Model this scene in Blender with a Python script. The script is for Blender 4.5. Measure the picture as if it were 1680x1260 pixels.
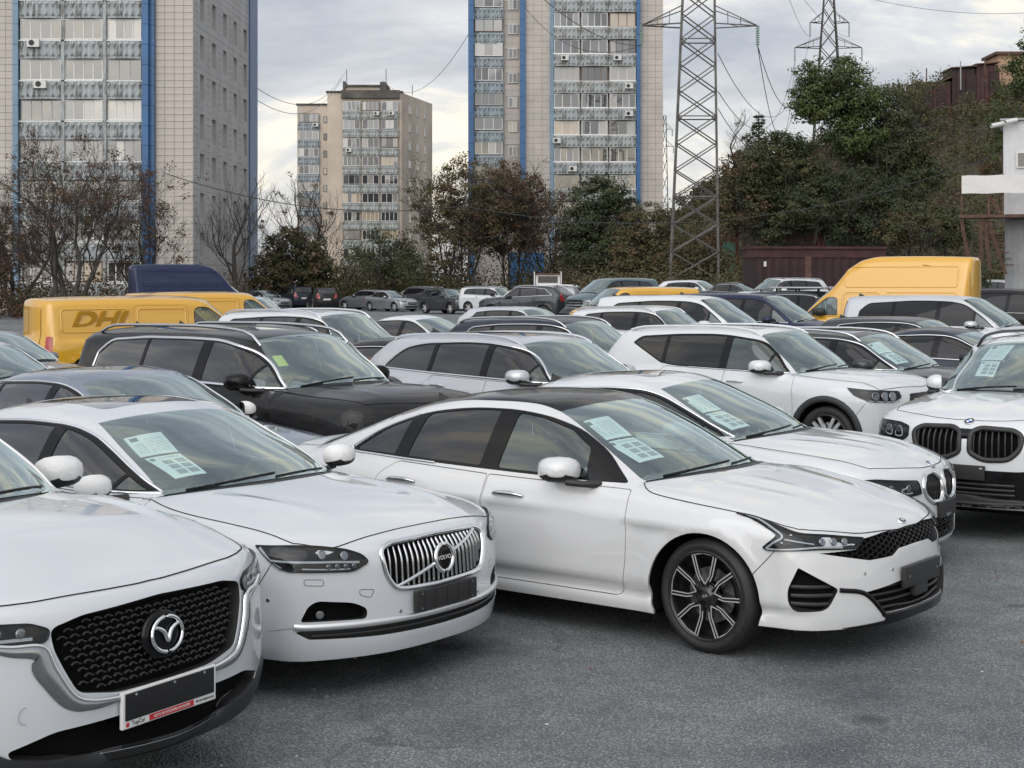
import bpy, bmesh, math, random, time
import numpy as np
from mathutils import Vector, Matrix
from mathutils.geometry import delaunay_2d_cdt
for o in list(bpy.data.objects): bpy.data.objects.remove(o)
scene = bpy.context.scene
COL = scene.collection
# ---------------------------------------------------------------- camera: level, lens shifted down
F_PX, HOR, CAM_H = 2524.0, 462.0, 2.2           # focal length and horizon row in the 1680 x 1260 photograph
cam_d = bpy.data.cameras.new('camera'); cam = bpy.data.objects.new('camera', cam_d); COL.objects.link(cam)
cam_d.sensor_width = 36; cam_d.lens = F_PX / 1680 * 36; cam_d.shift_y = -(630 - HOR) / 1680
cam_d.clip_start = .1; cam_d.clip_end = 3000
cam.location = (0, 0, CAM_H); cam.rotation_euler = (math.pi / 2, 0, 0)
scene.camera = cam
scene.render.resolution_x = 1024; scene.render.resolution_y = 768
scene.view_settings.view_transform = 'Standard'; scene.view_settings.look = 'None'
scene.view_settings.exposure = 0.52; scene.view_settings.gamma = 1.0; scene.view_settings.use_curve_mapping = False
scene.cycles.use_denoising = True
scene.cycles.max_bounces = 8; scene.cycles.transparent_max_bounces = 16; scene.cycles.glossy_bounces = 4; scene.cycles.diffuse_bounces = 3
scene.cycles.sample_clamp_indirect = 6.0; scene.cycles.caustics_reflective = False; scene.cycles.caustics_refractive = False
# ---------------------------------------------------------------- overcast evening sky with breaks, soft low sun behind the camera
SUN_EL, SUN_AZ = math.radians(36), math.radians(205)    # azimuth clockwise from +Y (view direction): behind, to the left
world = bpy.data.worlds.new('World'); scene.world = world; world.use_nodes = True
nt = world.node_tree; N = nt.nodes; L = nt.links; N.clear()
def wn(t, **k):
    n = N.new(t)
    for a, b in k.items(): setattr(n, a, b)
    return n
out = wn('ShaderNodeOutputWorld'); bg = wn('ShaderNodeBackground')
sky = wn('ShaderNodeTexSky', sky_type='NISHITA', sun_disc=False, sun_elevation=SUN_EL, sun_rotation=SUN_AZ, air_density=1.0, dust_density=2.0, ozone_density=1.0)
geo = wn('ShaderNodeTexCoord')
sep = wn('ShaderNodeSeparateXYZ'); L.new(geo.outputs['Generated'], sep.inputs[0])
# cloud plane coordinates: direction / (height + c) so that banks flatten towards the horizon
zz = wn('ShaderNodeMath', operation='MAXIMUM'); L.new(sep.outputs['Z'], zz.inputs[0]); zz.inputs[1].default_value = 0.0
za = wn('ShaderNodeMath', operation='ADD'); L.new(zz.outputs[0], za.inputs[0]); za.inputs[1].default_value = .42
dx = wn('ShaderNodeMath', operation='DIVIDE'); L.new(sep.outputs['X'], dx.inputs[0]); L.new(za.outputs[0], dx.inputs[1])
dy = wn('ShaderNodeMath', operation='DIVIDE'); L.new(sep.outputs['Y'], dy.inputs[0]); L.new(za.outputs[0], dy.inputs[1])
cmb = wn('ShaderNodeCombineXYZ'); L.new(dx.outputs[0], cmb.inputs[0]); L.new(dy.outputs[0], cmb.inputs[1]); L.new(zz.outputs[0], cmb.inputs[2])
n1 = wn('ShaderNodeTexNoise'); n1.inputs['Scale'].default_value = 2.6; n1.inputs['Detail'].default_value = 7; n1.inputs['Roughness'].default_value = .60; n1.inputs['Distortion'].default_value = .35
mp = wn('ShaderNodeMapping'); L.new(cmb.outputs[0], mp.inputs[0]); mp.inputs['Scale'].default_value = (.8, 1.25, 1); mp.inputs['Location'].default_value = (5.5, 6.1, 0)
L.new(mp.outputs[0], n1.inputs['Vector'])
n2 = wn('ShaderNodeTexNoise'); n2.inputs['Scale'].default_value = 6.5; n2.inputs['Detail'].default_value = 6; n2.inputs['Roughness'].default_value = .6
L.new(mp.outputs[0], n2.inputs['Vector'])
# grey cloud cover with creamy thin places
r1 = wn('ShaderNodeValToRGB'); L.new(n1.outputs['Fac'], r1.inputs[0])
e = r1.color_ramp.elements; e[0].position = .38; e[0].color = (.45, .475, .535, 1); e[1].position = .63; e[1].color = (1.02, .96, .83, 1)
m = e.new(.47); m.color = (.54, .565, .615, 1); m = e.new(.56); m.color = (.70, .715, .74, 1)
r2 = wn('ShaderNodeValToRGB'); L.new(n2.outputs['Fac'], r2.inputs[0])
e = r2.color_ramp.elements; e[0].position = .3; e[0].color = (.86, .87, .90, 1); e[1].position = .7; e[1].color = (1.12, 1.10, 1.06, 1)
mul = wn('ShaderNodeMixRGB', blend_type='MULTIPLY'); mul.inputs[0].default_value = 1; L.new(r1.outputs[0], mul.inputs[1]); L.new(r2.outputs[0], mul.inputs[2])
# brighter and warmer low down, as the thin cloud near the horizon lets the evening through
hr = wn('ShaderNodeValToRGB'); L.new(sep.outputs['Z'], hr.inputs[0])
e = hr.color_ramp.elements; e[0].position = 0.0; e[0].color = (1.22, 1.15, 1.05, 1); e[1].position = .5; e[1].color = (1.0, 1.0, 1.0, 1)
m = e.new(.10); m.color = (1.14, 1.10, 1.04, 1)
mul2 = wn('ShaderNodeMixRGB', blend_type='MULTIPLY'); mul2.inputs[0].default_value = 1; L.new(mul.outputs[0], mul2.inputs[1]); L.new(hr.outputs[0], mul2.inputs[2])
# clear sky behind the cloud takes part with a small weight
sc_ = wn('ShaderNodeMixRGB', blend_type='MULTIPLY'); sc_.inputs[0].default_value = 1; L.new(sky.outputs[0], sc_.inputs[1]); sc_.inputs[2].default_value = (.10, .10, .10, 1)
cl = wn('ShaderNodeMixRGB', blend_type='MULTIPLY'); cl.inputs[0].default_value = 1; L.new(mul2.outputs[0], cl.inputs[1]); cl.inputs[2].default_value = (.74, .745, .76, 1)
mix = wn('ShaderNodeMixRGB', blend_type='MIX'); mix.inputs[0].default_value = .86; L.new(sc_.outputs[0], mix.inputs[1]); L.new(cl.outputs[0], mix.inputs[2])
# glow of the low sun behind the cloud: warm and low, round the sun's own bearing
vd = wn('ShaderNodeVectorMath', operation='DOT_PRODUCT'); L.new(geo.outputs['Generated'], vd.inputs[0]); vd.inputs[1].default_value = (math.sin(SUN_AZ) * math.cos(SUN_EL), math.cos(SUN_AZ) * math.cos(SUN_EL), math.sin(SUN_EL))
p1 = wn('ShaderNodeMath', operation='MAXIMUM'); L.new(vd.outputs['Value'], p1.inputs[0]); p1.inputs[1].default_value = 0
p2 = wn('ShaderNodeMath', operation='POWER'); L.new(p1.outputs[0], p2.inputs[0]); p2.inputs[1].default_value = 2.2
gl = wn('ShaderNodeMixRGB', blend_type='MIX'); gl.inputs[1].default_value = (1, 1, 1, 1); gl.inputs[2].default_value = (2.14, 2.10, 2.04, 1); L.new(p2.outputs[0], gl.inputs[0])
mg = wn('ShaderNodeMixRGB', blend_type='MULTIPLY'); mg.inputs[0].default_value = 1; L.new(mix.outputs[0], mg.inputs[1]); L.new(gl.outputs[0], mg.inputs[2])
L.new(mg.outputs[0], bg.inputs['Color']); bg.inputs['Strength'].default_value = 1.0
L.new(bg.outputs[0], out.inputs['Surface'])
sun_d = bpy.data.lights.new('sun', 'SUN'); sun = bpy.data.objects.new('sun', sun_d); COL.objects.link(sun)
sun_d.energy = .7; sun_d.angle = math.radians(70); sun_d.color = (1.0, .985, .965)
sdir = Vector((math.sin(SUN_AZ) * math.cos(SUN_EL), math.cos(SUN_AZ) * math.cos(SUN_EL), math.sin(SUN_EL)))
sun.rotation_euler = sdir.to_track_quat('Z', 'Y').to_euler(); sun.location = (0, -20, 40)
# ---------------------------------------------------------------- materials
MATS = {}
def mat(name, col=(.5, .5, .5), rough=.5, metal=0.0, spec=.5, coat=0.0, coatr=.03, emis=None, noise=None, bump=None, alpha=None):
    """principled material; noise = (scale, low colour factor, high colour factor, detail); bump = (scale, strength, distance)"""
    if name in MATS: return MATS[name]
    m = bpy.data.materials.new(name); m.use_nodes = True; t = m.node_tree; b = t.nodes['Principled BSDF']
    b.inputs['Base Color'].default_value = (*col, 1); b.inputs['Roughness'].default_value = rough; b.inputs['Metallic'].default_value = metal
    b.inputs['Specular IOR Level'].default_value = spec; b.inputs['Coat Weight'].default_value = coat; b.inputs['Coat Roughness'].default_value = coatr
    if emis: b.inputs['Emission Color'].default_value = (*emis[0], 1); b.inputs['Emission Strength'].default_value = emis[1]
    if noise or bump:
        tc = t.nodes.new('ShaderNodeTexCoord')
    if noise:
        n = t.nodes.new('ShaderNodeTexNoise'); n.inputs['Scale'].default_value = noise[0]; n.inputs['Detail'].default_value = noise[3] if len(noise) > 3 else 5
        n.inputs['Roughness'].default_value = .62
        t.links.new(tc.outputs['Object'], n.inputs['Vector']); r = t.nodes.new('ShaderNodeValToRGB'); t.links.new(n.outputs['Fac'], r.inputs[0])
        e = r.color_ramp.elements; e[0].position = .32; e[1].position = .68
        lo, hi = noise[1], noise[2]
        e[0].color = (*[c * lo for c in col], 1) if not hasattr(lo, '__len__') else (*lo, 1); e[1].color = (*[min(1, c * hi) for c in col], 1) if not hasattr(hi, '__len__') else (*hi, 1)
        t.links.new(r.outputs[0], b.inputs['Base Color'])
    if bump:
        n = t.nodes.new('ShaderNodeTexNoise'); n.inputs['Scale'].default_value = bump[0]; n.inputs['Detail'].default_value = 4; t.links.new(tc.outputs['Object'], n.inputs['Vector'])
        bp = t.nodes.new('ShaderNodeBump'); bp.inputs['Strength'].default_value = bump[1]; bp.inputs['Distance'].default_value = bump[2]
        t.links.new(n.outputs['Fac'], bp.inputs['Height']); t.links.new(bp.outputs[0], b.inputs['Normal'])
    MATS[name] = m; return m

def glass_mat(name, tint, rough=.0, refl=(1, 1, 1), f0=.045, ex=2.3):
    """thin glass: tinted see-through plus a mirror that grows towards grazing angles"""
    m = bpy.data.materials.new(name); m.use_nodes = True; t = m.node_tree; t.nodes.clear()
    o = t.nodes.new('ShaderNodeOutputMaterial'); mx = t.nodes.new('ShaderNodeMixShader'); tr = t.nodes.new('ShaderNodeBsdfTransparent'); gl = t.nodes.new('ShaderNodeBsdfGlossy')
    tr.inputs[0].default_value = (*tint, 1); gl.inputs['Roughness'].default_value = rough; gl.inputs['Color'].default_value = (*refl, 1)
    lw = t.nodes.new('ShaderNodeLayerWeight'); lw.inputs['Blend'].default_value = .5
    pw = t.nodes.new('ShaderNodeMath'); pw.operation = 'POWER'; t.links.new(lw.outputs['Facing'], pw.inputs[0]); pw.inputs[1].default_value = ex
    ma = t.nodes.new('ShaderNodeMath'); ma.operation = 'MULTIPLY_ADD'; t.links.new(pw.outputs[0], ma.inputs[0]); ma.inputs[1].default_value = .95 - f0; ma.inputs[2].default_value = f0 * 2
    ma.use_clamp = True
    t.links.new(ma.outputs[0], mx.inputs[0]); t.links.new(tr.outputs[0], mx.inputs[1]); t.links.new(gl.outputs[0], mx.inputs[2]); t.links.new(mx.outputs[0], o.inputs[0])
    MATS[name] = m; return m

def paint(name, col, flake=0.0, metal=0.0, rough=.32):
    if name in MATS: return MATS[name]
    dk = max(col) < .1; m = mat(name, col, rough=rough, metal=metal, spec=.06 if dk else .4, coat=.5 if dk else 1.0, coatr=.02); m.node_tree.nodes['Principled BSDF'].inputs['Coat IOR'].default_value = 1.5 if dk else 1.72
    t = m.node_tree; b = t.nodes['Principled BSDF']; tc = t.nodes.new('ShaderNodeTexCoord')
    # light film of dust and road grime
    n = t.nodes.new('ShaderNodeTexNoise'); n.inputs['Scale'].default_value = 2.3; n.inputs['Detail'].default_value = 8; n.inputs['Roughness'].default_value = .7; t.links.new(tc.outputs['Object'], n.inputs['Vector'])
    mr = t.nodes.new('ShaderNodeMapRange'); t.links.new(n.outputs['Fac'], mr.inputs[0]); mr.inputs[1].default_value = .35; mr.inputs[2].default_value = .75; mr.inputs[3].default_value = .008; mr.inputs[4].default_value = .05
    t.links.new(mr.outputs[0], b.inputs['Coat Roughness'])
    mx = t.nodes.new('ShaderNodeMixRGB'); t.links.new(n.outputs['Fac'], mx.inputs[0]); d = tuple(c * .93 + .02 for c in col); mx.inputs[1].default_value = (*col, 1); mx.inputs[2].default_value = (*d, 1)
    t.links.new(mx.outputs[0], b.inputs['Base Color'])
    return m

paint('white paint', (.64, .665, .68)); paint('cool white paint', (.625, .655, .68)); paint('pearl white paint', (.64, .65, .655))
paint('silver white paint', (.55, .57, .60), metal=.35, rough=.35); paint('silver paint', (.42, .45, .48), metal=.7, rough=.35); paint('slate blue paint', (.20, .24, .31), metal=.6, rough=.35)
paint('black paint', (.008, .008, .009)); paint('dark navy paint', (.02, .027, .042), metal=.3); paint('dark blue paint', (.012, .018, .055), metal=.2)
paint('dark grey paint', (.05, .055, .062), metal=.5); paint('yellow paint', (.66, .345, .001)); paint('blue van paint', (.003, .011, .05)); paint('teal paint', (.055, .11, .13), metal=.4); paint('grey paint', (.16, .17, .19), metal=.5)
glass_mat('glass', (.77, .90, .89), f0=.08, ex=2.05, refl=(.88, 1.0, .98)); glass_mat('side glass', (.42, .54, .52), f0=.055, refl=(.9, 1.0, .98)); glass_mat('tint', (.025, .028, .032), f0=.017); glass_mat('roofglass', (.02, .02, .02), f0=.05)
glass_mat('lens', (.90, .92, .93), f0=.012, ex=5)
mat('mirror cover', (.78, .78, .77), .55, bump=(25, .5, .01)); mat('grey line', (.25, .25, .26), .6)
mat('trim', (.007, .007, .008), .14, spec=.2, coat=.12); mat('plastic', (.022, .022, .023), .5); mat('rough plastic', (.028, .029, .031), .6, bump=(420, .25, .002)); mat('dark', (.006, .006, .006), .9, spec=.1)
mat('cabin', (.022, .023, .025), .65); mat('seat', (.06, .057, .054), .6); mat('pale seat', (.30, .27, .24), .6); mat('chrome', (.82, .83, .84), .07, metal=1); mat('satin chrome', (.6, .61, .62), .25, metal=1); mat('bright trim', (.78, .79, .80), .3, metal=.75); mat('dark chrome', (.42, .43, .44), .16, metal=1)
mat('redlens', (.35, .01, .012), .08, coat=1); mat('plate', (.62, .62, .60), .5); mat('tyre', (.016, .016, .017), .62, noise=(9, .7, 1.5), bump=(60, .15, .004)); mat('alloy', (.72, .73, .74), .32, metal=.55); mat('black alloy', (.014, .014, .015), .22, coat=.5)
mat('reflector', (.30, .31, .33), .10, metal=1); mat('lamp white', (.36, .39, .42), .2, coat=1); mat('disc', (.30, .30, .31), .35, metal=1)
mat('white plastic', (.74, .74, .73), .4); mat('red print', (.52, .02, .03), .4); mat('blue print', (.02, .12, .42), .3); mat('black print', (.01, .01, .011), .4); mat('badge white', (.8, .8, .8), .2, coat=.5)

# ---------------------------------------------------------------- objects
def tag(o, label=None, cat=None, group=None, kind=None):
    if label: o['label'] = label
    if cat: o['category'] = cat
    if group: o['group'] = group
    if kind: o['kind'] = kind
    return o
def link(name, me, parent=None, mat_=None):
    o = bpy.data.objects.new(name, me); COL.objects.link(o)
    if parent is not None: o.parent = parent
    if mat_ is not None and me is not None: me.materials.append(MATS[mat_] if isinstance(mat_, str) else mat_)
    return o
def empty(name, loc=(0, 0, 0), rz=0.0, label=None, cat=None, group=None):
    o = bpy.data.objects.new(name, None); COL.objects.link(o); o.location = loc; o.rotation_euler = (0, 0, rz); o.empty_display_size = .3
    return tag(o, label, cat, group)
def mesh_from(name, v, f, n=None, smooth=True):
    me = bpy.data.meshes.new(name); v = np.asarray(v, dtype=np.float32); lens = np.fromiter((len(t) for t in f), dtype=np.int32, count=len(f))
    idx = np.fromiter((i for t in f for i in t), dtype=np.int32, count=int(lens.sum()))
    me.vertices.add(len(v)); me.vertices.foreach_set('co', v.ravel()); me.loops.add(len(idx)); me.loops.foreach_set('vertex_index', idx)
    me.polygons.add(len(lens)); me.polygons.foreach_set('loop_start', np.concatenate([[0], np.cumsum(lens)[:-1]]).astype(np.int32)); 
    me.update(calc_edges=True); me.validate()
    me.polygons.foreach_set('use_smooth', np.full(len(me.polygons), smooth))
    if n is not None and len(me.vertices) == len(v):
        nn = np.asarray(n, float); nn = nn / (np.linalg.norm(nn, axis=1, keepdims=True) + 1e-12)
        me.normals_split_custom_set_from_vertices([tuple(q) for q in nn])
    return me
def ground_z(X, Y):
    """level yard that rises a little towards the far right"""
    sm = lambda a, b, t: (lambda u: u * u * (3 - 2 * u))(max(0.0, min(1.0, (t - a) / (b - a))))
    return .62 * math.exp(-((X - 6) ** 2 / 70 + (Y - 76) ** 2 / 180)) + .55 * sm(30, 75, Y) * sm(0, 22, X) + .12 * sm(40, 110, Y)
# ---------------------------------------------------------------- ground
def add_uvless(name, v, f, mt, kind=None, smooth=True, parent=None):
    o = link(name, mesh_from(name, v, f, smooth=smooth), parent, mt)
    if kind: o['kind'] = kind
    return o
def asphalt():
    m = bpy.data.materials.new('worn asphalt'); m.use_nodes = True; t = m.node_tree; b = t.nodes['Principled BSDF']; tc = t.nodes.new('ShaderNodeTexCoord')
    def noise(sc, det=6, r=.6):
        n = t.nodes.new('ShaderNodeTexNoise'); n.inputs['Scale'].default_value = sc; n.inputs['Detail'].default_value = det; n.inputs['Roughness'].default_value = r; t.links.new(tc.outputs['Object'], n.inputs['Vector']); return n.outputs['Fac']
    def ramp(f, a, ca, b_, cb):
        r = t.nodes.new('ShaderNodeValToRGB'); t.links.new(f, r.inputs[0]); e = r.color_ramp.elements; e[0].position = a; e[0].color = (*ca, 1); e[1].position = b_; e[1].color = (*cb, 1); return r.outputs[0]
    def mix(bt, f, a, b_):
        n = t.nodes.new('ShaderNodeMixRGB'); n.blend_type = bt
        if hasattr(f, 'is_output'): t.links.new(f, n.inputs[0])
        else: n.inputs[0].default_value = f
        for i, v in ((1, a), (2, b_)):
            if hasattr(v, 'is_output'): t.links.new(v, n.inputs[i])
            else: n.inputs[i].default_value = (*v, 1)
        return n.outputs[0]
    c = ramp(noise(.35, 5), .35, (.240, .264, .266), .68, (.325, .348, .346))
    c = mix('MULTIPLY', 1.0, c, ramp(noise(2.6, 7, .7), .3, (.72, .72, .73), .7, (1.18, 1.18, 1.17)))
    v1 = t.nodes.new('ShaderNodeTexVoronoi'); v1.inputs['Scale'].default_value = 70; t.links.new(tc.outputs['Object'], v1.inputs['Vector'])
    c = mix('MULTIPLY', 1.0, c, ramp(v1.outputs['Distance'], .05, (1.5, 1.5, 1.48), .55, (.48, .48, .50)))
    v2 = t.nodes.new('ShaderNodeTexVoronoi'); v2.inputs['Scale'].default_value = 30; t.links.new(tc.outputs['Object'], v2.inputs['Vector'])
    sp = t.nodes.new('ShaderNodeSeparateXYZ'); t.links.new(v2.outputs['Color'], sp.inputs[0])
    k = t.nodes.new('ShaderNodeMath'); k.operation = 'MULTIPLY'; g1 = t.nodes.new('ShaderNodeMath'); g1.operation = 'GREATER_THAN'; t.links.new(sp.outputs[0], g1.inputs[0]); g1.inputs[1].default_value = .86
    g2 = t.nodes.new('ShaderNodeMath'); g2.operation = 'LESS_THAN'; t.links.new(v2.outputs['Distance'], g2.inputs[0]); g2.inputs[1].default_value = .22; t.links.new(g1.outputs[0], k.inputs[0]); t.links.new(g2.outputs[0], k.inputs[1])
    c = mix('MIX', k.outputs[0], c, (.36, .37, .36))
    # damp, darker places
    c = mix('MULTIPLY', 1.0, c, ramp(noise(.9, 4, .5), .30, (.66, .67, .69), .44, (1, 1, 1)))
    # hairline cracks, mended patches, oil spots
    wv = t.nodes.new('ShaderNodeTexNoise'); wv.inputs['Scale'].default_value = 1.7; wv.inputs['Detail'].default_value = 5; t.links.new(tc.outputs['Object'], wv.inputs['Vector'])
    va = t.nodes.new('ShaderNodeMixRGB'); va.blend_type = 'ADD'; va.inputs[0].default_value = .55; t.links.new(tc.outputs['Object'], va.inputs[1]); t.links.new(wv.outputs['Color'], va.inputs[2])
    vc = t.nodes.new('ShaderNodeTexVoronoi'); vc.feature = 'DISTANCE_TO_EDGE'; vc.inputs['Scale'].default_value = .55; t.links.new(va.outputs[0], vc.inputs['Vector'])
    ck = ramp(vc.outputs['Distance'], .0, (.45, .45, .46), .012, (1, 1, 1)); c = mix('MIX', ramp(noise(.5, 3), .46, (0, 0, 0), .60, (.8, .8, .8)), c, mix('MULTIPLY', 1.0, c, ck))
    c = mix('MULTIPLY', 1.0, c, ramp(noise(.16, 2, .4), .46, (1, 1, 1), .50, (.86, .86, .87)))
    c = mix('MULTIPLY', 1.0, c, ramp(noise(1.9, 2, .3), .24, (.45, .45, .46), .31, (1, 1, 1)))
    t.links.new(c, b.inputs['Base Color'])
    rr = ramp(noise(1.4, 4), .3, (.62, .62, .62), .7, (.9, .9, .9)); t.links.new(rr, b.inputs['Roughness'])
    bp = t.nodes.new('ShaderNodeBump'); bp.inputs['Strength'].default_value = .9; bp.inputs['Distance'].default_value = .012
    ad = t.nodes.new('ShaderNodeMath'); ad.operation = 'ADD'; t.links.new(v1.outputs['Distance'], ad.inputs[0]); nn = noise(14, 5, .7); t.links.new(nn, ad.inputs[1]); t.links.new(ad.outputs[0], bp.inputs['Height']); t.links.new(bp.outputs[0], b.inputs['Normal'])
    MATS['asphalt'] = m
asphalt()
mat('soil', (.075, .062, .045), .95, noise=(.4, .55, 1.5, 8)); mat('hill soil', (.060, .052, .034), .95, noise=(.25, .5, 1.6, 8))
xs = np.concatenate([np.arange(-900, -60, 60), np.arange(-60, 61, 4), np.arange(90, 901, 60)]); ysg = np.concatenate([np.arange(-60, 0, 10), np.arange(0, 130, 4), np.arange(130, 200, 14), np.arange(220, 1500, 120)])
V = []; 
def world_z(x, y): return ground_z(x, y) if y < 130 else ground_z(x, 130)
for y in ysg:
    for x in xs: V.append((x, y, world_z(x, y)))
nx = len(xs); Fc = [(j * nx + i, j * nx + i + 1, (j + 1) * nx + i + 1, (j + 1) * nx + i) for j in range(len(ysg) - 1) for i in range(nx - 1)]
g = mesh_from('ground', V, Fc); go = link('ground', g, None, 'asphalt'); go['kind'] = 'structure'
# strip of bare earth and weeds beyond the last row
V = []; xs2 = np.arange(-90, 70, 2.5); ys2 = np.arange(118, 260, 4.0)
for y in ys2:
    for x in xs2: V.append((x, y, world_z(x, y) + .02 + (.25 * math.sin(x * .7) * math.sin(y * .5) + .3) * min(1, max(0, (y - 120) / 12))))
nx = len(xs2); Fc = [(j * nx + i, j * nx + i + 1, (j + 1) * nx + i + 1, (j + 1) * nx + i) for j in range(len(ys2) - 1) for i in range(nx - 1)]
o = link('terrain', mesh_from('terrain', V, Fc), None, 'soil'); o['kind'] = 'structure'
# loose chippings near the camera
rng = np.random.default_rng(5)
def chips(n, x0, x1, y0, y1, s0, s1):
    V = []; Fc = []
    base = np.array([(1, 0, 0), (-1, 0, 0), (0, 1, 0), (0, -1, 0), (0, 0, 1), (0, 0, -1)], float); fs = [(0, 2, 4), (2, 1, 4), (1, 3, 4), (3, 0, 4), (2, 0, 5), (1, 2, 5), (3, 1, 5), (0, 3, 5)]
    for i in range(n):
        u = rng.random(); y = y0 + (y1 - y0) * u ** 1.6; x = rng.uniform(x0, x1) * y / y1 * 1.15
        s = rng.uniform(s0, s1) ** 1.0 * (1 + .8 * (rng.random() > .97)); a = rng.uniform(0, 6.3); q = base * rng.uniform(.55, 1.2, (6, 1)) * np.array([s, s * rng.uniform(.5, 1), s * .5])
        ca, sa = math.cos(a), math.sin(a); k = len(V)
        for p in q: V.append((x + p[0] * ca - p[1] * sa, y + p[0] * sa + p[1] * ca, p[2] + s * .2))
        Fc += [tuple(j + k for j in f) for f in fs]
    return V, Fc
mat('chippings', (.22, .225, .22), .9, noise=(40, .4, 1.7, 2)); mat('pale litter', (.62, .60, .55), .7); mat('fallen leaf', (.20, .085, .03), .8)
V, Fc = chips(9000, -5.2, 5.2, 4.0, 16, .003, .009); add_uvless('gravel', V, Fc, 'chippings', 'stuff', False)
V, Fc = chips(45, -5.2, 5.2, 4.0, 15, .006, .014); add_uvless('litter', V, Fc, 'pale litter', 'stuff', False)
# a few fallen leaves
V = []; Fc = []
for i in range(26):
    y = rng.uniform(5, 15); x = rng.uniform(-.36, .36) * y; a = rng.uniform(0, 6.3); s = rng.uniform(.010, .022); k = len(V); ca, sa = math.cos(a), math.sin(a)
    for (u, v, w) in ((-1, 0, .004), (0, .5, .012), (1, 0, .006), (0, -.5, .003)): V.append((x + s * (u * ca - v * sa), y + s * (u * sa + v * ca), w + .004))
    Fc.append((k, k + 1, k + 2, k + 3))
add_uvless('fallen_leaves', V, Fc, 'fallen leaf', 'stuff', False)

# ---------------------------------------------------------------- apartment towers
def facade_mat(name, col, lo, hi, sc, rough=.75, streak=.0):
    m = mat(name, col, rough, noise=(sc, lo, hi, 8)); return m
mat('beige tile', (.50, .455, .415), .5, noise=(.35, .80, 1.08, 9)); mat('grey tile', (.46, .455, .45), .5, noise=(.35, .82, 1.08, 9)); mat('tile joint', (.40, .37, .345), .8)
mat('blue cladding', (.03, .115, .27), .35, noise=(.2, .8, 1.15, 5)); mat('pale blue cladding', (.17, .28, .38), .45, noise=(.3, .8, 1.15, 5))
def stained(name, col, dark):
    """parapet paint with run-down stains"""
    m = bpy.data.materials.new(name); m.use_nodes = True; t = m.node_tree; b = t.nodes['Principled BSDF']; b.inputs['Roughness'].default_value = .8
    tc = t.nodes.new('ShaderNodeTexCoord'); mp_ = t.nodes.new('ShaderNodeMapping'); mp_.inputs['Scale'].default_value = (2.2, 2.2, .5); t.links.new(tc.outputs['Object'], mp_.inputs[0])
    n = t.nodes.new('ShaderNodeTexNoise'); n.inputs['Scale'].default_value = 1.5; n.inputs['Detail'].default_value = 9; n.inputs['Roughness'].default_value = .75; t.links.new(mp_.outputs[0], n.inputs['Vector'])
    r = t.nodes.new('ShaderNodeValToRGB'); e = r.color_ramp.elements; e[0].position = .40; e[0].color = (*dark, 1); e[1].position = .60; e[1].color = (*col, 1); q = e.new(.50); q.color = (*[(a + 2 * c) / 3 for a, c in zip(dark, col)], 1)
    t.links.new(n.outputs['Fac'], r.inputs[0]); t.links.new(r.outputs[0], b.inputs['Base Color']); MATS[name] = m
stained('turquoise parapet', (.42, .455, .465), (.12, .125, .12)); stained('pale parapet', (.42, .46, .46), (.16, .155, .145)); stained('teal parapet', (.35, .41, .445), (.14, .155, .165))
mat('white frame', (.68, .68, .66), .5); mat('grey frame', (.40, .40, .39), .6); mat('brown frame', (.16, .11, .08), .6); mat('ochre render', (.55, .48, .40), .85, noise=(.15, .8, 1.08, 8)); mat('ochre side', (.56, .50, .42), .85, noise=(.15, .7, 1.12, 8)); mat('dark render', (.10, .095, .085), .9, noise=(.6, .5, 1.4, 7)); mat('roof felt', (.05, .05, .05), .9)  # flank ochre is lightened in its colour to offset facing away from the sun
mat('unit white', (.62, .62, .60), .5); mat('unit dark', (.02, .02, .02), .6)
def pane_mat(name, col, rough=.03):
    m = mat(name, col, rough, spec=1.0, coat=1.0, coatr=.01); m.node_tree.nodes['Principled BSDF'].inputs['IOR'].default_value = 1.6; return m
PANES = [pane_mat('dark pane', (.03, .033, .036)).name, pane_mat('grey pane', (.10, .105, .11)).name, pane_mat('curtained pane', (.30, .29, .27)).name, pane_mat('pale pane', (.42, .42, .41)).name, pane_mat('beige curtain pane', (.40, .33, .24)).name]
def boxv(x0, x1, y0, y1, z0, z1):
    return [(x0, y0, z0), (x1, y0, z0), (x1, y1, z0), (x0, y1, z0), (x0, y0, z1), (x1, y0, z1), (x1, y1, z1), (x0, y1, z1)]
BF = [(0, 1, 5, 4), (1, 2, 6, 5), (2, 3, 7, 6), (3, 0, 4, 7), (4, 5, 6, 7), (3, 2, 1, 0)]
class Boxes:
    def __init__(s): s.V = []; s.F = []
    def add(s, *a):
        k = len(s.V); s.V += boxv(*a); s.F += [tuple(i + k for i in f) for f in BF]; return s
    def build(s, name, mt, parent=None): return link(name, mesh_from(name, s.V, s.F, smooth=False), parent, mt)
WINCACHE = {}
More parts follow.
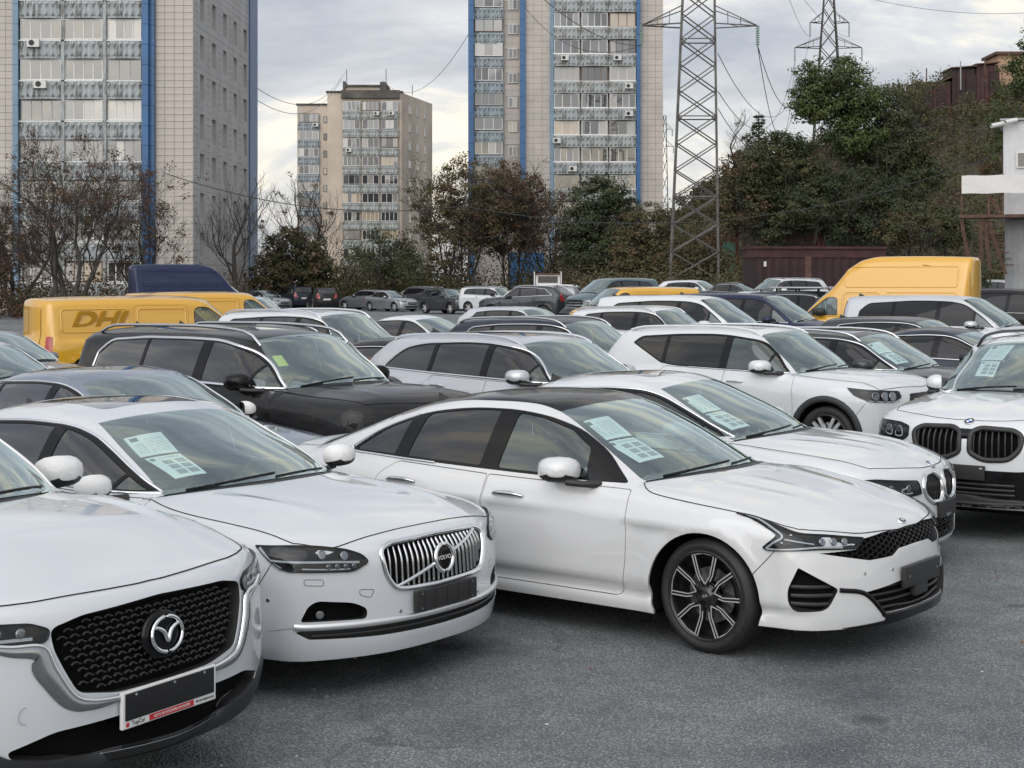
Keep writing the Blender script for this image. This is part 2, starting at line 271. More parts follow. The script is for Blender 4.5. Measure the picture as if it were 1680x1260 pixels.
def window_unit(parent, x, y, z, w, h, n, rot=0.0, seed=0, frame='white frame', fw=.07, warm=0.0, bias=None):
    """a window: outer frame with mullions, one pane of glass per light. Local: x along, y outwards negative"""
    r0_ = random.Random(seed * 17 + 5)
    if frame == 'white frame' and n == 4: frame = r0_.choices(('white frame', 'grey frame', 'brown frame'), (6, 2, 1))[0]; n = r0_.choice((4, 4, 3)); y += r0_.uniform(-.04, .06)
    key = ('f', round(w, 2), round(h, 2), n, frame)
    if key not in WINCACHE:
        B = Boxes(); B.add(-w / 2, w / 2, -.05, .05, -h / 2, -h / 2 + fw); B.add(-w / 2, w / 2, -.05, .05, h / 2 - fw, h / 2); 
        for k in range(n + 1):
            xx = -w / 2 + w * k / n; q = fw / 2 if 0 < k < n else fw; a = max(-w / 2, xx - q); b = min(w / 2, xx + q); B.add(a, b, -.046, .046, -h / 2 + fw, h / 2 - fw)
        me = mesh_from('window', B.V, B.F, smooth=False); me.materials.append(MATS[frame]); WINCACHE[key] = me
        pw = w / n; me2 = mesh_from('pane', boxv(-pw / 2 + fw / 2, pw / 2 - fw / 2, -.012, .012, -h / 2 + fw, h / 2 - fw), BF, smooth=False); me2.materials.append(MATS[PANES[0]]); WINCACHE[key + ('p',)] = me2
    o = bpy.data.objects.new('window', WINCACHE[key]); COL.objects.link(o); o.parent = parent; o.location = (x, y, z); o.rotation_euler = (0, 0, rot)
    rr = random.Random(seed * 131 + 7); base_ = rr.choices(range(5), [6, 3.2, 1.2, .5, .8])[0] if bias is None else bias
    for k in range(n):
        p = bpy.data.objects.new('pane', WINCACHE[key + ('p',)]); COL.objects.link(p); p.parent = o; p.location = (-w / 2 + w * (k + .5) / n, 0, 0)
        p.rotation_euler = (rr.uniform(-.012, .012), 0, rr.uniform(-.02, .02))
        i = base_ if rr.random() < .7 else rr.choice((0, 0, 1, 2))
        if i: p.material_slots[0].link = 'OBJECT'; p.material_slots[0].material = MATS[PANES[i]]
    return o
PARA = {}
def parapet(parent, x0, x1, y, z0, z1, bulge, mt, diamonds=True, name='parapet'):
    """balcony front, bowed outwards, with raised triangles cast into it"""
    w = x1 - x0; h = z1 - z0; key = (round(w, 2), round(h, 2), round(bulge, 2), mt, diamonds)
    if key not in PARA:
        n = 12; V = []; Fc = []; yb = lambda t: -bulge * (1 - (2 * t - 1) ** 2)
        for k in range(n + 1):
            t = k / n
            for (dy, zz) in ((0, 0), (0, h), (.25, h), (.25, 0)): V.append((-w / 2 + w * t, yb(t) + dy, zz))
        for k in range(n):
            for j in range(4): j2 = (j + 1) % 4; Fc.append((k * 4 + j, (k + 1) * 4 + j, (k + 1) * 4 + j2, k * 4 + j2))
        Fc += [(0, 1, 2, 3), (n * 4 + 3, n * 4 + 2, n * 4 + 1, n * 4)]
        if diamonds:
            m = max(3, int(w / .42)); s = w / m
            for k in range(m):
                for up in (0, 1):
                    c = -w / 2 + s * (k + .5 + .0); t = (c + w / 2) / w; y0_ = yb(t) - .002; a = len(V); zz0, zz1 = (.12 * h, .52 * h) if up else (.48 * h, .90 * h)
                    hw = s * .40
                    tri = [(c - hw, zz0), (c + hw, zz0), (c, zz1)] if up else [(c - hw, zz1), (c, zz0), (c + hw, zz1)]
                    cx = sum(p[0] for p in tri) / 3; cz = sum(p[1] for p in tri) / 3
                    for p in tri: V.append((p[0], yb((p[0] + w / 2) / w) - .002, p[1]))
                    V.append((cx, y0_ - .16, cz)); Fc += [(a, a + 1, a + 3), (a + 1, a + 2, a + 3), (a + 2, a, a + 3)]
        me = mesh_from(name, V, Fc, smooth=False); me.materials.append(MATS[mt]); PARA[key] = me
        bm = bmesh.new(); bm.from_mesh(me); bmesh.ops.recalc_face_normals(bm, faces=bm.faces[:]); bm.to_mesh(me); bm.free()
    o = bpy.data.objects.new(name, PARA[key]); COL.objects.link(o); o.parent = parent; o.location = ((x0 + x1) / 2, y, z0); return o
TILE = {}
def tiles(parent, x0, x1, z0, z1, y, tw, th, mt, single=True, rot=None, skip=None):
    """cladding tiles with open joints, on a darker backing. rot: run along the other axis (a flank)"""
    nxx = max(1, round((x1 - x0) / tw)); nz = max(1, round((z1 - z0) / th)); tw = (x1 - x0) / nxx; th = (z1 - z0) / nz; j = .012; d = .022
    key = (round(tw, 3), round(th, 3), mt, rot)
    B = Boxes(); cnt = 0
    if key not in TILE:
        Bk = Boxes().add(-tw / 2 + j, tw / 2 - j, -d, 0, -th / 2 + j, th / 2 - j) if not rot else Boxes().add(0, d, -tw / 2 + j, tw / 2 - j, -th / 2 + j, th / 2 - j)
        me = mesh_from('tile', Bk.V, Bk.F, smooth=False); me.materials.append(MATS[mt]); TILE[key] = me
    for i in range(nxx):
        for k in range(nz):
            cx = x0 + tw * (i + .5); cz = z0 + th * (k + .5)
            if skip and skip(cx, cz, tw, th): continue
            dd = random.uniform(-.006, .006)
            if single:
                o = bpy.data.objects.new('tile', TILE[key]); COL.objects.link(o); o.parent = parent; o.location = (cx, y + dd, cz) if not rot else (y + dd, cx, cz)
            elif not rot: B.add(cx - tw / 2 + j, cx + tw / 2 - j, y - d + dd, y, cz - th / 2 + j, cz + th / 2 - j)
            else: B.add(y, y + d + dd, cx - tw / 2 + j, cx + tw / 2 - j, cz - th / 2 + j, cz + th / 2 - j)
    if not single and B.V: o = B.build('tile_cladding', mt, parent); o['kind'] = 'stuff'
ACN = [0]
def aircon(parent, x, y, z, s=1.0):
    B = Boxes().add(-.42 * s, .42 * s, -.32 * s, 0, -.28 * s, .28 * s); o = B.build('air_conditioner', 'unit white', parent); o.location = (x, y, z)
    n = 14; V = [(-.1 * s + .2 * s * math.cos(2 * math.pi * k / n), -.335 * s, .2 * s * math.sin(2 * math.pi * k / n)) for k in range(n)] + [(-.1 * s + .2 * s * math.cos(2 * math.pi * k / n), -.32 * s, .2 * s * math.sin(2 * math.pi * k / n)) for k in range(n)]
    f = [tuple(reversed(range(n)))] + [(k, (k + 1) % n, n + (k + 1) % n, n + k) for k in range(n)]
    link('fan_grille', mesh_from('fan_grille', V, f, smooth=False), o, 'unit dark')
    Boxes().add(-.4 * s, -.34 * s, -.3 * s, .0, -.34 * s, -.285 * s).add(.34 * s, .4 * s, -.3 * s, .0, -.34 * s, -.285 * s).build('bracket', 'unit dark', o)
def PX(px, Y): return (px - 840) / F_PX * Y
def PZ(py, Y): return CAM_H - (py - HOR) * Y / F_PX

# ---- left tower
Y0 = 107.0; st = 2.80; random.seed(3)
T = empty('apartment_tower', (0, 0, 0), 0, 'beige tiled tower with blue strips and turquoise balconies on the left of the picture', 'building')
T.location = (0, Y0, 0)
x = lambda p: PX(p, Y0)
xc_ = x(317); ztop = PZ(-120, Y0); D = 21.5; sk = .037
Boxes().add(x(-60), xc_ - .7, .06, D, -1, ztop).build('wall', 'tile joint', T); Boxes().add(xc_ - .72, xc_ - .06, .06, .3, -1, ztop).build('wall', 'tile joint', T)
zrow = lambda k: PZ(182 - 66 * k, Y0)          # centre of the windows of a storey; k = 0 the third row from above
rows = range(-4, 4)
for k in rows:
    zc_ = zrow(k)
    for (a, b) in ((36, 106), (108, 173), (178, 236)):
        window_unit(T, (x(a) + x(b)) / 2, -.45, zc_, x(b) - x(a) - .12, 1.42, 4, 0, k * 7 + a, bias=None)
        parapet(T, x(a) - .04, x(b) + .04, -.50, zc_ - 2.05, zc_ - .83, .28, 'turquoise parapet')
        Boxes().add(x(a) - .05, x(b) + .05, -.62, -.2, zc_ - .83, zc_ - .74).build('sill', 'white frame', T)
    Boxes().add(x(34), x(238), -.40, .4, zc_ + .72, zc_ + .80).build('slab_edge', 'pale parapet', T)
for p in (107, 175.5): Boxes().add(x(p) - .12, x(p) + .12, -.62, .3, -1, ztop).build('pier', 'pale parapet', T)
for (a, b, mt) in ((26, 35, 'pale blue cladding'), (237, 247, 'blue cladding'), (247, 255, 'blue cladding')): 
    for k in range(-6, 8): 
        za = zrow(0) + k * 2.8 * .5 - 6; 
    B = Boxes()
    for k in range(30):
        B = Boxes(); z0 = -1 + k * 1.4
        if z0 > ztop: break
        B.add(x(a), x(b), -.75 if b < 250 else -.35, .3, z0 + .012, z0 + 1.388); B.build('blue_panel', mt, T)
tiles(T, x(-40), x(26), -.9, ztop, 0.0, .65, .48, 'beige tile', False); tiles(T, x(-12), x(26), PZ(200, Y0), PZ(0, Y0), -.052, .65, .48, 'beige tile', False) if 0 else None
tiles(T, x(255), xc_, PZ(300, Y0), PZ(-2, Y0), 0.0, .65, .48, 'beige tile', True)
tiles(T, x(255), xc_, -.9, PZ(300, Y0) - .002, 0.0, .65, .48, 'beige tile', False)
# flank with five columns of windows
W = empty('flank', (xc_, 0, 0), 0); W.parent = T; W.rotation_euler = (0, 0, -math.atan(sk))
cols = []
def side_u(px):   # distance along the flank seen at column px
    t = (px - 840) / F_PX; return (t * Y0 - xc_) / (sk - t)
cols = [side_u(p) for p in (331.5, 351, 369, 386, 402)]
zr = lambda k: PZ(74 - 65.5 * k, Y0 + 1)
wins = [(u, zr(k)) for u in cols for k in range(-7, 2)]
hole = lambda cx, cz, tw, th: any(abs(cx - u) < .62 + tw * .3 and abs(cz - z) < .92 + th * .3 for u, z in wins)
Boxes().add(-.9, -.30, .1, side_u(420), -1, ztop).build('flank_backing', 'tile joint', W)
tiles(W, .0, side_u(408), -.9, ztop, 0.0, .9, .48, 'grey tile', False, 'y', hole)
for i, (u, z) in enumerate(wins):
    Boxes().add(-.32, .015, u - 1.3, u - .62, z - 1.3, z + 1.3).add(-.32, .015, u + .62, u + 1.3, z - 1.3, z + 1.3).add(-.32, .015, u - .62, u + .62, z + .90, z + 1.3).add(-.32, .015, u - .62, u + .62, z - 1.3, z - .90).build('window_reveal', 'grey tile', W)
    w_ = window_unit(W, -.24, u, z, 1.22, 1.78, 2, math.pi / 2, i + 900, fw=.06, bias=0 if i % 3 else 1)
B = Boxes().add(.02, .12, side_u(408), side_u(420.5), -1, ztop); B.build('blue_strip', 'blue cladding', W)
for (px_, k) in ((62, 1), (73, 0)): aircon(T, x(px_), -.80, PZ(74 if k else 141, Y0), 1.0)

# ---- right tower
Y0 = 160.0; x2 = lambda p: PX(p, Y0)
T = empty('apartment_tower', (0, Y0, 0), 0, 'beige tiled tower with blue strips behind the steel pylon', 'building')
ztop = PZ(-90, Y0); xl, xr_ = x2(768), x2(1088)
Boxes().add(x2(853), xr_ - .05, .08, 18, -1, ztop).build('wall', 'tile joint', T); Boxes().add(xl + .05, x2(853), 1.28, 16, -1, ztop).build('wing_wall', 'tile joint', T)
zw = lambda k: PZ(122 - 44.2 * k, Y0)
for k in range(-6, 4):
    z = zw(k)
    for (a, b) in ((908, 951), (953, 997), (999, 1043)):
        window_unit(T, (x2(a) + x2(b)) / 2, -.45, z, x2(b) - x2(a) - .1, 1.45, 4 if (k + a) % 3 else 3, 0, k * 5 + a + 3)
        parapet(T, x2(a) - .05, x2(b) + .05, -.50, z - 2.02, z - .82, .30, 'turquoise parapet' if k % 2 else 'pale parapet')
        Boxes().add(x2(a) - .05, x2(b) + .05, -.62, -.2, z - .82, z - .74).build('sill', 'white frame', T)
    Boxes().add(x2(906), x2(1045), -.4, .4, z + .73, z + .80).build('slab_edge', 'pale parapet', T)
    z2 = PZ(120 - 40.5 * k, Y0)
    window_unit(T, (x2(777) + x2(826)) / 2, .85, z2, x2(826) - x2(777) - .2, 1.35, 4, 0, k + 400)
    parapet(T, x2(777), x2(826), .80, z2 - 1.95, z2 - .78, .05, 'teal parapet')
    window_unit(T, x2(841.5), 1.20, z2 - .35, .95, 1.05, 2, 0, k + 600)
for (a, b, y, mt) in ((768, 777, .3, 'blue cladding'), (853, 862, -.4, 'blue cladding'), (903, 908, -.55, 'pale blue cladding'), (1043.5, 1050, -.7, 'blue cladding')):
    for k in range(26):
        z0 = -1 + k * 1.6
        if z0 > ztop: break
        Boxes().add(x2(a), x2(b), y, 1.6, z0 + .012, z0 + 1.588).build('blue_panel', mt, T)
tiles(T, x2(862), x2(903), -.9, ztop, 0.0, .75, .62, 'beige tile', False); tiles(T, x2(1050), xr_, -.9, ztop, 0.0, .75, .62, 'beige tile', False); tiles(T, x2(827), x2(853), -.9, ztop, 1.26, .75, .62, 'beige tile', False, None, lambda cx, cz, tw, th: abs(cx - x2(841.5)) < .5 + tw * .2 and min(abs(cz - (PZ(120 - 40.5 * k, Y0) - .35)) for k in range(-6, 4)) < .6)
for (px_, py_) in ((926, 97), (1012, 97), (1031, 143), (1031, 188), (913, 232), (939, 278)): aircon(T, x2(px_), -.85, PZ(py_, Y0), .95)
Boxes().add(x2(835), x2(892), -2.4, -.9, -.5, PZ(415, Y0)).build('entrance_porch', 'blue cladding', T)

# ---- middle tower
Y0 = 236.0; x3 = lambda p: PX(p, Y0)
T = empty('apartment_tower', (0, Y0, 0), 0, 'ochre tower with stained walls and a low roof house, farthest of the three', 'building')
zt = PZ(152, Y0); ztl = PZ(172, Y0)
Boxes().add(x3(537), x3(659), 0, 20, -1, zt).build('wall', 'ochre render', T); Boxes().add(x3(487), x3(537) - .01, .5, 18, -1, ztl).build('wing_wall', 'ochre render', T)
# flank drawn back to the right
V = [(x3(659) + .01, .0, -1), (x3(709) * 1.062, 15, -1), (x3(709) * 1.062, 15, zt), (x3(659) + .01, 0, zt), (x3(659) + .01, 20, -1), (x3(659) + .01, 20, zt)]
add_uvless('flank_wall', V, [(0, 1, 2, 3), (1, 4, 5, 2), (3, 2, 5)], 'ochre side', None, False, T)
zw = lambda k: PZ(174 + 30.2 * k, Y0)
for k in range(0, 10):
    z = zw(k)
    for (a, b) in ((563, 592), (594, 623), (625, 654)):
        window_unit(T, (x3(a) + x3(b)) / 2, -.40, z, x3(b) - x3(a) - .1, 1.45, 4, 0, k * 9 + a + 1)
        parapet(T, x3(a) - .05, x3(b) + .05, -.45, z - 2.0, z - .80, .22, 'pale parapet')
    z2 = PZ(193 + 28.3 * k, Y0)
    window_unit(T, (x3(488) + x3(523)) / 2 + .1, .2, z2, x3(523) - x3(489) - .1, 1.35, 4, 0, k + 777)
    parapet(T, x3(488), x3(524), .15, z2 - 1.9, z2 - .75, .03, 'teal parapet')
    window_unit(T, x3(533), .46, z2 - .25, .55, 1.0, 1, 0, k + 555, frame='dark render')
    for u in (.25, .5, .75):
        fx, fy = x3(659) + (x3(709) * 1.062 - x3(659)) * u, 15 * u
        window_unit(T, fx + .05, fy - .05, z - .2 + .0, 1.1, 1.3, 2, math.atan2(15, x3(709) * 1.062 - x3(659)), k * 3 + int(u * 4) + 40, frame='white frame')
Boxes().add(x3(560), x3(656), -.55, .3, zt - .9, zt + .35).build('cornice', 'dark render', T)
Boxes().add(x3(535), x3(661), -.2, 20.2, zt, zt + .25).build('roof', 'roof felt', T); Boxes().add(x3(485), x3(537), .3, 18.2, ztl, ztl + .25).build('wing_roof', 'roof felt', T)
Boxes().add(x3(560), x3(624), 4, 12, zt, PZ(136, Y0)).build('roof_house', 'ochre render', T); Boxes().add(x3(558), x3(562), 3.7, 12.3, zt, PZ(128, Y0)).build('parapet_end', 'dark render', T); Boxes().add(x3(620), x3(630), 3.7, 12.3, zt, PZ(129, Y0)).build('parapet_end', 'dark render', T); Boxes().add(x3(562), x3(620), 3.6, 12.4, PZ(137, Y0), PZ(134, Y0)).build('roof_slab', 'dark render', T)
for (px_, py_, h_) in ((563, 128, 2.0), (629, 129, 2.2), (673, 150, 1.6), (540, 170, 1.0)): Boxes().add(x3(px_) - .05, x3(px_) + .05, 5, 5.1, PZ(py_, Y0), PZ(py_, Y0) + h_).build('aerial', 'unit dark', T)
for (px_, py_) in ((618, 187), (643, 187), (518, 205), (573, 247)): aircon(T, x3(px_), -.75 if px_ > 540 else -.05, PZ(py_, Y0), 1.0)
# ---------------------------------------------------------------- trees
def leaf_mat(name, cols, trans=.25):
    """leaf colour varied by place"""
    m = bpy.data.materials.new(name); m.use_nodes = True; t = m.node_tree; b = t.nodes['Principled BSDF']; b.inputs['Roughness'].default_value = .6; b.inputs['Specular IOR Level'].default_value = .3
    tc = t.nodes.new('ShaderNodeTexCoord'); n = t.nodes.new('ShaderNodeTexNoise'); n.inputs['Scale'].default_value = .9; n.inputs['Detail'].default_value = 6; n.inputs['Roughness'].default_value = .8; t.links.new(tc.outputs['Object'], n.inputs['Vector'])
    r = t.nodes.new('ShaderNodeValToRGB'); e = r.color_ramp.elements
    e[0].position = .30; e[0].color = (*cols[0], 1); e[1].position = .70; e[1].color = (*cols[-1], 1)
    for i, c in enumerate(cols[1:-1]): q = e.new(.30 + .40 * (i + 1) / (len(cols) - 1)); q.color = (*c, 1)
    t.links.new(n.outputs['Fac'], r.inputs[0]); t.links.new(r.outputs[0], b.inputs['Base Color'])
    tl = t.nodes.new('ShaderNodeBsdfTranslucent'); t.links.new(r.outputs[0], tl.inputs[0]); mx = t.nodes.new('ShaderNodeMixShader'); mx.inputs[0].default_value = trans
    t.links.new(b.outputs[0], mx.inputs[1]); t.links.new(tl.outputs[0], mx.inputs[2]); t.links.new(mx.outputs[0], t.nodes['Material Output'].inputs[0]); MATS[name] = m
leaf_mat('rust leaves', [(0.052, 0.027, 0.016), (0.098, 0.046, 0.026), (0.122, 0.064, 0.033), (0.077, 0.061, 0.032)])
leaf_mat('brown olive leaves', [(0.083, 0.075, 0.04), (0.124, 0.098, 0.049), (0.146, 0.095, 0.055), (0.1, 0.1, 0.049)])
leaf_mat('olive leaves', [(0.061, 0.068, 0.031), (0.098, 0.101, 0.045), (0.119, 0.106, 0.054)])
leaf_mat('green leaves', [(0.04, 0.056, 0.028), (0.069, 0.088, 0.038), (0.101, 0.108, 0.047)])
leaf_mat('dark green leaves', [(0.031, 0.042, 0.025), (0.051, 0.065, 0.033), (0.067, 0.079, 0.038)])
leaf_mat('bright green leaves', [(0.039, 0.063, 0.022), (0.085, 0.122, 0.039), (0.143, 0.15, 0.05)])
mat('bark', (.055, .048, .042), .9, noise=(3, .6, 1.5, 5)); mat('grey bark', (.075, .066, .058), .9, noise=(3, .6, 1.5, 5))
class Wood:
    def __init__(s): s.vs = []; s.fs = []; s.k = 0; s.tips = []
    def tube(s, pts, rad, n):
        pts = np.asarray(pts, float); m = len(pts); rad = np.asarray(rad, float)
        t = np.gradient(pts, axis=0); t /= np.linalg.norm(t, axis=1, keepdims=True) + 1e-9
        a = np.cross(t, np.array([.3, .9, .2])); a /= np.linalg.norm(a, axis=1, keepdims=True) + 1e-9; b = np.cross(t, a); w = 2 * math.pi * np.arange(n) / n
        s.vs.append((pts[:, None] + (a[:, None] * np.cos(w)[None, :, None] + b[:, None] * np.sin(w)[None, :, None]) * rad[:, None, None]).reshape(-1, 3))
        i = np.arange(m - 1)[:, None] * n; k = np.arange(n)[None]; k2 = (k + 1) % n
        s.fs.append(np.stack([i + k, i + k2, i + n + k2, i + n + k], -1).reshape(-1, 4) + s.k); s.k += m * n
    @property
    def V(s): return np.vstack(s.vs)
    @V.setter
    def V(s, v): s.vs = [np.asarray(v)]
    @property
    def F(s): return np.vstack(s.fs)
def grow_tree(seed, H, spread, r0, stems=1, depth=5, nb=(3, 5), ang=.6, up=.12, first=.25, wob=.16, ratio=.68, lean=0.0):
    """recursive limbs; returns wood and twig ends"""
    rg = np.random.default_rng(seed); Wd = Wood()
    def limb(p, d, L, r, lev):
        m = 6 if lev < 2 else 4; pts = [p]; dd = d.copy()
        for i in range(m):
            dd = dd + rg.normal(0, wob, 3) * (1 if lev else .5) + np.array([0, 0, up]); dd /= np.linalg.norm(dd); pts.append(pts[-1] + dd * L / m)
        rad = np.linspace(r, r * .55, m + 1); Wd.tube(pts, rad, 7 if lev == 0 else (5 if lev < 3 else 3))
        if lev >= depth:
            for q in pts[1:]: Wd.tips.append((q, dd))
            return
        n = rg.integers(nb[0], nb[1] + 1)
        for k in range(n):
            f = first + (1 - first) * (k + rg.random()) / n if lev == 0 else .3 + .7 * (k + rg.random()) / n
            i = min(m - 1, int(f * m)); q = pts[i] + (pts[i + 1] - pts[i]) * (f * m - i)
            az = rg.uniform(0, 2 * math.pi); t_ = pts[i + 1] - pts[i]; t_ /= np.linalg.norm(t_); a = np.cross(t_, [.2, .5, .8]); a /= np.linalg.norm(a); b = np.cross(t_, a)
            an = ang * rg.uniform(.7, 1.35); nd = t_ * math.cos(an) + (a * math.cos(az) + b * math.sin(az)) * math.sin(an)
            nd[:2] *= spread; nd /= np.linalg.norm(nd)
            limb(q, nd, L * ratio * rg.uniform(.75, 1.15) * (1 - .25 * f if lev == 0 else 1), max(.006, r * .55 * rg.uniform(.7, 1.0) * (1 - .3 * f)), lev + 1)
        limb(pts[-1], dd, L * ratio * .9, r * .55, lev + 1)
    for s_ in range(stems):
        a = 2 * math.pi * (s_ + rg.random() * .6) / stems; l = (.0 if stems == 1 else .42) * rg.uniform(.5, 1.2)
        d = np.array([math.cos(a) * l + lean, math.sin(a) * l, 1.0]); d /= np.linalg.norm(d)
        limb(np.array([math.cos(a) * .15, math.sin(a) * .15, 0.0]) if stems > 1 else np.zeros(3), d, H * .42, r0 * (1 if stems == 1 else .7), 0)
    return Wd
def leaf_quads(c, nrm, size, rg):
    """one folded-flat leaf per point, square to the given normal"""
    n = len(c); nrm = nrm / (np.linalg.norm(nrm, axis=1, keepdims=True) + 1e-9); u = np.cross(nrm, rg.normal(0, 1, (n, 3))); u /= np.linalg.norm(u, axis=1, keepdims=True) + 1e-9; w = np.cross(nrm, u)
    s = size * rg.uniform(.6, 1.35, (n, 1)); V = np.stack([c - u * s, c + w * s * .55, c + u * s, c - w * s * .55], 1).reshape(-1, 3); return V, np.arange(4 * n).reshape(-1, 4)
def leaf_cloud(pts, n, spread, size, rg, per=22):
    """n leaves gathered in clumps round some of the given points; each clump lit from above like a real spray"""
    P = np.array([p for p in pts]); k = max(1, n // per); ctr = P[rg.integers(0, len(P), k)]; idx = rg.integers(0, k, n)
    u = rg.normal(0, 1, (n, 3)); u /= np.linalg.norm(u, axis=1, keepdims=True); off = u * (rg.random((n, 1)) ** .5) * spread * 1.7 * np.array([1, 1, .7]); mid = P.mean(0)
    c = ctr[idx] + off; o_ = c - mid; o_ /= np.linalg.norm(o_, axis=1, keepdims=True) + 1e-9
    return leaf_quads(c, u * .7 + o_ * .45 + np.array([0, 0, .45]) + rg.normal(0, .45, (n, 3)), size, rg)
def crown_cloud(ells, k, per, rc, size, rg):
    """clumps of leaves spread through the outer part of some ellipsoids (cx, cy, cz, rx, ry, rz)"""
    E_ = np.array(ells, float); vol = E_[:, 3] * E_[:, 4] * E_[:, 5]; ei = rg.choice(len(E_), k, p=vol ** .7 / np.sum(vol ** .7))
    d = rg.normal(0, 1, (k, 3)); d /= np.linalg.norm(d, axis=1, keepdims=True); ctr = E_[ei, :3] + d * (.45 + .55 * rg.random((k, 1)) ** .6) * E_[ei, 3:] * rg.uniform(.8, 1.1, (k, 1))
    idx = np.repeat(np.arange(k), rg.integers(int(per * .5), int(per * 1.5), k)); n = len(idx); u = rg.normal(0, 1, (n, 3)); u /= np.linalg.norm(u, axis=1, keepdims=True)
    c = ctr[idx] + u * rg.random((n, 1)) ** .5 * rc * rg.uniform(.6, 1.3, (k, 1))[idx] * np.array([1, 1, .6])
    return leaf_quads(c, u * .7 + d[idx] * .5 + np.array([0, 0, .5]) + rg.normal(0, .4, (n, 3)), size, rg)
def tree_object(name, label, X, Y, Z, wood, leaves, wmat, lmat, rz=0.0, cat='tree', group='trees and bushes behind the yard'):
    o = empty(name, (X, Y, Z), rz, label, cat, group)
    if wood is not None: link('trunk', quads('trunk', wood.V, wood.F, True), o, wmat)
    for (V, F_), lm in zip(leaves, lmat if isinstance(lmat, (list, tuple)) else [lmat] * len(leaves)):
        link('crown', quads('crown', V, F_), o, lm)
    return o
def quads(name, V, F_, smooth=False):
    me = bpy.data.meshes.new(name); n = len(F_); me.vertices.add(len(V)); me.vertices.foreach_set('co', np.asarray(V, np.float32).ravel()); me.loops.add(4 * n); me.loops.foreach_set('vertex_index', np.asarray(F_, np.int32).ravel())
    me.polygons.add(n); me.polygons.foreach_set('loop_start', np.arange(0, 4 * n, 4, dtype=np.int32)); me.update(calc_edges=True); me.polygons.foreach_set('use_smooth', np.full(n, smooth)); return me
def Ztop(py, Y): return PZ(py, Y)
rg = np.random.default_rng(11)
def scaled(W_, H, wd=None, lo=-1.0):
    """scale a grown tree to height H and width wd"""
    V = np.array(W_.V); h = V[:, 2].max(); sx = 1.0 if wd is None else wd / (np.percentile(V[:, 0], 99) - np.percentile(V[:, 0], 1)); sz = H / h
    W_.V = V * np.array([sx, sx, sz]); W_.tips = [(p * np.array([sx, sx, sz]), d) for p, d in W_.tips]; return W_
tp = lambda W_, f=None: [p for p, d in W_.tips if f is None or f(p)]
def plant(px, Y, top, wd, label, seed, leafn, lm, size=.10, spr=.28, stems=1, depth=4, wm='bark', r0=.2, ang=.6, up=.12, lf=None, base=0.0, first=.25, spread=1.15, nb=(3, 5), name='tree', lean=0, cat='tree', wob=.16, ells=None, ek=300, eper=60, erc=.75):
    Z = world_z(PX(px, Y), Y) + base; H = PZ(top, Y) - Z
    W_ = scaled(grow_tree(seed, H, spread, r0, stems, depth, nb, ang, up, first, wob, lean=lean), H, wd)
    L_ = []
    ms = lm if isinstance(lm, (list, tuple)) else [lm]
    if leafn: L_ = [leaf_cloud(tp(W_, lf if k == 0 or lf is None else lf), leafn // len(ms), spr, size, rg) for k in range(len(ms))]
    if ells:
        q = F_PX / Y; EL = [(PX(a, Y) - PX(px, Y), rg.uniform(-.3, .3), PZ(b, Y) - Z, c / q, .85 * c / q, d / q) for a, b, c, d in ells]
        L_ = L_ + [crown_cloud(EL, ek // len(ms), eper, erc, size, rg) for _ in ms]; ms = list(ms) + list(ms) if leafn else list(ms)
    return tree_object(name, label, PX(px, Y), Y, Z, W_, L_, wm, ms, cat=cat)
plant(108, 84, 200, 11.0, 'big wide rust brown tree in front of the left tower', 4, 7000, ['rust leaves', 'brown olive leaves', 'rust leaves'], .075, .26, 4, 5, r0=.17, ang=.55, up=.10, lf=lambda p: p[2] > 2.6, nb=(3, 4), name='broadleaf_tree')
plant(245, 90, 268, 6.5, 'smaller rust brown tree beside the left tower corner', 9, 3200, ['rust leaves', 'brown olive leaves'], .075, .26, 3, 4, r0=.13, lf=lambda p: p[2] > 2.2, name='broadleaf_tree')
plant(20, 92, 330, 7.0, 'brown tree cut by the left picture edge', 19, 3200, ['rust leaves', 'brown olive leaves'], .085, .3, 3, 4, r0=.16, name='broadleaf_tree')
plant(388, 96, 280, 4.6, 'bare tree in front of the grey tower flank', 14, 0, 'olive leaves', stems=1, depth=4, wm='bark', r0=.17, ang=.55, up=.22, name='bare_tree')
plant(520, 122, 285, 7.5, 'bare tree in front of the ochre tower', 23, 350, 'brown olive leaves', .1, .2, 2, 4, wm='bark', r0=.18, ang=.5, up=.2, name='bare_tree')
plant(482, 119, 385, 5.0, 'round dark olive bush left of the ochre tower', 31, 0, ['olive leaves', 'brown olive leaves', 'dark green leaves'], .10, .5, 5, 3, r0=.14, ang=.75, up=.04, first=.1, name='round_bush', cat='bush', ells=[(480, 425, 58, 58), (450, 450, 40, 40), (520, 450, 35, 35)], ek=420, eper=60, erc=.6)
plant(640, 121, 372, 5.0, 'slender green tree in front of the ochre tower', 37, 5200, 'green leaves', .10, .4, 2, 4, r0=.14, name='broadleaf_tree')
plant(752, 124, 250, 8.6, 'large brown olive tree in front of the ochre tower side', 41, 4000, ['brown olive leaves', 'olive leaves', 'brown olive leaves'], .10, .4, 5, 4, r0=.14, ang=.55, up=.12, nb=(3, 5), name='broadleaf_tree', ells=[(765, 315, 70, 62), (715, 345, 48, 62), (800, 360, 55, 60), (740, 400, 60, 50)], ek=400, eper=45, erc=.65)
plant(838, 127, 250, 7.6, 'brown tree below the blue strip of the middle tower', 43, 3000, ['brown olive leaves', 'rust leaves', 'brown olive leaves'], .10, .4, 4, 4, r0=.14, ang=.55, up=.12, name='broadleaf_tree', ells=[(838, 305, 48, 48), (868, 330, 42, 42), (835, 375, 60, 55)], ek=260, eper=45, erc=.65)
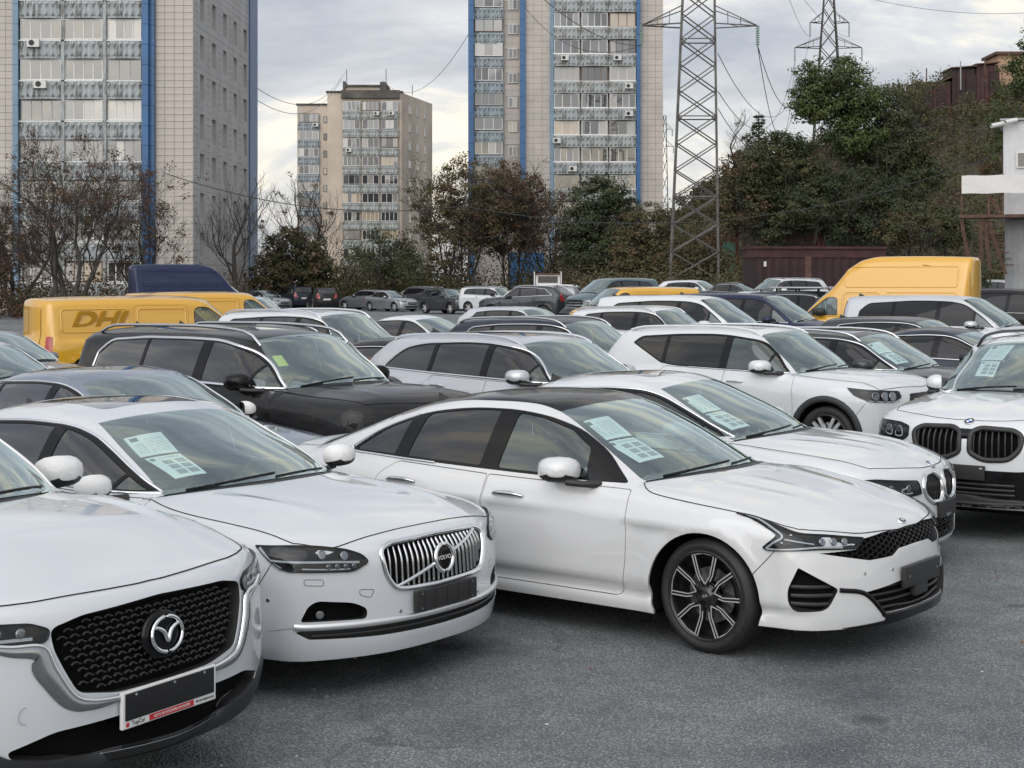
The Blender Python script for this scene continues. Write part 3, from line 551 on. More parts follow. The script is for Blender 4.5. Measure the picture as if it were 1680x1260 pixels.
plant(905, 130, 285, 6.0, 'thin rust tree between the brown and dark green trees', 47, 5000, ['rust leaves', 'brown olive leaves'], .10, .34, 3, 4, r0=.14, name='broadleaf_tree')
plant(985, 120, 290, 5.5, 'dark green tree in front of the pylon tower block', 53, 0, ['dark green leaves', 'green leaves', 'dark green leaves'], .11, .55, 3, 4, r0=.16, ang=.7, up=.05, first=.12, name='broadleaf_tree', ells=[(985, 325, 52, 45), (960, 370, 45, 45), (1010, 370, 50, 50), (980, 415, 60, 40)], ek=420, eper=60, erc=.65)
plant(1062, 116, 325, 5.0, 'olive yellow tree at the foot of the pylon', 59, 0, ['olive leaves', 'brown olive leaves', 'olive leaves'], .10, .55, 4, 4, r0=.14, ang=.7, up=.05, first=.1, name='broadleaf_tree', ells=[(1062, 365, 48, 42), (1040, 415, 50, 45), (1090, 415, 50, 45)], ek=330, eper=55, erc=.6)
plant(1150, 112, 360, 5.0, 'olive bush inside the pylon feet', 61, 6500, ['olive leaves', 'brown olive leaves'], .11, .5, 4, 3, r0=.12, ang=.75, first=.1, name='round_bush', cat='bush')

# ---------------------------------------------------------------- hill on the right with scrub
CREST = [(0, 0), (14, 1.0), (22, 11), (28, 15.5), (38, 18), (48, 20.5), (54, 23.5), (66, 27.5), (90, 32), (160, 30), (320, 10)]
cx_, cz_ = [c[0] for c in CREST], [c[1] for c in CREST]
def hill_z(x, y):
    if y < 118: return -3.0
    c = float(np.interp(x * 200.0 / max(y, 150), cx_, cz_)) if y > 150 else float(np.interp(x * 200.0 / 150, cx_, cz_))
    t = max(0.0, min(1.0, (y - 118) / 82.0)); return world_z(x, y) - .4 + c * (t * t * (3 - 2 * t)) + .8 * math.sin(x * .31 + y * .17) * t
V = []; xs3 = np.arange(2, 200, 3.0); ys3 = np.concatenate([np.arange(116, 206, 4.0), np.arange(210, 330, 20)])
for y in ys3:
    for x in xs3: V.append((x, y, hill_z(x, min(y, 202)) - max(0, y - 202) * .12))
nx = len(xs3); Fc = [(j * nx + i, j * nx + i + 1, (j + 1) * nx + i + 1, (j + 1) * nx + i) for j in range(len(ys3) - 1) for i in range(nx - 1)]
o = link('hill', mesh_from('hill', V, Fc), None, 'hill soil'); o['kind'] = 'structure'
def scrub(name, n, lm, seed, x0, x1, y0, y1, h0, h1, per, size, zf=hill_z, density=None):
    r_ = np.random.default_rng(seed); C_ = []; N_ = []
    for i in range(n):
        y = r_.uniform(y0, y1); xx = r_.uniform(x0, x1) * (y / y1 if x0 > 0 else 1)
        if density is not None and not density(xx, y): continue
        h = r_.uniform(h0, h1) * (.45 if y > 172 and zf is hill_z else 1); z = zf(xx, y); k = int(per * r_.uniform(.6, 1.3))
        u = r_.normal(0, 1, (k, 3)); u /= np.linalg.norm(u, axis=1, keepdims=True); rr = r_.random((k, 1)) ** .45
        C_.append(np.array([xx, y, z + h * .45]) + u * rr * np.array([h * .6, h * .6, h * .55])); N_.append(u * .8 + np.array([0, 0, .5]) + r_.normal(0, .4, (k, 3)))
    Vv, F_ = leaf_quads(np.vstack(C_), np.vstack(N_), size, r_)
    o = link(name, quads(name, Vv, F_), None, lm); o['kind'] = 'stuff'; return o
scrub('hillside_scrub', 640, 'olive leaves', 1, 18, 90, 122, 206, 2.0, 4.6, 95, .17)
scrub('hillside_scrub', 620, 'brown olive leaves', 2, 18, 90, 122, 206, 1.8, 4.2, 95, .17)
scrub('hillside_scrub', 190, 'green leaves', 3, 18, 90, 120, 206, 2.0, 5.0, 95, .17)
scrub('hillside_scrub', 80, 'rust leaves', 4, 22, 90, 125, 206, 1.5, 3.4, 80, .15)
# low weeds and bushes along the back of the yard
scrub('weeds', 190, 'brown olive leaves', 5, -40, 30, 119, 129, 1.4, 4.6, 120, .10, world_z); scrub('weeds', 150, 'olive leaves', 6, -40, 34, 118, 128, 1.2, 4.2, 120, .10, world_z)
scrub('weeds', 70, 'green leaves', 7, -18, -2, 119, 125, 1.2, 3.4, 120, .09, world_z); scrub('weeds', 110, 'rust leaves', 8, -38, -17, 86, 101, 1.2, 4.0, 110, .09, world_z); scrub('weeds', 90, 'olive leaves', 12, -38, -17, 86, 101, 1.0, 3.4, 110, .09, world_z)
scrub('weeds', 130, 'olive leaves', 9, 5, 32, 98, 117, 1.6, 4.4, 120, .10, world_z); scrub('weeds', 120, 'brown olive leaves', 10, 4, 32, 98, 117, 1.4, 4.2, 120, .10, world_z)
for sd, lm_, a_, b_ in ((31, 'brown olive leaves', -15, -4), (32, 'olive leaves', -15, -4), (33, 'brown olive leaves', 1, 13), (34, 'olive leaves', 1, 13), (35, 'dark green leaves', -9, 12)): scrub('undergrowth', 46, lm_, sd, a_, b_, 126, 133, 2.6, 6.5, 170, .11, world_z)
# woods beyond the yard on the left
scrub('treeline', 150, 'brown olive leaves', 21, -150, -42, 125, 165, 4, 9, 170, .26, world_z); scrub('treeline', 150, 'olive leaves', 22, -150, -42, 125, 165, 4, 9, 170, .26, world_z)
# the trees on the slope
def slope_tree(px, Y, top, wd, label, seed, leafn, lm, **k):
    Xs = PX(px, Y); b = hill_z(Xs, Y) - world_z(Xs, Y) if Y > 118 else k.pop('base', 0.0); k.pop('base', None)
    return plant(px, Y, top, wd, label, seed, leafn, lm, base=b, **k)
GT = ['bright green leaves', 'green leaves', 'bright green leaves']; DT = ['dark green leaves', 'green leaves', 'dark green leaves']; OT = ['olive leaves', 'green leaves', 'brown olive leaves']
slope_tree(1368, 122, 110, 7.0, 'tall green tree rising above the hill with an open fork', 71, 0, GT, size=.12, depth=4, r0=.34, ang=.75, up=.05, first=.5, nb=(4, 5), name='broadleaf_tree', wob=.18, ells=[(1365, 125, 62, 36), (1325, 165, 38, 34), (1410, 165, 48, 38), (1370, 180, 60, 30), (1400, 222, 62, 34)], ek=430, eper=60, erc=.8)
slope_tree(1290, 119, 225, 7.0, 'green tree with low boughs right of the pylon', 73, 0, ['green leaves', 'olive leaves', 'dark green leaves'], size=.12, stems=2, r0=.2, ang=.7, up=.04, first=.12, name='broadleaf_tree', ells=[(1285, 255, 62, 40), (1255, 310, 60, 45), (1320, 300, 50, 45)], ek=420, eper=60, erc=.75)
slope_tree(1222, 117, 240, 5.0, 'olive tree touching the right leg of the pylon', 79, 0, OT, size=.11, stems=2, r0=.15, ang=.65, first=.12, name='broadleaf_tree', ells=[(1222, 275, 40, 35), (1215, 335, 48, 50)], ek=260, eper=55, erc=.65)
slope_tree(1455, 124, 160, 7.0, 'dark green tree right of the tall green tree', 83, 0, ['green leaves', 'dark green leaves', 'olive leaves'], size=.12, stems=2, r0=.26, ang=.65, up=.06, first=.12, name='broadleaf_tree', ells=[(1445, 190, 48, 45), (1480, 235, 52, 50), (1430, 250, 60, 45), (1500, 290, 50, 45)], ek=520, eper=60, erc=.8)
slope_tree(1410, 117, 290, 8.0, 'dark green bush below the tall green tree', 89, 0, DT, size=.11, stems=4, depth=3, r0=.16, ang=.8, up=.03, first=.08, name='round_bush', cat='bush', ells=[(1400, 320, 75, 50), (1455, 340, 60, 50), (1420, 375, 80, 35)], ek=420, eper=60, erc=.75)
slope_tree(1325, 116, 310, 7.0, 'dark olive bush in front of the red garages', 97, 0, ['dark green leaves', 'olive leaves', 'dark green leaves'], size=.11, stems=4, depth=3, r0=.16, ang=.8, up=.03, first=.08, name='round_bush', cat='bush', ells=[(1315, 345, 60, 40), (1270, 375, 40, 30)], ek=240, eper=55, erc=.65)
slope_tree(1490, 114, 325, 6.0, 'ragged olive bush left of the white cabin', 101, 0, OT, size=.10, stems=4, depth=3, r0=.12, ang=.8, first=.08, name='round_bush', cat='bush', base=1.0, ells=[(1500, 365, 48, 35), (1470, 385, 35, 25)], ek=170, eper=50, erc=.6)
slope_tree(1552, 118, 335, 6.0, 'grassy green bush beside the cabin stairs', 103, 0, ['green leaves', 'olive leaves'], size=.10, stems=4, depth=3, r0=.12, ang=.8, first=.08, name='round_bush', cat='bush', ells=[(1555, 375, 42, 38)], ek=150, eper=50, erc=.6)
slope_tree(1207, 170, 172, 4.5, 'bare treetop on the skyline right of the pylon', 107, 120, 'olive leaves', size=.14, stems=1, depth=4, wm='grey bark', r0=.13, ang=.5, up=.2, name='bare_tree')
slope_tree(1490, 175, 118, 9.0, 'pale green treetop on the skyline by the red fence', 109, 3500, 'olive leaves', size=.16, spr=.6, stems=2, depth=4, r0=.2, name='broadleaf_tree')
slope_tree(1690, 150, 22, 8.0, 'green tree hanging in at the upper right corner', 113, 7000, ['green leaves', 'bright green leaves'], size=.15, spr=.5, stems=1, depth=4, r0=.3, first=.2, name='broadleaf_tree')
# conifer
def conifer(px, Y, top, label):
    Xs = PX(px, Y); Z = hill_z(Xs, Y); H = PZ(top, Y) - Z; r_ = np.random.default_rng(3); Wd = Wood(); Wd.tube([(0, 0, 0), (0, 0, H * .5), (0, 0, H)], [.22, .14, .03], 6); P = []
    for k in range(26):
        z = H * (.15 + .83 * k / 26); L_ = (1 - z / H) * H * .24 + .35
        for j in range(7):
            a = j * .9 + k * .5 + r_.random() * .3; e = np.array([math.cos(a) * L_, math.sin(a) * L_, -.18 * L_]); Wd.tube([(0, 0, z), tuple(np.array([0, 0, z]) + e)], [.035, .01], 3)
            for q in np.linspace(.25, 1, 7): P.append(np.array([0, 0, z]) + e * q)
    tree_object('conifer_tree', label, Xs, Y, Z, Wd, [leaf_cloud(P, 4200, .16, .13, r_)], 'bark', 'dark green leaves')
conifer(1245, 165, 182, 'small dark conifer on the skyline right of the pylon')

# ---------------------------------------------------------------- pylons and cables
mat('galvanised steel', (.13, .127, .12), .55, metal=.35, noise=(1.5, .6, 1.35, 5)); mat('dark steel', (.085, .08, .075), .7, metal=.3); mat('insulator glass', (.20, .30, .25), .2, coat=.6); mat('cable', (.03, .03, .032), .6); mat('pale cable', (.16, .16, .17), .6)
def angle_bar(name, a, b, w, parent, mt):
    """L-section steel between two points"""
    a = np.array(a, float); b = np.array(b, float); t = b - a; L_ = np.linalg.norm(t); t /= L_; ref = np.array([0, 1., 0]) if abs(t[1]) < .8 else np.array([1., 0, 0]); u = np.cross(t, ref); u /= np.linalg.norm(u); v = np.cross(t, u); d = w * .18
    sec = [(0, 0), (w, 0), (w, d), (d, d), (d, w), (0, w)]; V = [tuple(a + u * (p - w / 2) + v * (q - w / 2)) for p, q in sec] + [tuple(b + u * (p - w / 2) + v * (q - w / 2)) for p, q in sec]
    F_ = [(i, (i + 1) % 6, 6 + (i + 1) % 6, 6 + i) for i in range(6)] + [(5, 4, 3, 2, 1, 0), (6, 7, 8, 9, 10, 11)]
    return link(name, mesh_from(name, V, F_, smooth=False), parent, mt)
def insulator(parent, p, q, mt='insulator glass'):
    p = np.array(p, float); q = np.array(q, float); n = 9; pts = []; rad = []
    for k in range(n * 4 + 1): f = k / (n * 4); pts.append(p + (q - p) * f); rad.append(.05 if k % 4 in (0, 3) else .15)
    Wd = Wood(); Wd.tube(pts, rad, 8); return link('insulator', mesh_from('insulator', Wd.V, Wd.F), parent, mt)
def pylon(label, Y, bl, br, tl, tr, pybase, pytop, n, arms, w, mt, z0=None, depth=None, horiz=()):
    """lattice tower from its outline in the picture plane at depth Y: base and top columns, rows of the cross-arms (row, left column, right column, drop)"""
    zb, zt = PZ(pybase, Y) if z0 is None else z0, PZ(pytop, Y); cxb = PX((bl + br) / 2, Y); o = empty('lattice_pylon', (cxb, Y, zb), 0, label, 'pylon')
    def corner(i, z):
        f = (z - zb) / (zt - zb); xl_ = PX(bl + (tl - bl) * f, Y); xr2 = PX(br + (tr - br) * f, Y); wd = (xr2 - xl_) * .80; sh = (xr2 - xl_) * .10
        x_ = (xl_, xr2 - sh, xr2, xl_ + sh)[i]; y_ = (-wd / 2, -wd / 2, wd / 2, wd / 2)[i]; return np.array([x_ - cxb, y_, z - zb])
    lv = [zb + (zt - zb) * (1 - (1 - k / n) ** 1.12) for k in range(n + 1)]
    for i in range(4):
        for a, b in zip(lv[:-1], lv[1:]): angle_bar('leg', corner(i, a), corner(i, b), w * 1.55, o, mt)
    for k in range(n):
        a, b = lv[k], lv[k + 1]
        for i in range(4):
            j = (i + 1) % 4; angle_bar('brace', corner(i, a), corner(j, b), w, o, mt); angle_bar('brace', corner(j, a), corner(i, b), w, o, mt)
            if k in horiz or k == n - 1: angle_bar('brace', corner(i, b), corner(j, b), w, o, mt)
    tips = []
    for (py, lx, rx, drop) in arms:
        z = PZ(py, Y)
        for tipx, (ia, ib) in ((lx, (0, 3)), (rx, (1, 2))):
            tip = np.array([PX(tipx, Y) - cxb, 0, z - zb]); hh = 1.9 * w / .13
            for i in (ia, ib): angle_bar('cross_arm', corner(i, z), tip, w, o, mt); angle_bar('cross_arm', corner(i, min(zt, z + hh)), tip, w * .8, o, mt)
            c0, c1 = corner(ia, z), corner(ib, z)
            for f in (.3, .6): angle_bar('brace', c0 + (tip - c0) * f, c1 + (tip - c1) * min(1, f + .25), w * .6, o, mt); angle_bar('brace', c0 + (tip - c0) * f, corner(ia, min(zt, z + hh)) + (tip - corner(ia, min(zt, z + hh))) * f, w * .6, o, mt)
            q = tip + np.array([0, 0, -drop]); insulator(o, tip, q); tips.append(q + np.array([cxb, Y, zb]))
    return o, tips
P1, tips1 = pylon('big pale steel lattice pylon between the tower and the hill', 108, 1093, 1184, 1126, 1172, 440, -190, 17, [(42, 1052, 1243, 1.4), (-140, 1080, 1215, 1.4)], .085, 'galvanised steel', z0=.4, horiz=(3, 6, 9, 11))
P2, tips2 = pylon('dark lattice pylon standing on the hill behind the tall green tree', 240, 1330, 1388, 1354, 1366, 190, -40, 9, [(37, 1329, 1393, 2.2), (78, 1304, 1414, 2.2)], .11, 'dark steel', z0=22)
P3, tips3 = pylon('thin distant lattice pylon beside the right tower edge', 330, 1083, 1098, 1088, 1093, 300, 190, 8, [(212, 1078, 1103, 1.5), (240, 1076, 1105, 1.5)], .09, 'dark steel', z0=10)
def cable(label, a, b, sag, r=.03, mt='cable', n=24):
    a = np.array(a, float); b = np.array(b, float); t = np.linspace(0, 1, n)[:, None]; p = a + (b - a) * t; p[:, 2] -= (4 * sag * t * (1 - t))[:, 0]; Wd = Wood(); Wd.tube(p, [r] * n, 5)
    o = link('power_cable', mesh_from('power_cable', Wd.V, Wd.F), None, mt); tag(o, label, 'cable', 'cables strung across the sky'); return o
def pp(px, py, Y): return (PX(px, Y), Y, PZ(py, Y))
cable('cable from left pylon arm running up behind the beige tower', tips1[0], pp(830, -60, 70), 1.0, .022)
cable('cable from right pylon arm towards the hill pylon lower left arm', tips1[1], tips2[2], 9, .03)
cable('cable from right pylon arm dropping steeply to the tall green tree', tips1[1], pp(1300, 175, 150), 1.5, .03)
cable('cable between the two pylons sagging below the others', pp(1178, 88, 108), tips2[0], 8, .028)
cable('thin cable between the pylons at mid height', pp(1178, 150, 108), tips2[2], 6, .028)
cable('thin low cable from the pylon to the skyline trees', pp(1178, 178, 108), pp(1310, 160, 200), 5, .028)
cable('steep cable rising from hill pylon left arm to the top of the picture', tips2[0], pp(1285, -30, 120), 1, .02)
cable('second steep cable rising from the hill pylon', tips2[1], pp(1297, -30, 120), 1, .02)
cable('thin cable crossing the sky at the upper right', pp(1420, -4, 90), pp(1700, 20, 90), .4, .015, 'pale cable')
cable('thin upper wire between left tower and ochre tower roof', pp(415, 140, 128), pp(565, 120, 236), 3, .03, 'pale cable')
cable('thin lower wire between left tower and ochre tower roof', pp(415, 160, 128), pp(560, 130, 236), 3, .03, 'pale cable')
cable('thin wire from ochre tower roof up to the right tower', pp(628, 132, 236), pp(775, 45, 162), 4, .03, 'pale cable')
cable('dark cable strung in front of the trees from the left tower', pp(270, 284, 78), pp(760, 338, 78), .9, .022)
cable('dark cable continuing right in front of the trees to the pylon', pp(760, 338, 78), pp(1680, 235, 78), 2.2, .022)
cable('thin slack cable from the upper beige tower to the left pylon arm', pp(860, 10, 150), tips1[0], 2, .025)

# ---------------------------------------------------------------- sheds, container, cabin
mat('rusty red sheet', (.055, .020, .020), .7, noise=(1.2, .45, 1.4, 8)); mat('dark maroon sheet', (.028, .011, .013), .7, noise=(1.0, .5, 1.5, 8)); mat('red garage paint', (.13, .03, .022), .75, noise=(1.0, .5, 1.3, 8)); mat('green door paint', (.05, .16, .12), .6); mat('peach wall', (.46, .30, .20), .85, noise=(.8, .8, 1.1, 6))
mat('white sheet metal', (.60, .61, .62), .5, noise=(1.5, .86, 1.06, 6)); mat('grey sheet metal', (.33, .34, .35), .5, noise=(1.5, .8, 1.1, 6)); mat('banner cloth', (.66, .66, .64), .7, bump=(6, .5, .03)); mat('rusty steel', (.10, .055, .04), .8, noise=(4, .6, 1.4, 5)); mat('window dark', (.012, .013, .015), .08, coat=1)
def corrugated(name, x0, x1, z0, z1, y, pitch, d, mt, parent, axis='x'):
    """folded sheet wall, one piece"""
    n = max(2, int((x1 - x0) / pitch)) * 4; V = []; F_ = []
    for k in range(n + 1):
        u = x0 + (x1 - x0) * k / n; dd = (0, 0, -d, -d)[k % 4]
        for z in (z0, z1): V.append((u, y + dd, z) if axis == 'x' else (y + dd, u, z))
    for k in range(n): F_.append((2 * k, 2 * k + 2, 2 * k + 3, 2 * k + 1))
    return link(name, mesh_from(name, V, F_, smooth=False), parent, mt)
# container in front of the slope
Yc = 76.0; zc0 = PZ(470, Yc) + 0; zt1 = PZ(404, Yc)
o = empty('shipping_container', (PX(1241, Yc), Yc, ground_z(PX(1340, Yc), Yc)), math.radians(8), 'long dark maroon rusty container behind the tall yellow van', 'container'); zt1 -= o.location.z
Lc = PX(1456, Yc) - PX(1241, Yc)
B = Boxes().add(.02, Lc * 1.02, .05, 2.4, 0, zt1 - .12); B.build('box', 'dark maroon sheet', o); corrugated('side_sheet', 0, Lc * 1.02, .1, zt1 * .97 - .25, -.02, .42, .025, 'dark maroon sheet', o)
Boxes().add(-.04, Lc * 1.02 + .04, -.09, 2.45, zt1 - .55, zt1 - .12).build('top_rail', 'rusty red sheet', o); Boxes().add(-.1, Lc * 1.03, -.2, 2.6, zt1 - .12, zt1).build('roof', 'rusty red sheet', o); Boxes().add(.35, .48, -.095, -.08, zt1 - 1.0, zt1 - .75).build('sign_plate', 'white frame', o)
Boxes().add(Lc * .38, Lc * .43, -.1, 0, 0, zt1 - .5).build('corner_post', 'rusty steel', o)
# red garages in the trees
for (a, b, y0, y1, lab) in ((1140, 1212, 380, 410, 'low red garage behind the pylon feet'), (1285, 1400, 362, 400, 'red garage with doors under the dark trees')):
    Yg = 117.5; g = empty('garage', (PX(a, Yg), Yg, 0), 0, lab, 'garage'); Lg = PX(b, Yg) - PX(a, Yg); zt2 = PZ(y0, Yg)
    Boxes().add(0, Lg, 0, 3, -.5, zt2 - .25).build('wall', 'red garage paint', g); Boxes().add(-.2, Lg + .2, -.3, 3.2, zt2 - .25, zt2).build('roof', 'rusty red sheet', g)
    for k in range(2): Boxes().add(Lg * (.12 + .5 * k), Lg * (.12 + .5 * k) + Lg * .3, -.04, 0, .2, zt2 - .8).build('door', 'green door paint' if k else 'rusty red sheet', g)
# rusty sheds along the crest
Ys = 186.0
for i, (a, b, t0, mtc) in enumerate(((1500, 1560, 132, 'rusty red sheet'), (1562, 1600, 110, 'dark maroon sheet'), (1602, 1637, 104, 'rusty red sheet'))):
    g = empty('metal_shed', (PX(a, Ys), Ys, PZ(160, Ys)), 0, ('long low rust red shed on the hill crest', 'dark maroon shed next to the pole on the hill crest', 'rust red shed beside the peach wall on the crest')[i], 'shed'); Ls = PX(b, Ys) - PX(a, Ys); h_ = PZ(t0, Ys) - PZ(160, Ys)
    Boxes().add(0, Ls, 0.02, 4, -3, h_ - .2).build('wall', mtc, g); corrugated('front_sheet', 0, Ls, -3, h_ - .2, -.02, .5, .06, mtc, g)
    V = [(-.2, -.4, h_ - .2 - (0 if i else 1.4)), (Ls + .2, -.4, h_ + (.4 if i == 0 else .05)), (Ls + .2, 4.3, h_ + (.4 if i == 0 else .05)), (-.2, 4.3, h_ - .2 - (0 if i else 1.4))]; V += [(p[0], p[1], p[2] + .14) for p in V]
    link('roof', mesh_from('roof', V, BF, smooth=False), g, 'rusty steel'); Boxes().add(Ls * .6, Ls * .6 + 1.2, -.13, -.1, -2, h_ - 1.0).build('door', 'dark maroon sheet', g)
g = empty('peach_house', (PX(1637, Ys + 4), Ys + 4, PZ(120, Ys + 4)), 0, 'peach coloured house at the upper right of the hill', 'house'); Lh = PX(1720, Ys) - PX(1637, Ys); hh = PZ(90, Ys + 4) - PZ(120, Ys + 4)
Boxes().add(0, Lh, 0, 5, -6, hh).build('wall', 'peach wall', g); Boxes().add(-.4, Lh + .4, -.5, 5.4, hh, hh + .35).build('roof', 'rusty steel', g)
for px_, a, b in ((1576, 100, 135), (1616, 97, 112), (1520, 112, 135)):
    Boxes().add(-.06, .06, -.06, .06, 0, PZ(a, Ys - 3) - PZ(b + 12, Ys - 3)).build('pole', 'grey sheet metal' if px_ == 1576 else 'rusty steel').location = (PX(px_, Ys - 3), Ys - 3, PZ(b + 12, Ys - 3))
for ob in [q for q in bpy.data.objects if q.name.startswith('pole') and q.parent is None]:
    tag(ob, {0: 'pale upright pole in front of the crest sheds', 1: 'short dark pole above the crest sheds', 2: 'dark pole at the left end of the crest sheds'}[[q for q in bpy.data.objects if q.name.startswith('pole') and q.parent is None].index(ob)], 'pole')
# white cabin on a stair tower
Yk = 60.0; zk = ground_z(PX(1640, Yk), Yk); X0 = PX(1647, Yk)
g = empty('watch_cabin', (X0, Yk, zk), -.31, 'white sheet-metal cabin raised on a grey base with a banner and stairs', 'cabin'); q_ = lambda py: PZ(py, Yk) - zk
Boxes().add(.02, 5, .03, 4, q_(355), q_(197)).build('cabin_wall', 'white sheet metal', g); corrugated('cabin_sheet', 0, 5, q_(355), q_(199), -.0, .22, .010, 'white sheet metal', g); corrugated('cabin_sheet', 0, 4, q_(355), q_(199), .0, .22, .03, 'white sheet metal', g, 'y')
Boxes().add(-.15, 5.2, -.15, 4.1, q_(198), q_(195)).build('roof', 'grey sheet metal', g)
wn_ = Boxes().add(.46, 1.6, -.09, -.03, q_(276), q_(250)).build('window', 'white frame', g); Boxes().add(.52, 1.54, -.10, -.085, q_(274), q_(252)).build('pane', 'window dark', wn_)
Boxes().add(.05, 5, .1, 3.8, -.5, q_(360)).build('base', 'grey sheet metal', g); corrugated('base_sheet', .03, 5, -.5, q_(362), .08, .20, .015, 'grey sheet metal', g)
Boxes().add(PX(1580, Yk) - X0, 5, -1.4, 0, q_(359), q_(354)).build('deck', 'rusty steel', g)
for px_ in (1582, 1624, 1646): Boxes().add(PX(px_, Yk) - X0 - .03, PX(px_, Yk) - X0 + .03, -1.4, -1.34, q_(354), q_(289)).build('rail_post', 'rusty steel', g)
bn = []; nb_ = 16
for k in range(nb_ + 1):
    xx = PX(1582, Yk) - X0 + (5 - PX(1582, Yk) + X0) * .6 * k / nb_
    for j in range(5): z = q_(320) + (q_(291) - q_(320)) * j / 4; bn.append((xx, -1.46 + .012 * math.sin(k * 1.9) + .012 * math.sin(k * .8 + j), z + .012 * math.sin(k * 1.3)))
link('banner', mesh_from('banner', bn, [(k * 5 + j, (k + 1) * 5 + j, (k + 1) * 5 + j + 1, k * 5 + j + 1) for k in range(nb_) for j in range(4)]), g, 'banner cloth')
for (a, b) in (((1593, 430), (1581, 360)), ((1612, 450), (1612, 360)), ((1626, 445), (1617, 362)), ((1650, 450), (1622, 362)), ((1624, 325), (1642, 352))):
    angle_bar('strut', (PX(a[0], Yk) - X0, -1.3, q_(a[1])), (PX(b[0], Yk) - X0, -1.3, q_(b[1])), .12, g, 'rusty steel')
for k in range(8): f = k / 7; Boxes().add(PX(1612 + 30 * f, Yk) - X0, PX(1612 + 30 * f, Yk) - X0 + .5, -1.2, -.4, q_(365 + 70 * f) - .02, q_(365 + 70 * f) + .02).build('step', 'rusty steel', g)
for (px_, py_, dx_) in ((1662, 201, -.3), (1642, 206, -.35)):
    Wd = Wood(); Wd.tube([(PX(px_, Yk) - X0 + .12, -.25, q_(py_) + .06), (PX(px_, Yk) - X0 + dx_, -.5, q_(py_) - .05)], [.09, .09], 10); link('security_camera', mesh_from('security_camera', Wd.V, Wd.F), g, 'unit white')
    Boxes().add(PX(px_, Yk) - X0 + .08, PX(px_, Yk) - X0 + .16, -.3, .02, q_(py_) + .04, q_(py_) + .12).build('camera_bracket', 'unit white', g)
# creeper on a post by the tall van
plant(1606, 58, 425, 1.0, 'green creeper climbing beside the cabin', 131, 2600, 'green leaves', .05, .12, 2, 3, r0=.04, ang=.5, up=.2, first=.05, name='creeper', cat='plant', base=.2)
# small flat truck in the far row: rear of a cab with a headboard
Yt = 92.0; g = empty('flatbed_truck', (PX(896, Yt), Yt, world_z(2, Yt)), math.radians(-4), 'small white flatbed truck seen from behind in the far row', 'truck'); zz_ = lambda py: PZ(py, Yt) - g.location.z
Boxes().add(-.75, .75, 2.2, 3.6, .5, zz_(451)).build('cab', 'white paint', g); Boxes().add(-.6, .6, 2.17, 2.2, zz_(464), zz_(453)).build('rear_window', 'window dark', g); Boxes().add(-.85, .85, 0, 2.15, .75, .85).build('load_bed', 'grey sheet metal', g)
for s_ in (-1, 1): Boxes().add(s_ * .82 - .03, s_ * .82 + .03, 2.05, 2.12, .8, zz_(445)).build('headboard_post', 'white frame', g); Boxes().add(s_ * .85 - .02, s_ * .85 + .02, 0, 2.15, .85, 1.25).build('bed_side', 'white paint', g)
Boxes().add(-.8, .8, 2.05, 2.1, zz_(451), zz_(448)).build('headboard', 'rusty steel', g); Boxes().add(-.85, .85, -.03, .02, .85, 1.25).build('tailboard', 'white paint', g)
for x_ in (-.62, .62):
    for y_ in (.5, 2.9): Wd = Wood(); Wd.tube([(x_ - .09, y_, .3), (x_ + .09, y_, .3)], [.3, .3], 18); link('wheel', mesh_from('wheel', Wd.V, Wd.F), g, 'tyre')
# ---------------------------------------------------------------- car surfaces: smooth solids, panels cut from them
def smax(a, b, k):
    h = np.maximum(k - np.abs(a - b), 0.0) / k
    return np.maximum(a, b) + h * h * k * .25

def pchip(xs, ys, q):
    xs = np.asarray(xs, float); ys = np.asarray(ys, float)
    h = np.diff(xs); d = np.diff(ys) / h; m = np.zeros(len(xs))
    if len(xs) > 2:
        for i in range(1, len(xs) - 1):
            if d[i - 1] * d[i] > 0:
                w1 = 2 * h[i] + h[i - 1]; w2 = h[i] + 2 * h[i - 1]
                m[i] = (w1 + w2) / (w1 / d[i - 1] + w2 / d[i])
    m[0] = d[0]; m[-1] = d[-1]
    q = np.asarray(q, float); i = np.clip(np.searchsorted(xs, q) - 1, 0, len(xs) - 2)
    t = (q - xs[i]) / h[i]
    tc = np.clip(t, 0, 1)
    h00 = (1 + 2 * tc) * (1 - tc) ** 2; h10 = tc * (1 - tc) ** 2; h01 = tc * tc * (3 - 2 * tc); h11 = tc * tc * (tc - 1)
    r = h00 * ys[i] + h10 * h[i] * m[i] + h01 * ys[i + 1] + h11 * h[i] * m[i + 1]
    return r + np.where(t < 0, t * h[i] * m[0], 0) + np.where(t > 1, (t - 1) * h[i] * m[-1], 0)

class Lut:
    def __init__(s, pts, lo=-6.5, hi=2.5, n=1801, blur=.035):
        pts = sorted(pts); s.g = np.linspace(lo, hi, n)
        v = pchip([p[0] for p in pts], [p[1] for p in pts], s.g)
        if blur > 0:
            k = max(1, int(blur * 3 / (s.g[1] - s.g[0]))); w = np.exp(-.5 * (np.arange(-k, k + 1) / (k / 3)) ** 2); w /= w.sum()
            v = np.convolve(np.pad(v, k, mode='reflect', reflect_type='odd'), w, mode='valid')
        s.v = v
    def __call__(s, x): return np.interp(x, s.g, s.v)

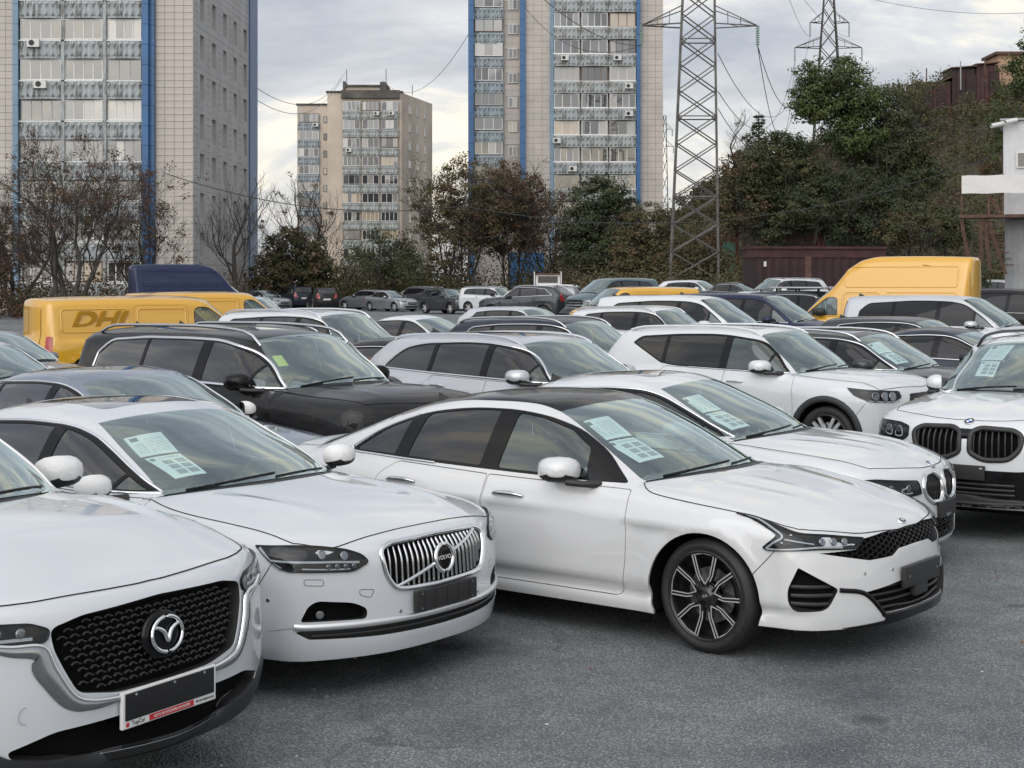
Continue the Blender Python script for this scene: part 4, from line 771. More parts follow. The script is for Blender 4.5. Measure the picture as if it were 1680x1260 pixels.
class CarShape:
    def __init__(s, S):
        s.S = S
        b = S.get('blur', .03)
        s.G = Lut(S['G'], blur=b); s.H = Lut(S['H'], blur=S.get('hblur', .05))
        s.W = Lut(S['Wp'], blur=.06); s.belt = Lut(S['belt'], blur=.05); s.Yb = Lut(S['Yb'], blur=.06)
        s.drop = Lut(S['drop'], blur=.08)
        s.prof = Lut(S['prof'], lo=-1.5, hi=3, n=1801, blur=.012)
        s.Fx = Lut(S['Fx'], lo=-.5, hi=2.6, n=621, blur=S.get('fblur', .025)); s.Rx = Lut(S['Rx'], lo=-.5, hi=3.2, n=741, blur=.03)
        s.xm = .5 * (S['xh'] + S['xrh'])
    def f(s, x, y, z):
        S = s.S; ay = np.abs(y)
        # lower body
        W = s.W(x); zb = s.belt(x); zs = S['zsill']
        t = (z - zs) / (zb - zs)
        side = W - s.prof(t)
        for xw in (0.0, -S['wb']):
            r = np.sqrt((x - xw) ** 2 + (z - S['rw']) ** 2)
            side = side + S.get('flare', .012) * np.exp(-((r - S['ra'] - .01) / .055) ** 2) + S.get('bulge', .018) * np.exp(-((x - xw) / .45) ** 2) * np.exp(-((z - zb + .16) / .17) ** 2)
        for (zc0, zc1, xa, xb2, A, wd) in S.get('crease', ()):
            zc = zc0 + (zc1 - zc0) * (x - xa) / (xb2 - xa)
            m = np.clip((x - min(xa, xb2)) / .7, 0, 1) * np.clip((max(xa, xb2) - x) / .7, 0, 1); m = m * m * (3 - 2 * m)
            dd = z - zc
            side = side + A * m * np.where(dd > 0, np.exp(-(dd / wd) ** 2), np.exp(-(dd / (wd * .35)) ** 2))
        fs = ay - side
        Zt = s.H(x) - s.drop(x) * (ay / .85) ** S.get('hp', 2.4)
        for (x0, y0, x1, y1, A, wd) in S.get('ridge', ()):
            yc = y0 + (y1 - y0) * (x - x0) / (x1 - x0)
            m = np.clip((x - min(x0, x1)) / .25, 0, 1) * np.clip((max(x0, x1) - x) / .3, 0, 1)
            Zt = Zt + A * m * np.exp(-((ay - yc) / wd) ** 2)
        ft = (z - Zt) * .93
        ff = (x - s.Fx(z) + S['Fc'] * (ay / .9) ** S['Fp']) * .9
        fr = (s.Rx(z) - x + S['Rc'] * (ay / .9) ** S['Rp']) * .9
        kc = S.get('kc', .16)
        fb = smax(fs, ft, S.get('ks', .07)); e = smax(ff, -1e3 * np.ones_like(ff), .01)
        fb = smax(fb, e, kc if S.get('kn') is None else S['kn']); fb = smax(fb, fr, kc)
        # greenhouse
        kf = np.where(x > s.xm, S['kF'], -S['kR']) * np.clip(np.abs(x - s.xm) / .5, 0, 1)
        Zg = s.G(x + kf * y * y) - S.get('crown', .045) * (ay / .6) ** 2.3
        dz = np.maximum(z - zb, -.04)
        Yg = s.Yb(x) - S['t1'] * dz - S['t2'] * dz * np.abs(dz)
        fg = smax((ay - Yg) * .95, (z - Zg) * .85, S.get('kg', .075))
        fg = np.maximum(fg, .3 - z)
        if S['rear'] == 'suv': fg = smax(fg, fr, .09)
        h = np.maximum(.02 - np.abs(fb - fg), 0) / .02
        return np.minimum(fb, fg) - h * h * .02 * .25
    def grad(s, p, e=.006):
        x, y, z = p.T
        g = np.stack([s.f(x + e, y, z) - s.f(x - e, y, z), s.f(x, y + e, z) - s.f(x, y - e, z), s.f(x, y, z + e) - s.f(x, y, z - e)], 1)
        return g / (np.linalg.norm(g, axis=1, keepdims=True) + 1e-12)
    # charts: (origin, direction) of the rays of a point given in that chart
    def rays(s, ch, u, v):
        S = s.S; u = np.asarray(u, float); v = np.asarray(v, float); n = len(u); o = np.zeros((n, 3)); d = np.zeros((n, 3))
        if ch == 's': o[:, 0] = u; o[:, 2] = v; o[:, 1] = 1.25; d[:, 1] = -1; L = 1.2
        elif ch == 't': o[:, 0] = u; o[:, 1] = v; o[:, 2] = S['top'] + .15; d[:, 2] = -1; L = S['top'] - .1
        elif ch == 'f': o[:, 1] = u; o[:, 2] = v; o[:, 0] = S['xf'] + .15; d[:, 0] = -1; L = 1.3
        elif ch == 'r': o[:, 1] = u; o[:, 2] = v; o[:, 0] = S['xr'] - .15; d[:, 0] = 1; L = 1.6
        elif ch == 'c': o[:, 0] = S['axf'] + 1.7 * np.cos(u); o[:, 1] = 1.7 * np.sin(u); o[:, 2] = v; d[:, 0] = -np.cos(u); d[:, 1] = -np.sin(u); L = 1.6
        elif ch == 'k': o[:, 0] = S['axr'] - 1.9 * np.cos(u); o[:, 1] = 1.9 * np.sin(u); o[:, 2] = v; d[:, 0] = np.cos(u); d[:, 1] = -np.sin(u); L = 1.8
        return o, d, L
    def hit(s, ch, u, v, N=26):
        o, d, L = s.rays(ch, u, v); n = len(o)
        if n == 0: return np.zeros((0, 3))
        t0 = np.zeros(n); t1 = np.full(n, L); found = np.zeros(n, bool); last = np.zeros(n)
        f0 = s.f(*(o).T)
        ts = np.linspace(0, L, N)
        fprev = f0; fa = f0.copy(); fb = np.full(n, -1e-3)
        for i in range(1, N):
            fi = s.f(*(o + d * ts[i]).T)
            new = (~found) & (fi <= 0)
            t0[new] = ts[i - 1]; t1[new] = ts[i]; fa[new] = fprev[new]; fb[new] = fi[new]; found |= new
            fprev = fi
            if found.all(): break
        for k in range(9):
            den = fa - fb; den = np.where(np.abs(den) < 1e-12, 1e-12, den)
            tm = np.where(k % 3 == 2, .5 * (t0 + t1), t0 + (t1 - t0) * np.clip(fa / den, .03, .97))
            fm = s.f(*(o + d * tm[:, None]).T)
            neg = fm <= 0
            t1 = np.where(neg, tm, t1); fb = np.where(neg, fm, fb); t0 = np.where(neg, t0, tm); fa = np.where(neg, fa, fm)
        den = fa - fb; den = np.where(np.abs(den) < 1e-12, 1e-12, den)
        p = o + d * (t0 + (t1 - t0) * np.clip(fa / den, 0, 1))[:, None]
        p[~found] = (o + d * L * .97)[~found]
        return p
    def to2(s, ch, p):
        S = s.S
        if ch == 's': return p[:, [0, 2]]
        if ch == 't': return p[:, [0, 1]]
        if ch in 'fr': return p[:, [1, 2]]
        if ch == 'c': return np.stack([np.arctan2(p[:, 1], p[:, 0] - S['axf']), p[:, 2]], 1)
        if ch == 'k': return np.stack([np.arctan2(p[:, 1], S['axr'] - p[:, 0]), p[:, 2]], 1)

def resample(p, step, closed=False):
    p = np.asarray(p, float)
    if closed: p = np.vstack([p, p[:1]])
    out = [p[:1]]
    for a, b in zip(p[:-1], p[1:]):
        n = max(1, int(math.ceil(np.linalg.norm(b - a) / step)))
        out.append(a + (b - a) * (np.arange(1, n + 1) / n)[:, None])
    r = np.vstack(out)
    return r[:-1] if closed else r

def spline(pts, n=8, closed=False):
    """Catmull-Rom through the points"""
    p = np.asarray(pts, float)
    if closed: p = np.vstack([p[-1:], p, p[:2]])
    else: p = np.vstack([2 * p[:1] - p[1:2], p, 2 * p[-1:] - p[-2:-1]])
    out = []
    for i in range(1, len(p) - 2):
        t = (np.arange(n) / n)[:, None]
        a, b, c, d = p[i - 1], p[i], p[i + 1], p[i + 2]
        out.append(.5 * (2 * b + (c - a) * t + (2 * a - 5 * b + 4 * c - d) * t * t + (-a + 3 * b - 3 * c + d) * t ** 3))
    if not closed: out.append(p[-2:-1])
    return np.vstack(out)

def fillet(pts, r, n=5):
    """closed polygon with rounded corners; r one number or one per corner"""
    p = np.asarray(pts, float); m = len(p); out = []
    rs = r if hasattr(r, '__len__') else [r] * m
    for i in range(m):
        a, b, c = p[i - 1], p[i], p[(i + 1) % m]
        u = a - b; v = c - b; lu = np.linalg.norm(u); lv = np.linalg.norm(v)
        q = min(rs[i], lu * .45, lv * .45)
        if q < 1e-5: out.append(b[None]); continue
        s0 = b + u / lu * q; s1 = b + v / lv * q
        t = np.linspace(0, 1, n)[:, None]
        out.append((1 - t) ** 2 * s0 + 2 * t * (1 - t) * b + t * t * s1)
    return np.vstack(out)

def inside(P, poly):
    x, y = P[:, 0][:, None], P[:, 1][:, None]
    a = poly; b = np.roll(poly, -1, 0)
    cond = (a[:, 1] > y) != (b[:, 1] > y)
    with np.errstate(divide='ignore', invalid='ignore'):
        xi = (b[:, 0] - a[:, 0]) * (y - a[:, 1]) / (b[:, 1] - a[:, 1]) + a[:, 0]
    return (np.sum(cond & (x < xi), 1) % 2) == 1

def bdist(P, poly):
    a = poly[None]; b = np.roll(poly, -1, 0)[None]; d = b - a
    t = np.clip(np.sum((P[:, None] - a) * d, 2) / (np.sum(d * d, 2) + 1e-12), 0, 1)
    return np.sqrt(np.min(np.sum((P[:, None] - a - d * t[..., None]) ** 2, 2), 1))

def grow(poly, d):
    """offset a closed 2D polygon outwards by d"""
    p = np.asarray(poly, float); area = .5 * np.sum(p[:, 0] * np.roll(p[:, 1], -1) - np.roll(p[:, 0], -1) * p[:, 1])
    t = np.roll(p, -1, 0) - np.roll(p, 1, 0); t /= (np.linalg.norm(t, axis=1, keepdims=True) + 1e-12)
    n = np.stack([t[:, 1], -t[:, 0]], 1) * (1 if area > 0 else -1)
    return p + n * d

class Patch:
    """vertices, triangles and normals; several can be added up and mirrored"""
    def __init__(s): s.v = np.zeros((0, 3)); s.n = np.zeros((0, 3)); s.f = []
    def add(s, v, n, f):
        k = len(s.v); s.v = np.vstack([s.v, v]); s.n = np.vstack([s.n, n]); s.f += [tuple(i + k for i in t) for t in f]; return s
    def mirrored(s):
        q = Patch(); m = np.array([1, -1, 1.]); q.v = s.v * m; q.n = s.n * m; q.f = [t[::-1] for t in s.f]; return q
    def merge(s, o): return s.add(o.v, o.n, o.f)

SCALE = {'c': np.array([.95, 1.]), 'k': np.array([.95, 1.])}
def panel(C, ch, outline, holes=(), step=.05, off=0.0, skirt=0.0, hskirt=None):
    """the piece of the car's surface inside a closed 3D outline (already on the surface), less the holes; off lifts it along the normal, skirt turns its edge inwards"""
    P = Patch(); sc = SCALE.get(ch, np.ones(2))
    rings = [np.asarray(outline, float)] + [np.asarray(h, float) for h in holes]
    r2 = [C.to2(ch, r) * sc for r in rings]
    lo = r2[0].min(0); hi = r2[0].max(0)
    gx = np.arange(lo[0] + step * .5, hi[0], step); gy = np.arange(lo[1] + step * .5, hi[1], step)
    Q = np.stack(np.meshgrid(gx, gy, indexing='ij'), -1).reshape(-1, 2)
    if len(Q):
        m = inside(Q, r2[0]) & (bdist(Q, r2[0]) > step * .42)
        for h in r2[1:]: m &= ~inside(Q, h) & (bdist(Q, h) > step * .42)
        Q = Q[m]
    B2 = np.vstack(r2); B3 = np.vstack(rings)
    edges = []; k = 0
    for r in rings:
        n = len(r); edges += [(k + i, k + (i + 1) % n) for i in range(n)]; k += n
    A2 = np.vstack([B2, Q]) if len(Q) else B2
    vc, _, fc, ov, _, _ = delaunay_2d_cdt([Vector(p) for p in A2], edges, [], 0, 1e-6)
    vc = np.array([tuple(v) for v in vc]); nb = len(B3)
    pos = np.zeros((len(vc), 3)); todo = []
    for i, o in enumerate(ov):
        b = [j for j in o if j < nb]
        if b: pos[i] = B3[b[0]]
        else: todo.append(i)
    if todo:
        q = vc[todo] / sc; pos[todo] = C.hit(ch, q[:, 0], q[:, 1])
    fc = np.array([t for t in fc if len(t) == 3], int).reshape(-1, 3)
    cen = vc[fc].mean(1); m = inside(cen, r2[0])
    for h in r2[1:]: m &= ~inside(cen, h)
    fc = fc[m]
    nor = C.grad(pos)
    fn = np.cross(pos[fc[:, 1]] - pos[fc[:, 0]], pos[fc[:, 2]] - pos[fc[:, 0]])
    flip = np.sum(fn * nor[fc].mean(1), 1) < 0
    fc[flip] = fc[flip][:, ::-1]
    P.add(pos + nor * off, nor, [tuple(t) for t in fc])
    for j, r in enumerate(rings):
        dep = skirt if j == 0 else (skirt if hskirt is None else hskirt)
        if dep > 0: P.merge(edge_skirt(C, r, dep, off, -1 if j else 1))
    return P

def edge_skirt(C, r, dep, off=0.0, side=1):
    """the edge of a panel turned inwards along a closed ring; side -1 for the wall of a hole"""
    n = len(r); g = C.grad(r); top = r + g * off; bot = top - g * dep
    t = np.roll(r, -1, 0) - np.roll(r, 1, 0); t /= (np.linalg.norm(t, axis=1, keepdims=True) + 1e-9)
    w = np.cross(t, g); sg = (np.sign(np.sum((r - r.mean(0)) * w)) or 1) * side; w = w * sg; fcs = []
    for i in range(n):
        i2 = (i + 1) % n; quad = (i, i2, n + i2, n + i); fcs.append(quad if np.dot(np.cross(top[i2] - top[i], bot[i] - top[i]), w[i]) > 0 else quad[::-1])
    return Patch().add(np.vstack([top, bot]), np.vstack([w, w]), fcs)

def facing(V, N, f):
    """whether faces and normals agree, over the whole piece"""
    q = np.array([t[:3] for t in f]); return float(np.sum(np.cross(V[q[:, 1]] - V[q[:, 0]], V[q[:, 2]] - V[q[:, 0]]) * (N[q[:, 0]] + N[q[:, 1]] + N[q[:, 2]])))

def ribbon(C, line, width, off=.002, closed=False, ch=None):
    """a flat strip along a 3D line on the surface"""
    p = np.asarray(line, float); P = Patch(); n = len(p)
    g = C.grad(p)
    t = (np.roll(p, -1, 0) - np.roll(p, 1, 0)) if closed else np.gradient(p, axis=0)
    t /= (np.linalg.norm(t, axis=1, keepdims=True) + 1e-9); w = np.cross(t, g) * (width * .5)
    a = p + w + g * off; b = p - w + g * off; m = n if closed else n - 1
    f = [(i, (i + 1) % n, n + (i + 1) % n, n + i) for i in range(m)]
    V = np.vstack([a, b])
    if facing(V, np.vstack([g, g]), f) < 0: f = [q[::-1] for q in f]
    return P.add(V, np.vstack([g, g]), f)

def bead(C, line, width, height, closed=False, off=0.0, base=.006):
    """a raised moulding with a rounded face along a 3D line on the surface"""
    p = np.asarray(line, float); n = len(p); g = C.grad(p)
    t = (np.roll(p, -1, 0) - np.roll(p, 1, 0)) if closed else np.gradient(p, axis=0)
    t /= (np.linalg.norm(t, axis=1, keepdims=True) + 1e-9); w = np.cross(t, g)
    prof = [(-.5, -base, -1, .1), (-.5, height * .5, -.8, .6), (-.22, height, -.3, .95), (.22, height, .3, .95), (.5, height * .5, .8, .6), (.5, -base, 1, .1)]
    V = np.vstack([p + w * a * width + g * (b + off) for a, b, _, _ in prof]); N = np.vstack([w * c + g * d for _, _, c, d in prof])
    f = []; m = n if closed else n - 1
    for k in range(len(prof) - 1):
        for i in range(m):
            i2 = (i + 1) % n; f.append((k * n + i, (k + 1) * n + i, (k + 1) * n + i2, k * n + i2))
    if facing(V, N, f) < 0: f = [q[::-1] for q in f]
    if not closed:
        K = len(prof); f += [tuple(k * n for k in range(K)), tuple(k * n + n - 1 for k in reversed(range(K)))]
    return Patch().add(V, N, f)
class Model:
    """parts of one kind of car: (name, patch, material key, parent index or None)"""
    def __init__(s): s.parts = []
    def add(s, name, patch, mat, parent=None):
        s.parts.append((name, patch, mat, parent)); return len(s.parts) - 1

def sample(C, ch, pts, step=.04):
    """open polyline given in a chart, densified and dropped onto the surface"""
    q = resample(np.asarray(pts, float), step / (.9 if ch in 'ck' else 1)); return C.hit(ch, q[:, 0], q[:, 1])

def outline(C, ch, pts, r=.0, step=.03, n=5, smooth=False):
    """closed outline given in a chart, corners rounded, on the surface"""
    q = spline(pts, 8, True) if smooth else (fillet(pts, r, n) if (hasattr(r, '__len__') or r > 0) else np.asarray(pts, float))
    q = resample(q, step, True); return C.hit(ch, q[:, 0], q[:, 1])

def mirror3(p): return np.asarray(p)[::-1] * np.array([1, -1, 1.])

def disc(c, nrm, r, thick, n=20, ell=1.0, up=(0, 0, 1)):
    """a shallow round badge with a domed face"""
    c = np.asarray(c, float); nrm = np.asarray(nrm, float) / np.linalg.norm(nrm); up = np.asarray(up, float)
    a = np.cross(up, nrm); a /= np.linalg.norm(a); b = np.cross(nrm, a)
    P = Patch(); V = []; N = []; F = []
    rings = [(1.0, 0, 0.9), (1.0, thick * .7, .6), (.9, thick, .1), (.5, thick * 1.15, 0)]
    for rr, h, w in rings:
        for i in range(n):
            t = 2 * math.pi * i / n; d = a * math.cos(t) + b * math.sin(t) * ell
            V.append(c + d * r * rr + nrm * h); N.append(nrm * (1 - w) + d * w)
    for k in range(len(rings) - 1):
        for i in range(n):
            j = (i + 1) % n; F.append((k * n + i, k * n + j, (k + 1) * n + j, (k + 1) * n + i))
    F.append(tuple((len(rings) - 1) * n + i for i in range(n)))
    return P.add(np.array(V), np.array(N), F)

def tube_ring(pts, r, n=8, closed=True):
    """a round bar along a closed or open polyline"""
    p = np.asarray(pts, float); m = len(p)
    t = (np.roll(p, -1, 0) - np.roll(p, 1, 0)) if closed else np.gradient(p, axis=0)
    t /= np.linalg.norm(t, axis=1, keepdims=True) + 1e-9
    ref = np.array([0, 0, 1.]) if abs(t[0][2]) < .8 else np.array([0, 1., 0])
    a = np.cross(t, ref); a /= np.linalg.norm(a, axis=1, keepdims=True) + 1e-9; b = np.cross(t, a)
    rr = np.asarray(r, float).reshape(-1, 1) * np.ones((m, 1))
    V = []; N = []
    for k in range(n):
        d = a * math.cos(2 * math.pi * k / n) + b * math.sin(2 * math.pi * k / n); V.append(p + d * rr); N.append(d)
    F = []; M = m if closed else m - 1
    for k in range(n):
        k2 = (k + 1) % n
        for i in range(M):
            i2 = (i + 1) % m; F.append((k * m + i, k * m + i2, k2 * m + i2, k2 * m + i))
    V = np.vstack(V); N = np.vstack(N)
    if facing(V, N, F) < 0: F = [x[::-1] for x in F]
    if not closed: F += [tuple(k * m for k in range(n)), tuple(k * m + m - 1 for k in reversed(range(n)))]
    return Patch().add(V, N, F)

def boxp(lo, hi, bev=.0):
    lo = np.array(lo, float); hi = np.array(hi, float)
    if bev <= 0:
        c = np.array([[(i >> 2) & 1, (i >> 1) & 1, i & 1] for i in range(8)], float) * (hi - lo) + lo; P = Patch()
        for q, n in (((0, 1, 3, 2), (-1, 0, 0)), ((4, 6, 7, 5), (1, 0, 0)), ((0, 4, 5, 1), (0, -1, 0)), ((2, 3, 7, 6), (0, 1, 0)), ((0, 2, 6, 4), (0, 0, -1)), ((1, 5, 7, 3), (0, 0, 1))):
            P.add(c[list(q)], np.tile(n, (4, 1)).astype(float), [(0, 1, 2, 3)])
        return P
    bm = bmesh.new(); bmesh.ops.create_cube(bm, size=1)
    for v in bm.verts: v.co = Vector(tuple(lo + (hi - lo) * (np.array(v.co) + .5)))
    if bev > 0: bmesh.ops.bevel(bm, geom=bm.edges[:], offset=bev, segments=3, affect='EDGES', profile=.6)
    bm.normal_update(); P = Patch()
    bm.verts.ensure_lookup_table()
    P.add(np.array([tuple(v.co) for v in bm.verts]), np.array([tuple(v.normal) for v in bm.verts]), [tuple(v.index for v in f.verts) for f in bm.faces])
    bm.free(); return P

def moved(P, M):
    M = np.array(M); q = Patch(); q.v = P.v @ M[:3, :3].T + M[:3, 3]; q.n = P.n @ np.linalg.inv(M[:3, :3]); q.n /= np.linalg.norm(q.n, axis=1, keepdims=True) + 1e-9
    q.f = P.f if np.linalg.det(M[:3, :3]) > 0 else [t[::-1] for t in P.f]; return q

def arc_pts(xw, cz, ra, a0, a1, n=26):
    t = np.linspace(a0, a1, n); return np.stack([xw + ra * np.cos(t), cz + ra * np.sin(t)], 1)

def build_car(S, detail=2):
    """detail 2: near, 1: middle rows, 0: far"""
    C = CarShape(S); M = Model(); st = (.13, .085, .05)[detail]; ss = (.08, .05, .035)[detail]
    xc, xh, xrh, kF, kR = S['xc'], S['xh'], S['xrh'], S['kF'], S['kR']
    cowl = lambda y: xc - kF * y * y
    head = lambda y: xh - S.get('kT', kF * .75) * y * y
    rhead = lambda y: xrh + S.get('kRT', kR * .6) * y * y
    ywb, ywt, yrt = S['ywb'], S['ywt'], S['yrt']
    ys = lambda a, b, n: np.linspace(a, b, n)
    # ---- seams of the left half
    hs = spline(S['hoodside'], 6)                         # rear corner to front corner, plan (x, y)
    s_hood = sample(C, 't', hs, ss)
    hf = spline(S['hoodfront'], 5) if len(S['hoodfront']) > 2 else np.asarray(S['hoodfront'], float)   # front corner to the middle
    s_hf = sample(C, 't', hf, ss)
    yy = ys(0, ywb, 14); s_cowl = sample(C, 't', np.stack([cowl(yy) - .015, yy], 1), ss)            # middle to the corner
    s_ws = sample(C, 't', spline([(cowl(ywb) - .015, ywb), (.5 * (cowl(ywb) + head(ywt)), .5 * (ywb + ywt) + S.get('wsbow', .012)), (head(ywt), ywt)], 8), ss)
    yy = ys(ywt, 0, 12); s_head = sample(C, 't', np.stack([head(yy), yy], 1), ss)
    rs = spline([(head(ywt), ywt)] + list(S.get('roofside', [(S['xpk'], S['yrs'])])) + [(rhead(yrt), yrt)], 10); s_roof = sample(C, 't', rs, ss)
    yy = ys(yrt, 0, 12); s_rh = sample(C, 't', np.stack([rhead(yy), yy], 1), ss)
    J = lambda *a: np.vstack(a)
    def sym(half):                                         # half outline from the middle (y=0) round to the middle: mirrored and closed
        return J(half, mirror3(half)[1:-1])
    # ---- hood, windscreen, roof
    yy = ys(0, hs[0][1], 12); s_hr = sample(C, 't', np.stack([cowl(yy) + S.get('cowlgap', .05) + (hs[0][0] - cowl(hs[0][1]) - S.get('cowlgap', .05)) * (yy / hs[0][1]) ** 4, yy], 1), ss)
    hood = sym(J(s_hr[:-1], s_hood[:-1], s_hf))
    M.hood = M.add('hood', panel(C, 't', hood, step=st, skirt=.018), 'paint')
    gap = J(s_hood, s_hf[1:]); gp = ribbon(C, gap, .0065, .0014); M.add('hood_gap', gp, 'dark', M.hood); M.add('hood_gap', gp.mirrored(), 'dark', M.hood)
    # dark cowl between hood and glass
    cw = sym(J(s_cowl, s_hood[:1], s_hr[::-1][1:]))
    M.add('cowl', panel(C, 't', cw, step=st, off=-.006), 'plastic')
    ws = sym(J(s_cowl[:-1], s_ws[:-1], s_head))
    W3 = ws; gl = M.add('windscreen', panel(C, 't', ws, step=st, off=.0), 'glass')
    # black printed border of the windscreen
    w2 = C.to2('t', ws); wi = fillet(grow(w2, -S.get('frit', .045)), 0.0); wi = resample(wi, .05, True); wi3 = C.hit('t', wi[:, 0], wi[:, 1])
    M.add('windscreen_border', panel(C, 't', ws, [wi3], step=st, off=-.004), 'trim', gl)
    roof = sym(J(s_head[::-1][:-1], s_roof[:-1], s_rh))
    panes = []
    if S.get('sunroof'):
        x0, x1, yw = S['sunroof']; o = outline(C, 't', [(x0 - .04, 0), (x0, yw), (x1, yw), (x1 + .02, 0), (x1, -yw), (x0, -yw)], [0, .09, .09, 0, .09, .09], .06)
        panes.append(o)
    rf = M.add('roof', panel(C, 't', roof, panes, step=st, skirt=.008), 'roofpaint' if S.get('blackroof') else 'paint')
    for o in panes: M.add('sunroof', panel(C, 't', o, step=st, off=-.003), 'roofglass', rf)
    # ---- rear
    sedan = S['rear'] == 'sedan'
    if sedan:
        xb, ybb = S['xbb'], S['ybb']; back = lambda y: xb + kR * y * y
        s_bg = sample(C, 't', spline([(rhead(yrt), yrt), (.5 * (rhead(yrt) + back(ybb)), .5 * (yrt + ybb) + .012), (back(ybb), ybb)], 8), ss)
        yy = ys(ybb, 0, 12); s_bb = sample(C, 't', np.stack([back(yy), yy], 1), ss)
        bg = sym(J(s_rh[::-1][:-1], s_bg[:-1], s_bb))
        r1 = M.add('rear_window', panel(C, 't', bg, step=st), 'tint')
        g2 = C.to2('t', bg); gi = resample(grow(g2, -.04), .05, True); gi3 = C.hit('t', gi[:, 0], gi[:, 1])
        M.add('rear_window_border', panel(C, 't', bg, [gi3], step=st, off=-.004), 'trim', r1)
        s_dk = sample(C, 't', spline([(back(ybb), ybb)] + S['deckside'], 6), ss)
        yd = s_dk[-1][1]; xd = s_dk[-1][0]; yy = ys(yd, 0, 10); s_de = sample(C, 't', np.stack([xd - S.get('deckbow', .06) * (1 - (yy / yd) ** 2), yy], 1), ss)
        deck = sym(J(s_bb[::-1][:-1], s_dk[:-1], s_de))
        bl = M.add('boot_lid', panel(C, 't', deck, step=st, skirt=.012), 'paint'); gp = ribbon(C, s_dk, .006, .0014); M.add('lid_gap', gp, 'dark', bl); M.add('lid_gap', gp.mirrored(), 'dark', bl)
        top_side = J(s_bg[:-1], s_dk); s_tail_top = s_de     # corner to the middle
    else:
        top_side = s_rh[:1]; s_tail_top = s_rh
    # ---- body side
    zs = S['zsill']; ra = S['ra']; cz = S.get('cz', S['rw'] + .01); wb = S['wb']
    fs = np.asarray(S['frontseam'], float)                  # side chart, hood front corner down to the arch; its last point lies on the arch
    a_j = math.atan2(fs[-1][1] - cz, fs[-1][0]); fs = np.vstack([fs[:-1], [[ra * math.cos(a_j), cz + ra * math.sin(a_j)]]])
    s_fs = sample(C, 's', np.vstack([[s_hood[-1][0], s_hood[-1][2]], fs]), ss); s_fs[0] = s_hood[-1]
    ab = math.asin(max(-.98, min(.98, (zs - cz) / ra)))
    af = sample(C, 's', arc_pts(0, cz, ra, a_j, math.pi - ab), ss)
    ar_full = arc_pts(-wb, cz, ra, ab, math.pi - ab, 34)
    rsm = np.asarray(S['rearseam'], float)
    b_j = math.atan2(rsm[-1][1] - cz, rsm[-1][0] + wb); rsm = np.vstack([rsm[:-1], [[-wb + ra * math.cos(b_j), cz + ra * math.sin(b_j)]]])
    tp = top_side[-1]
    s_rs = sample(C, 's', np.vstack([[tp[0], tp[2]], rsm]), ss); s_rs[0] = tp
    arr = sample(C, 's', arc_pts(-wb, cz, ra, ab, b_j), ss)
    sill = sample(C, 's', [(-math.sqrt(max(0, ra * ra - (zs - cz) ** 2)), zs), (-wb + math.sqrt(max(0, ra * ra - (zs - cz) ** 2)), zs)], ss)
    hc = s_hood[0]; wc = s_ws[0]
    side = J(s_hood[::-1], s_ws[:-1], s_roof[:-1], top_side[:-1] if len(top_side) > 1 else np.zeros((0, 3)), s_rs[:-1], arr[::-1][:-1], sill[::-1][:-1], af[::-1][:-1], s_fs[::-1][:-1])
    dlo = S['dlo']; o_dlo = outline(C, 's', dlo['pts'], dlo.get('r', .03), ss)
    holes = [o_dlo]; dlist = []
    if detail >= 1:
        for (pts, r) in S.get('doors', ()):
            o = outline(C, 's', pts, r, ss); q = C.to2('s', o)
            i_ = grow(q, -.0028); holes.append(C.hit('s', *grow(q, .0022).T)); dlist.append(C.hit('s', *i_.T))
    sd = panel(C, 's', side, holes, step=st, skirt=.02)
    # ---- front
    F = S['front'](C, S, M, detail) if S.get('front') else {}
    aend = math.asin(max(-.98, min(.98, (S['zbf'] - cz) / ra)))
    s_af = sample(C, 's', arc_pts(0, cz, ra, a_j, aend, 14), ss)
    th = C.to2('c', s_af[-1:])[0][0]
    low = np.array([(t, S['zbf'] - S.get('chin', .0) * (1 - (t / th) ** 2)) for t in np.linspace(th, 0, 14)])
    s_low = sample(C, 'c', low, ss * 1.2); s_low[0] = s_af[-1]
    half = J(s_hf[::-1][:-1], s_fs[:-1], s_af[:-1], s_low)
    fb = panel(C, 'c', sym(half), F.get('holes', ()), step=st * .9, skirt=.03, hskirt=.004)
    for hr_ in F.get('holes', ()): M.add('opening_lip', edge_skirt(C, hr_, F.get('hdepth', .035), -.004, -1), 'plastic')
    # ---- tail
    aend = math.asin(max(-.98, min(.98, (S['zbr'] - cz) / ra)))
    s_ar = sample(C, 's', arc_pts(-wb, cz, ra, b_j, math.pi - aend, 14), ss)
    th = C.to2('k', s_ar[-1:])[0][0]
    s_lowr = sample(C, 'k', np.array([(t, S['zbr']) for t in np.linspace(th, 0, 14)]), ss * 1.3); s_lowr[0] = s_ar[-1]
    half = J(s_tail_top[::-1][:-1], s_rs[:-1], s_ar[:-1], s_lowr)
    tb = panel(C, 'k', sym(half), step=st * 1.2, skirt=.03)
    body = Patch().merge(sd).merge(sd.mirrored())
    M.body = M.add('body', body, 'paint')
    for P_ in (ribbon(C, s_fs[len(s_fs) // 4:], .0045, .0014),): M.add('bumper_gap', P_, 'dark', M.body); M.add('bumper_gap', P_.mirrored(), 'dark', M.body)
    M.add('front_bumper', fb, 'paint'); M.add('tail', tb, 'paint')
    if S.get('arches'):
        for xw in (0, -wb):
            q = sample(C, 's', arc_pts(xw, cz, ra + .035, -.25, math.pi + .25, 24), .08); both(M, 'arch_trim', bead(C, q, .075, .010), 'rough plastic', M.body)
        q = sample(C, 's', [(-ra - .02, zs + .06), (-wb + ra + .02, zs + .06)], .1); both(M, 'sill_trim', bead(C, q, .11, .010), 'rough plastic', M.body)
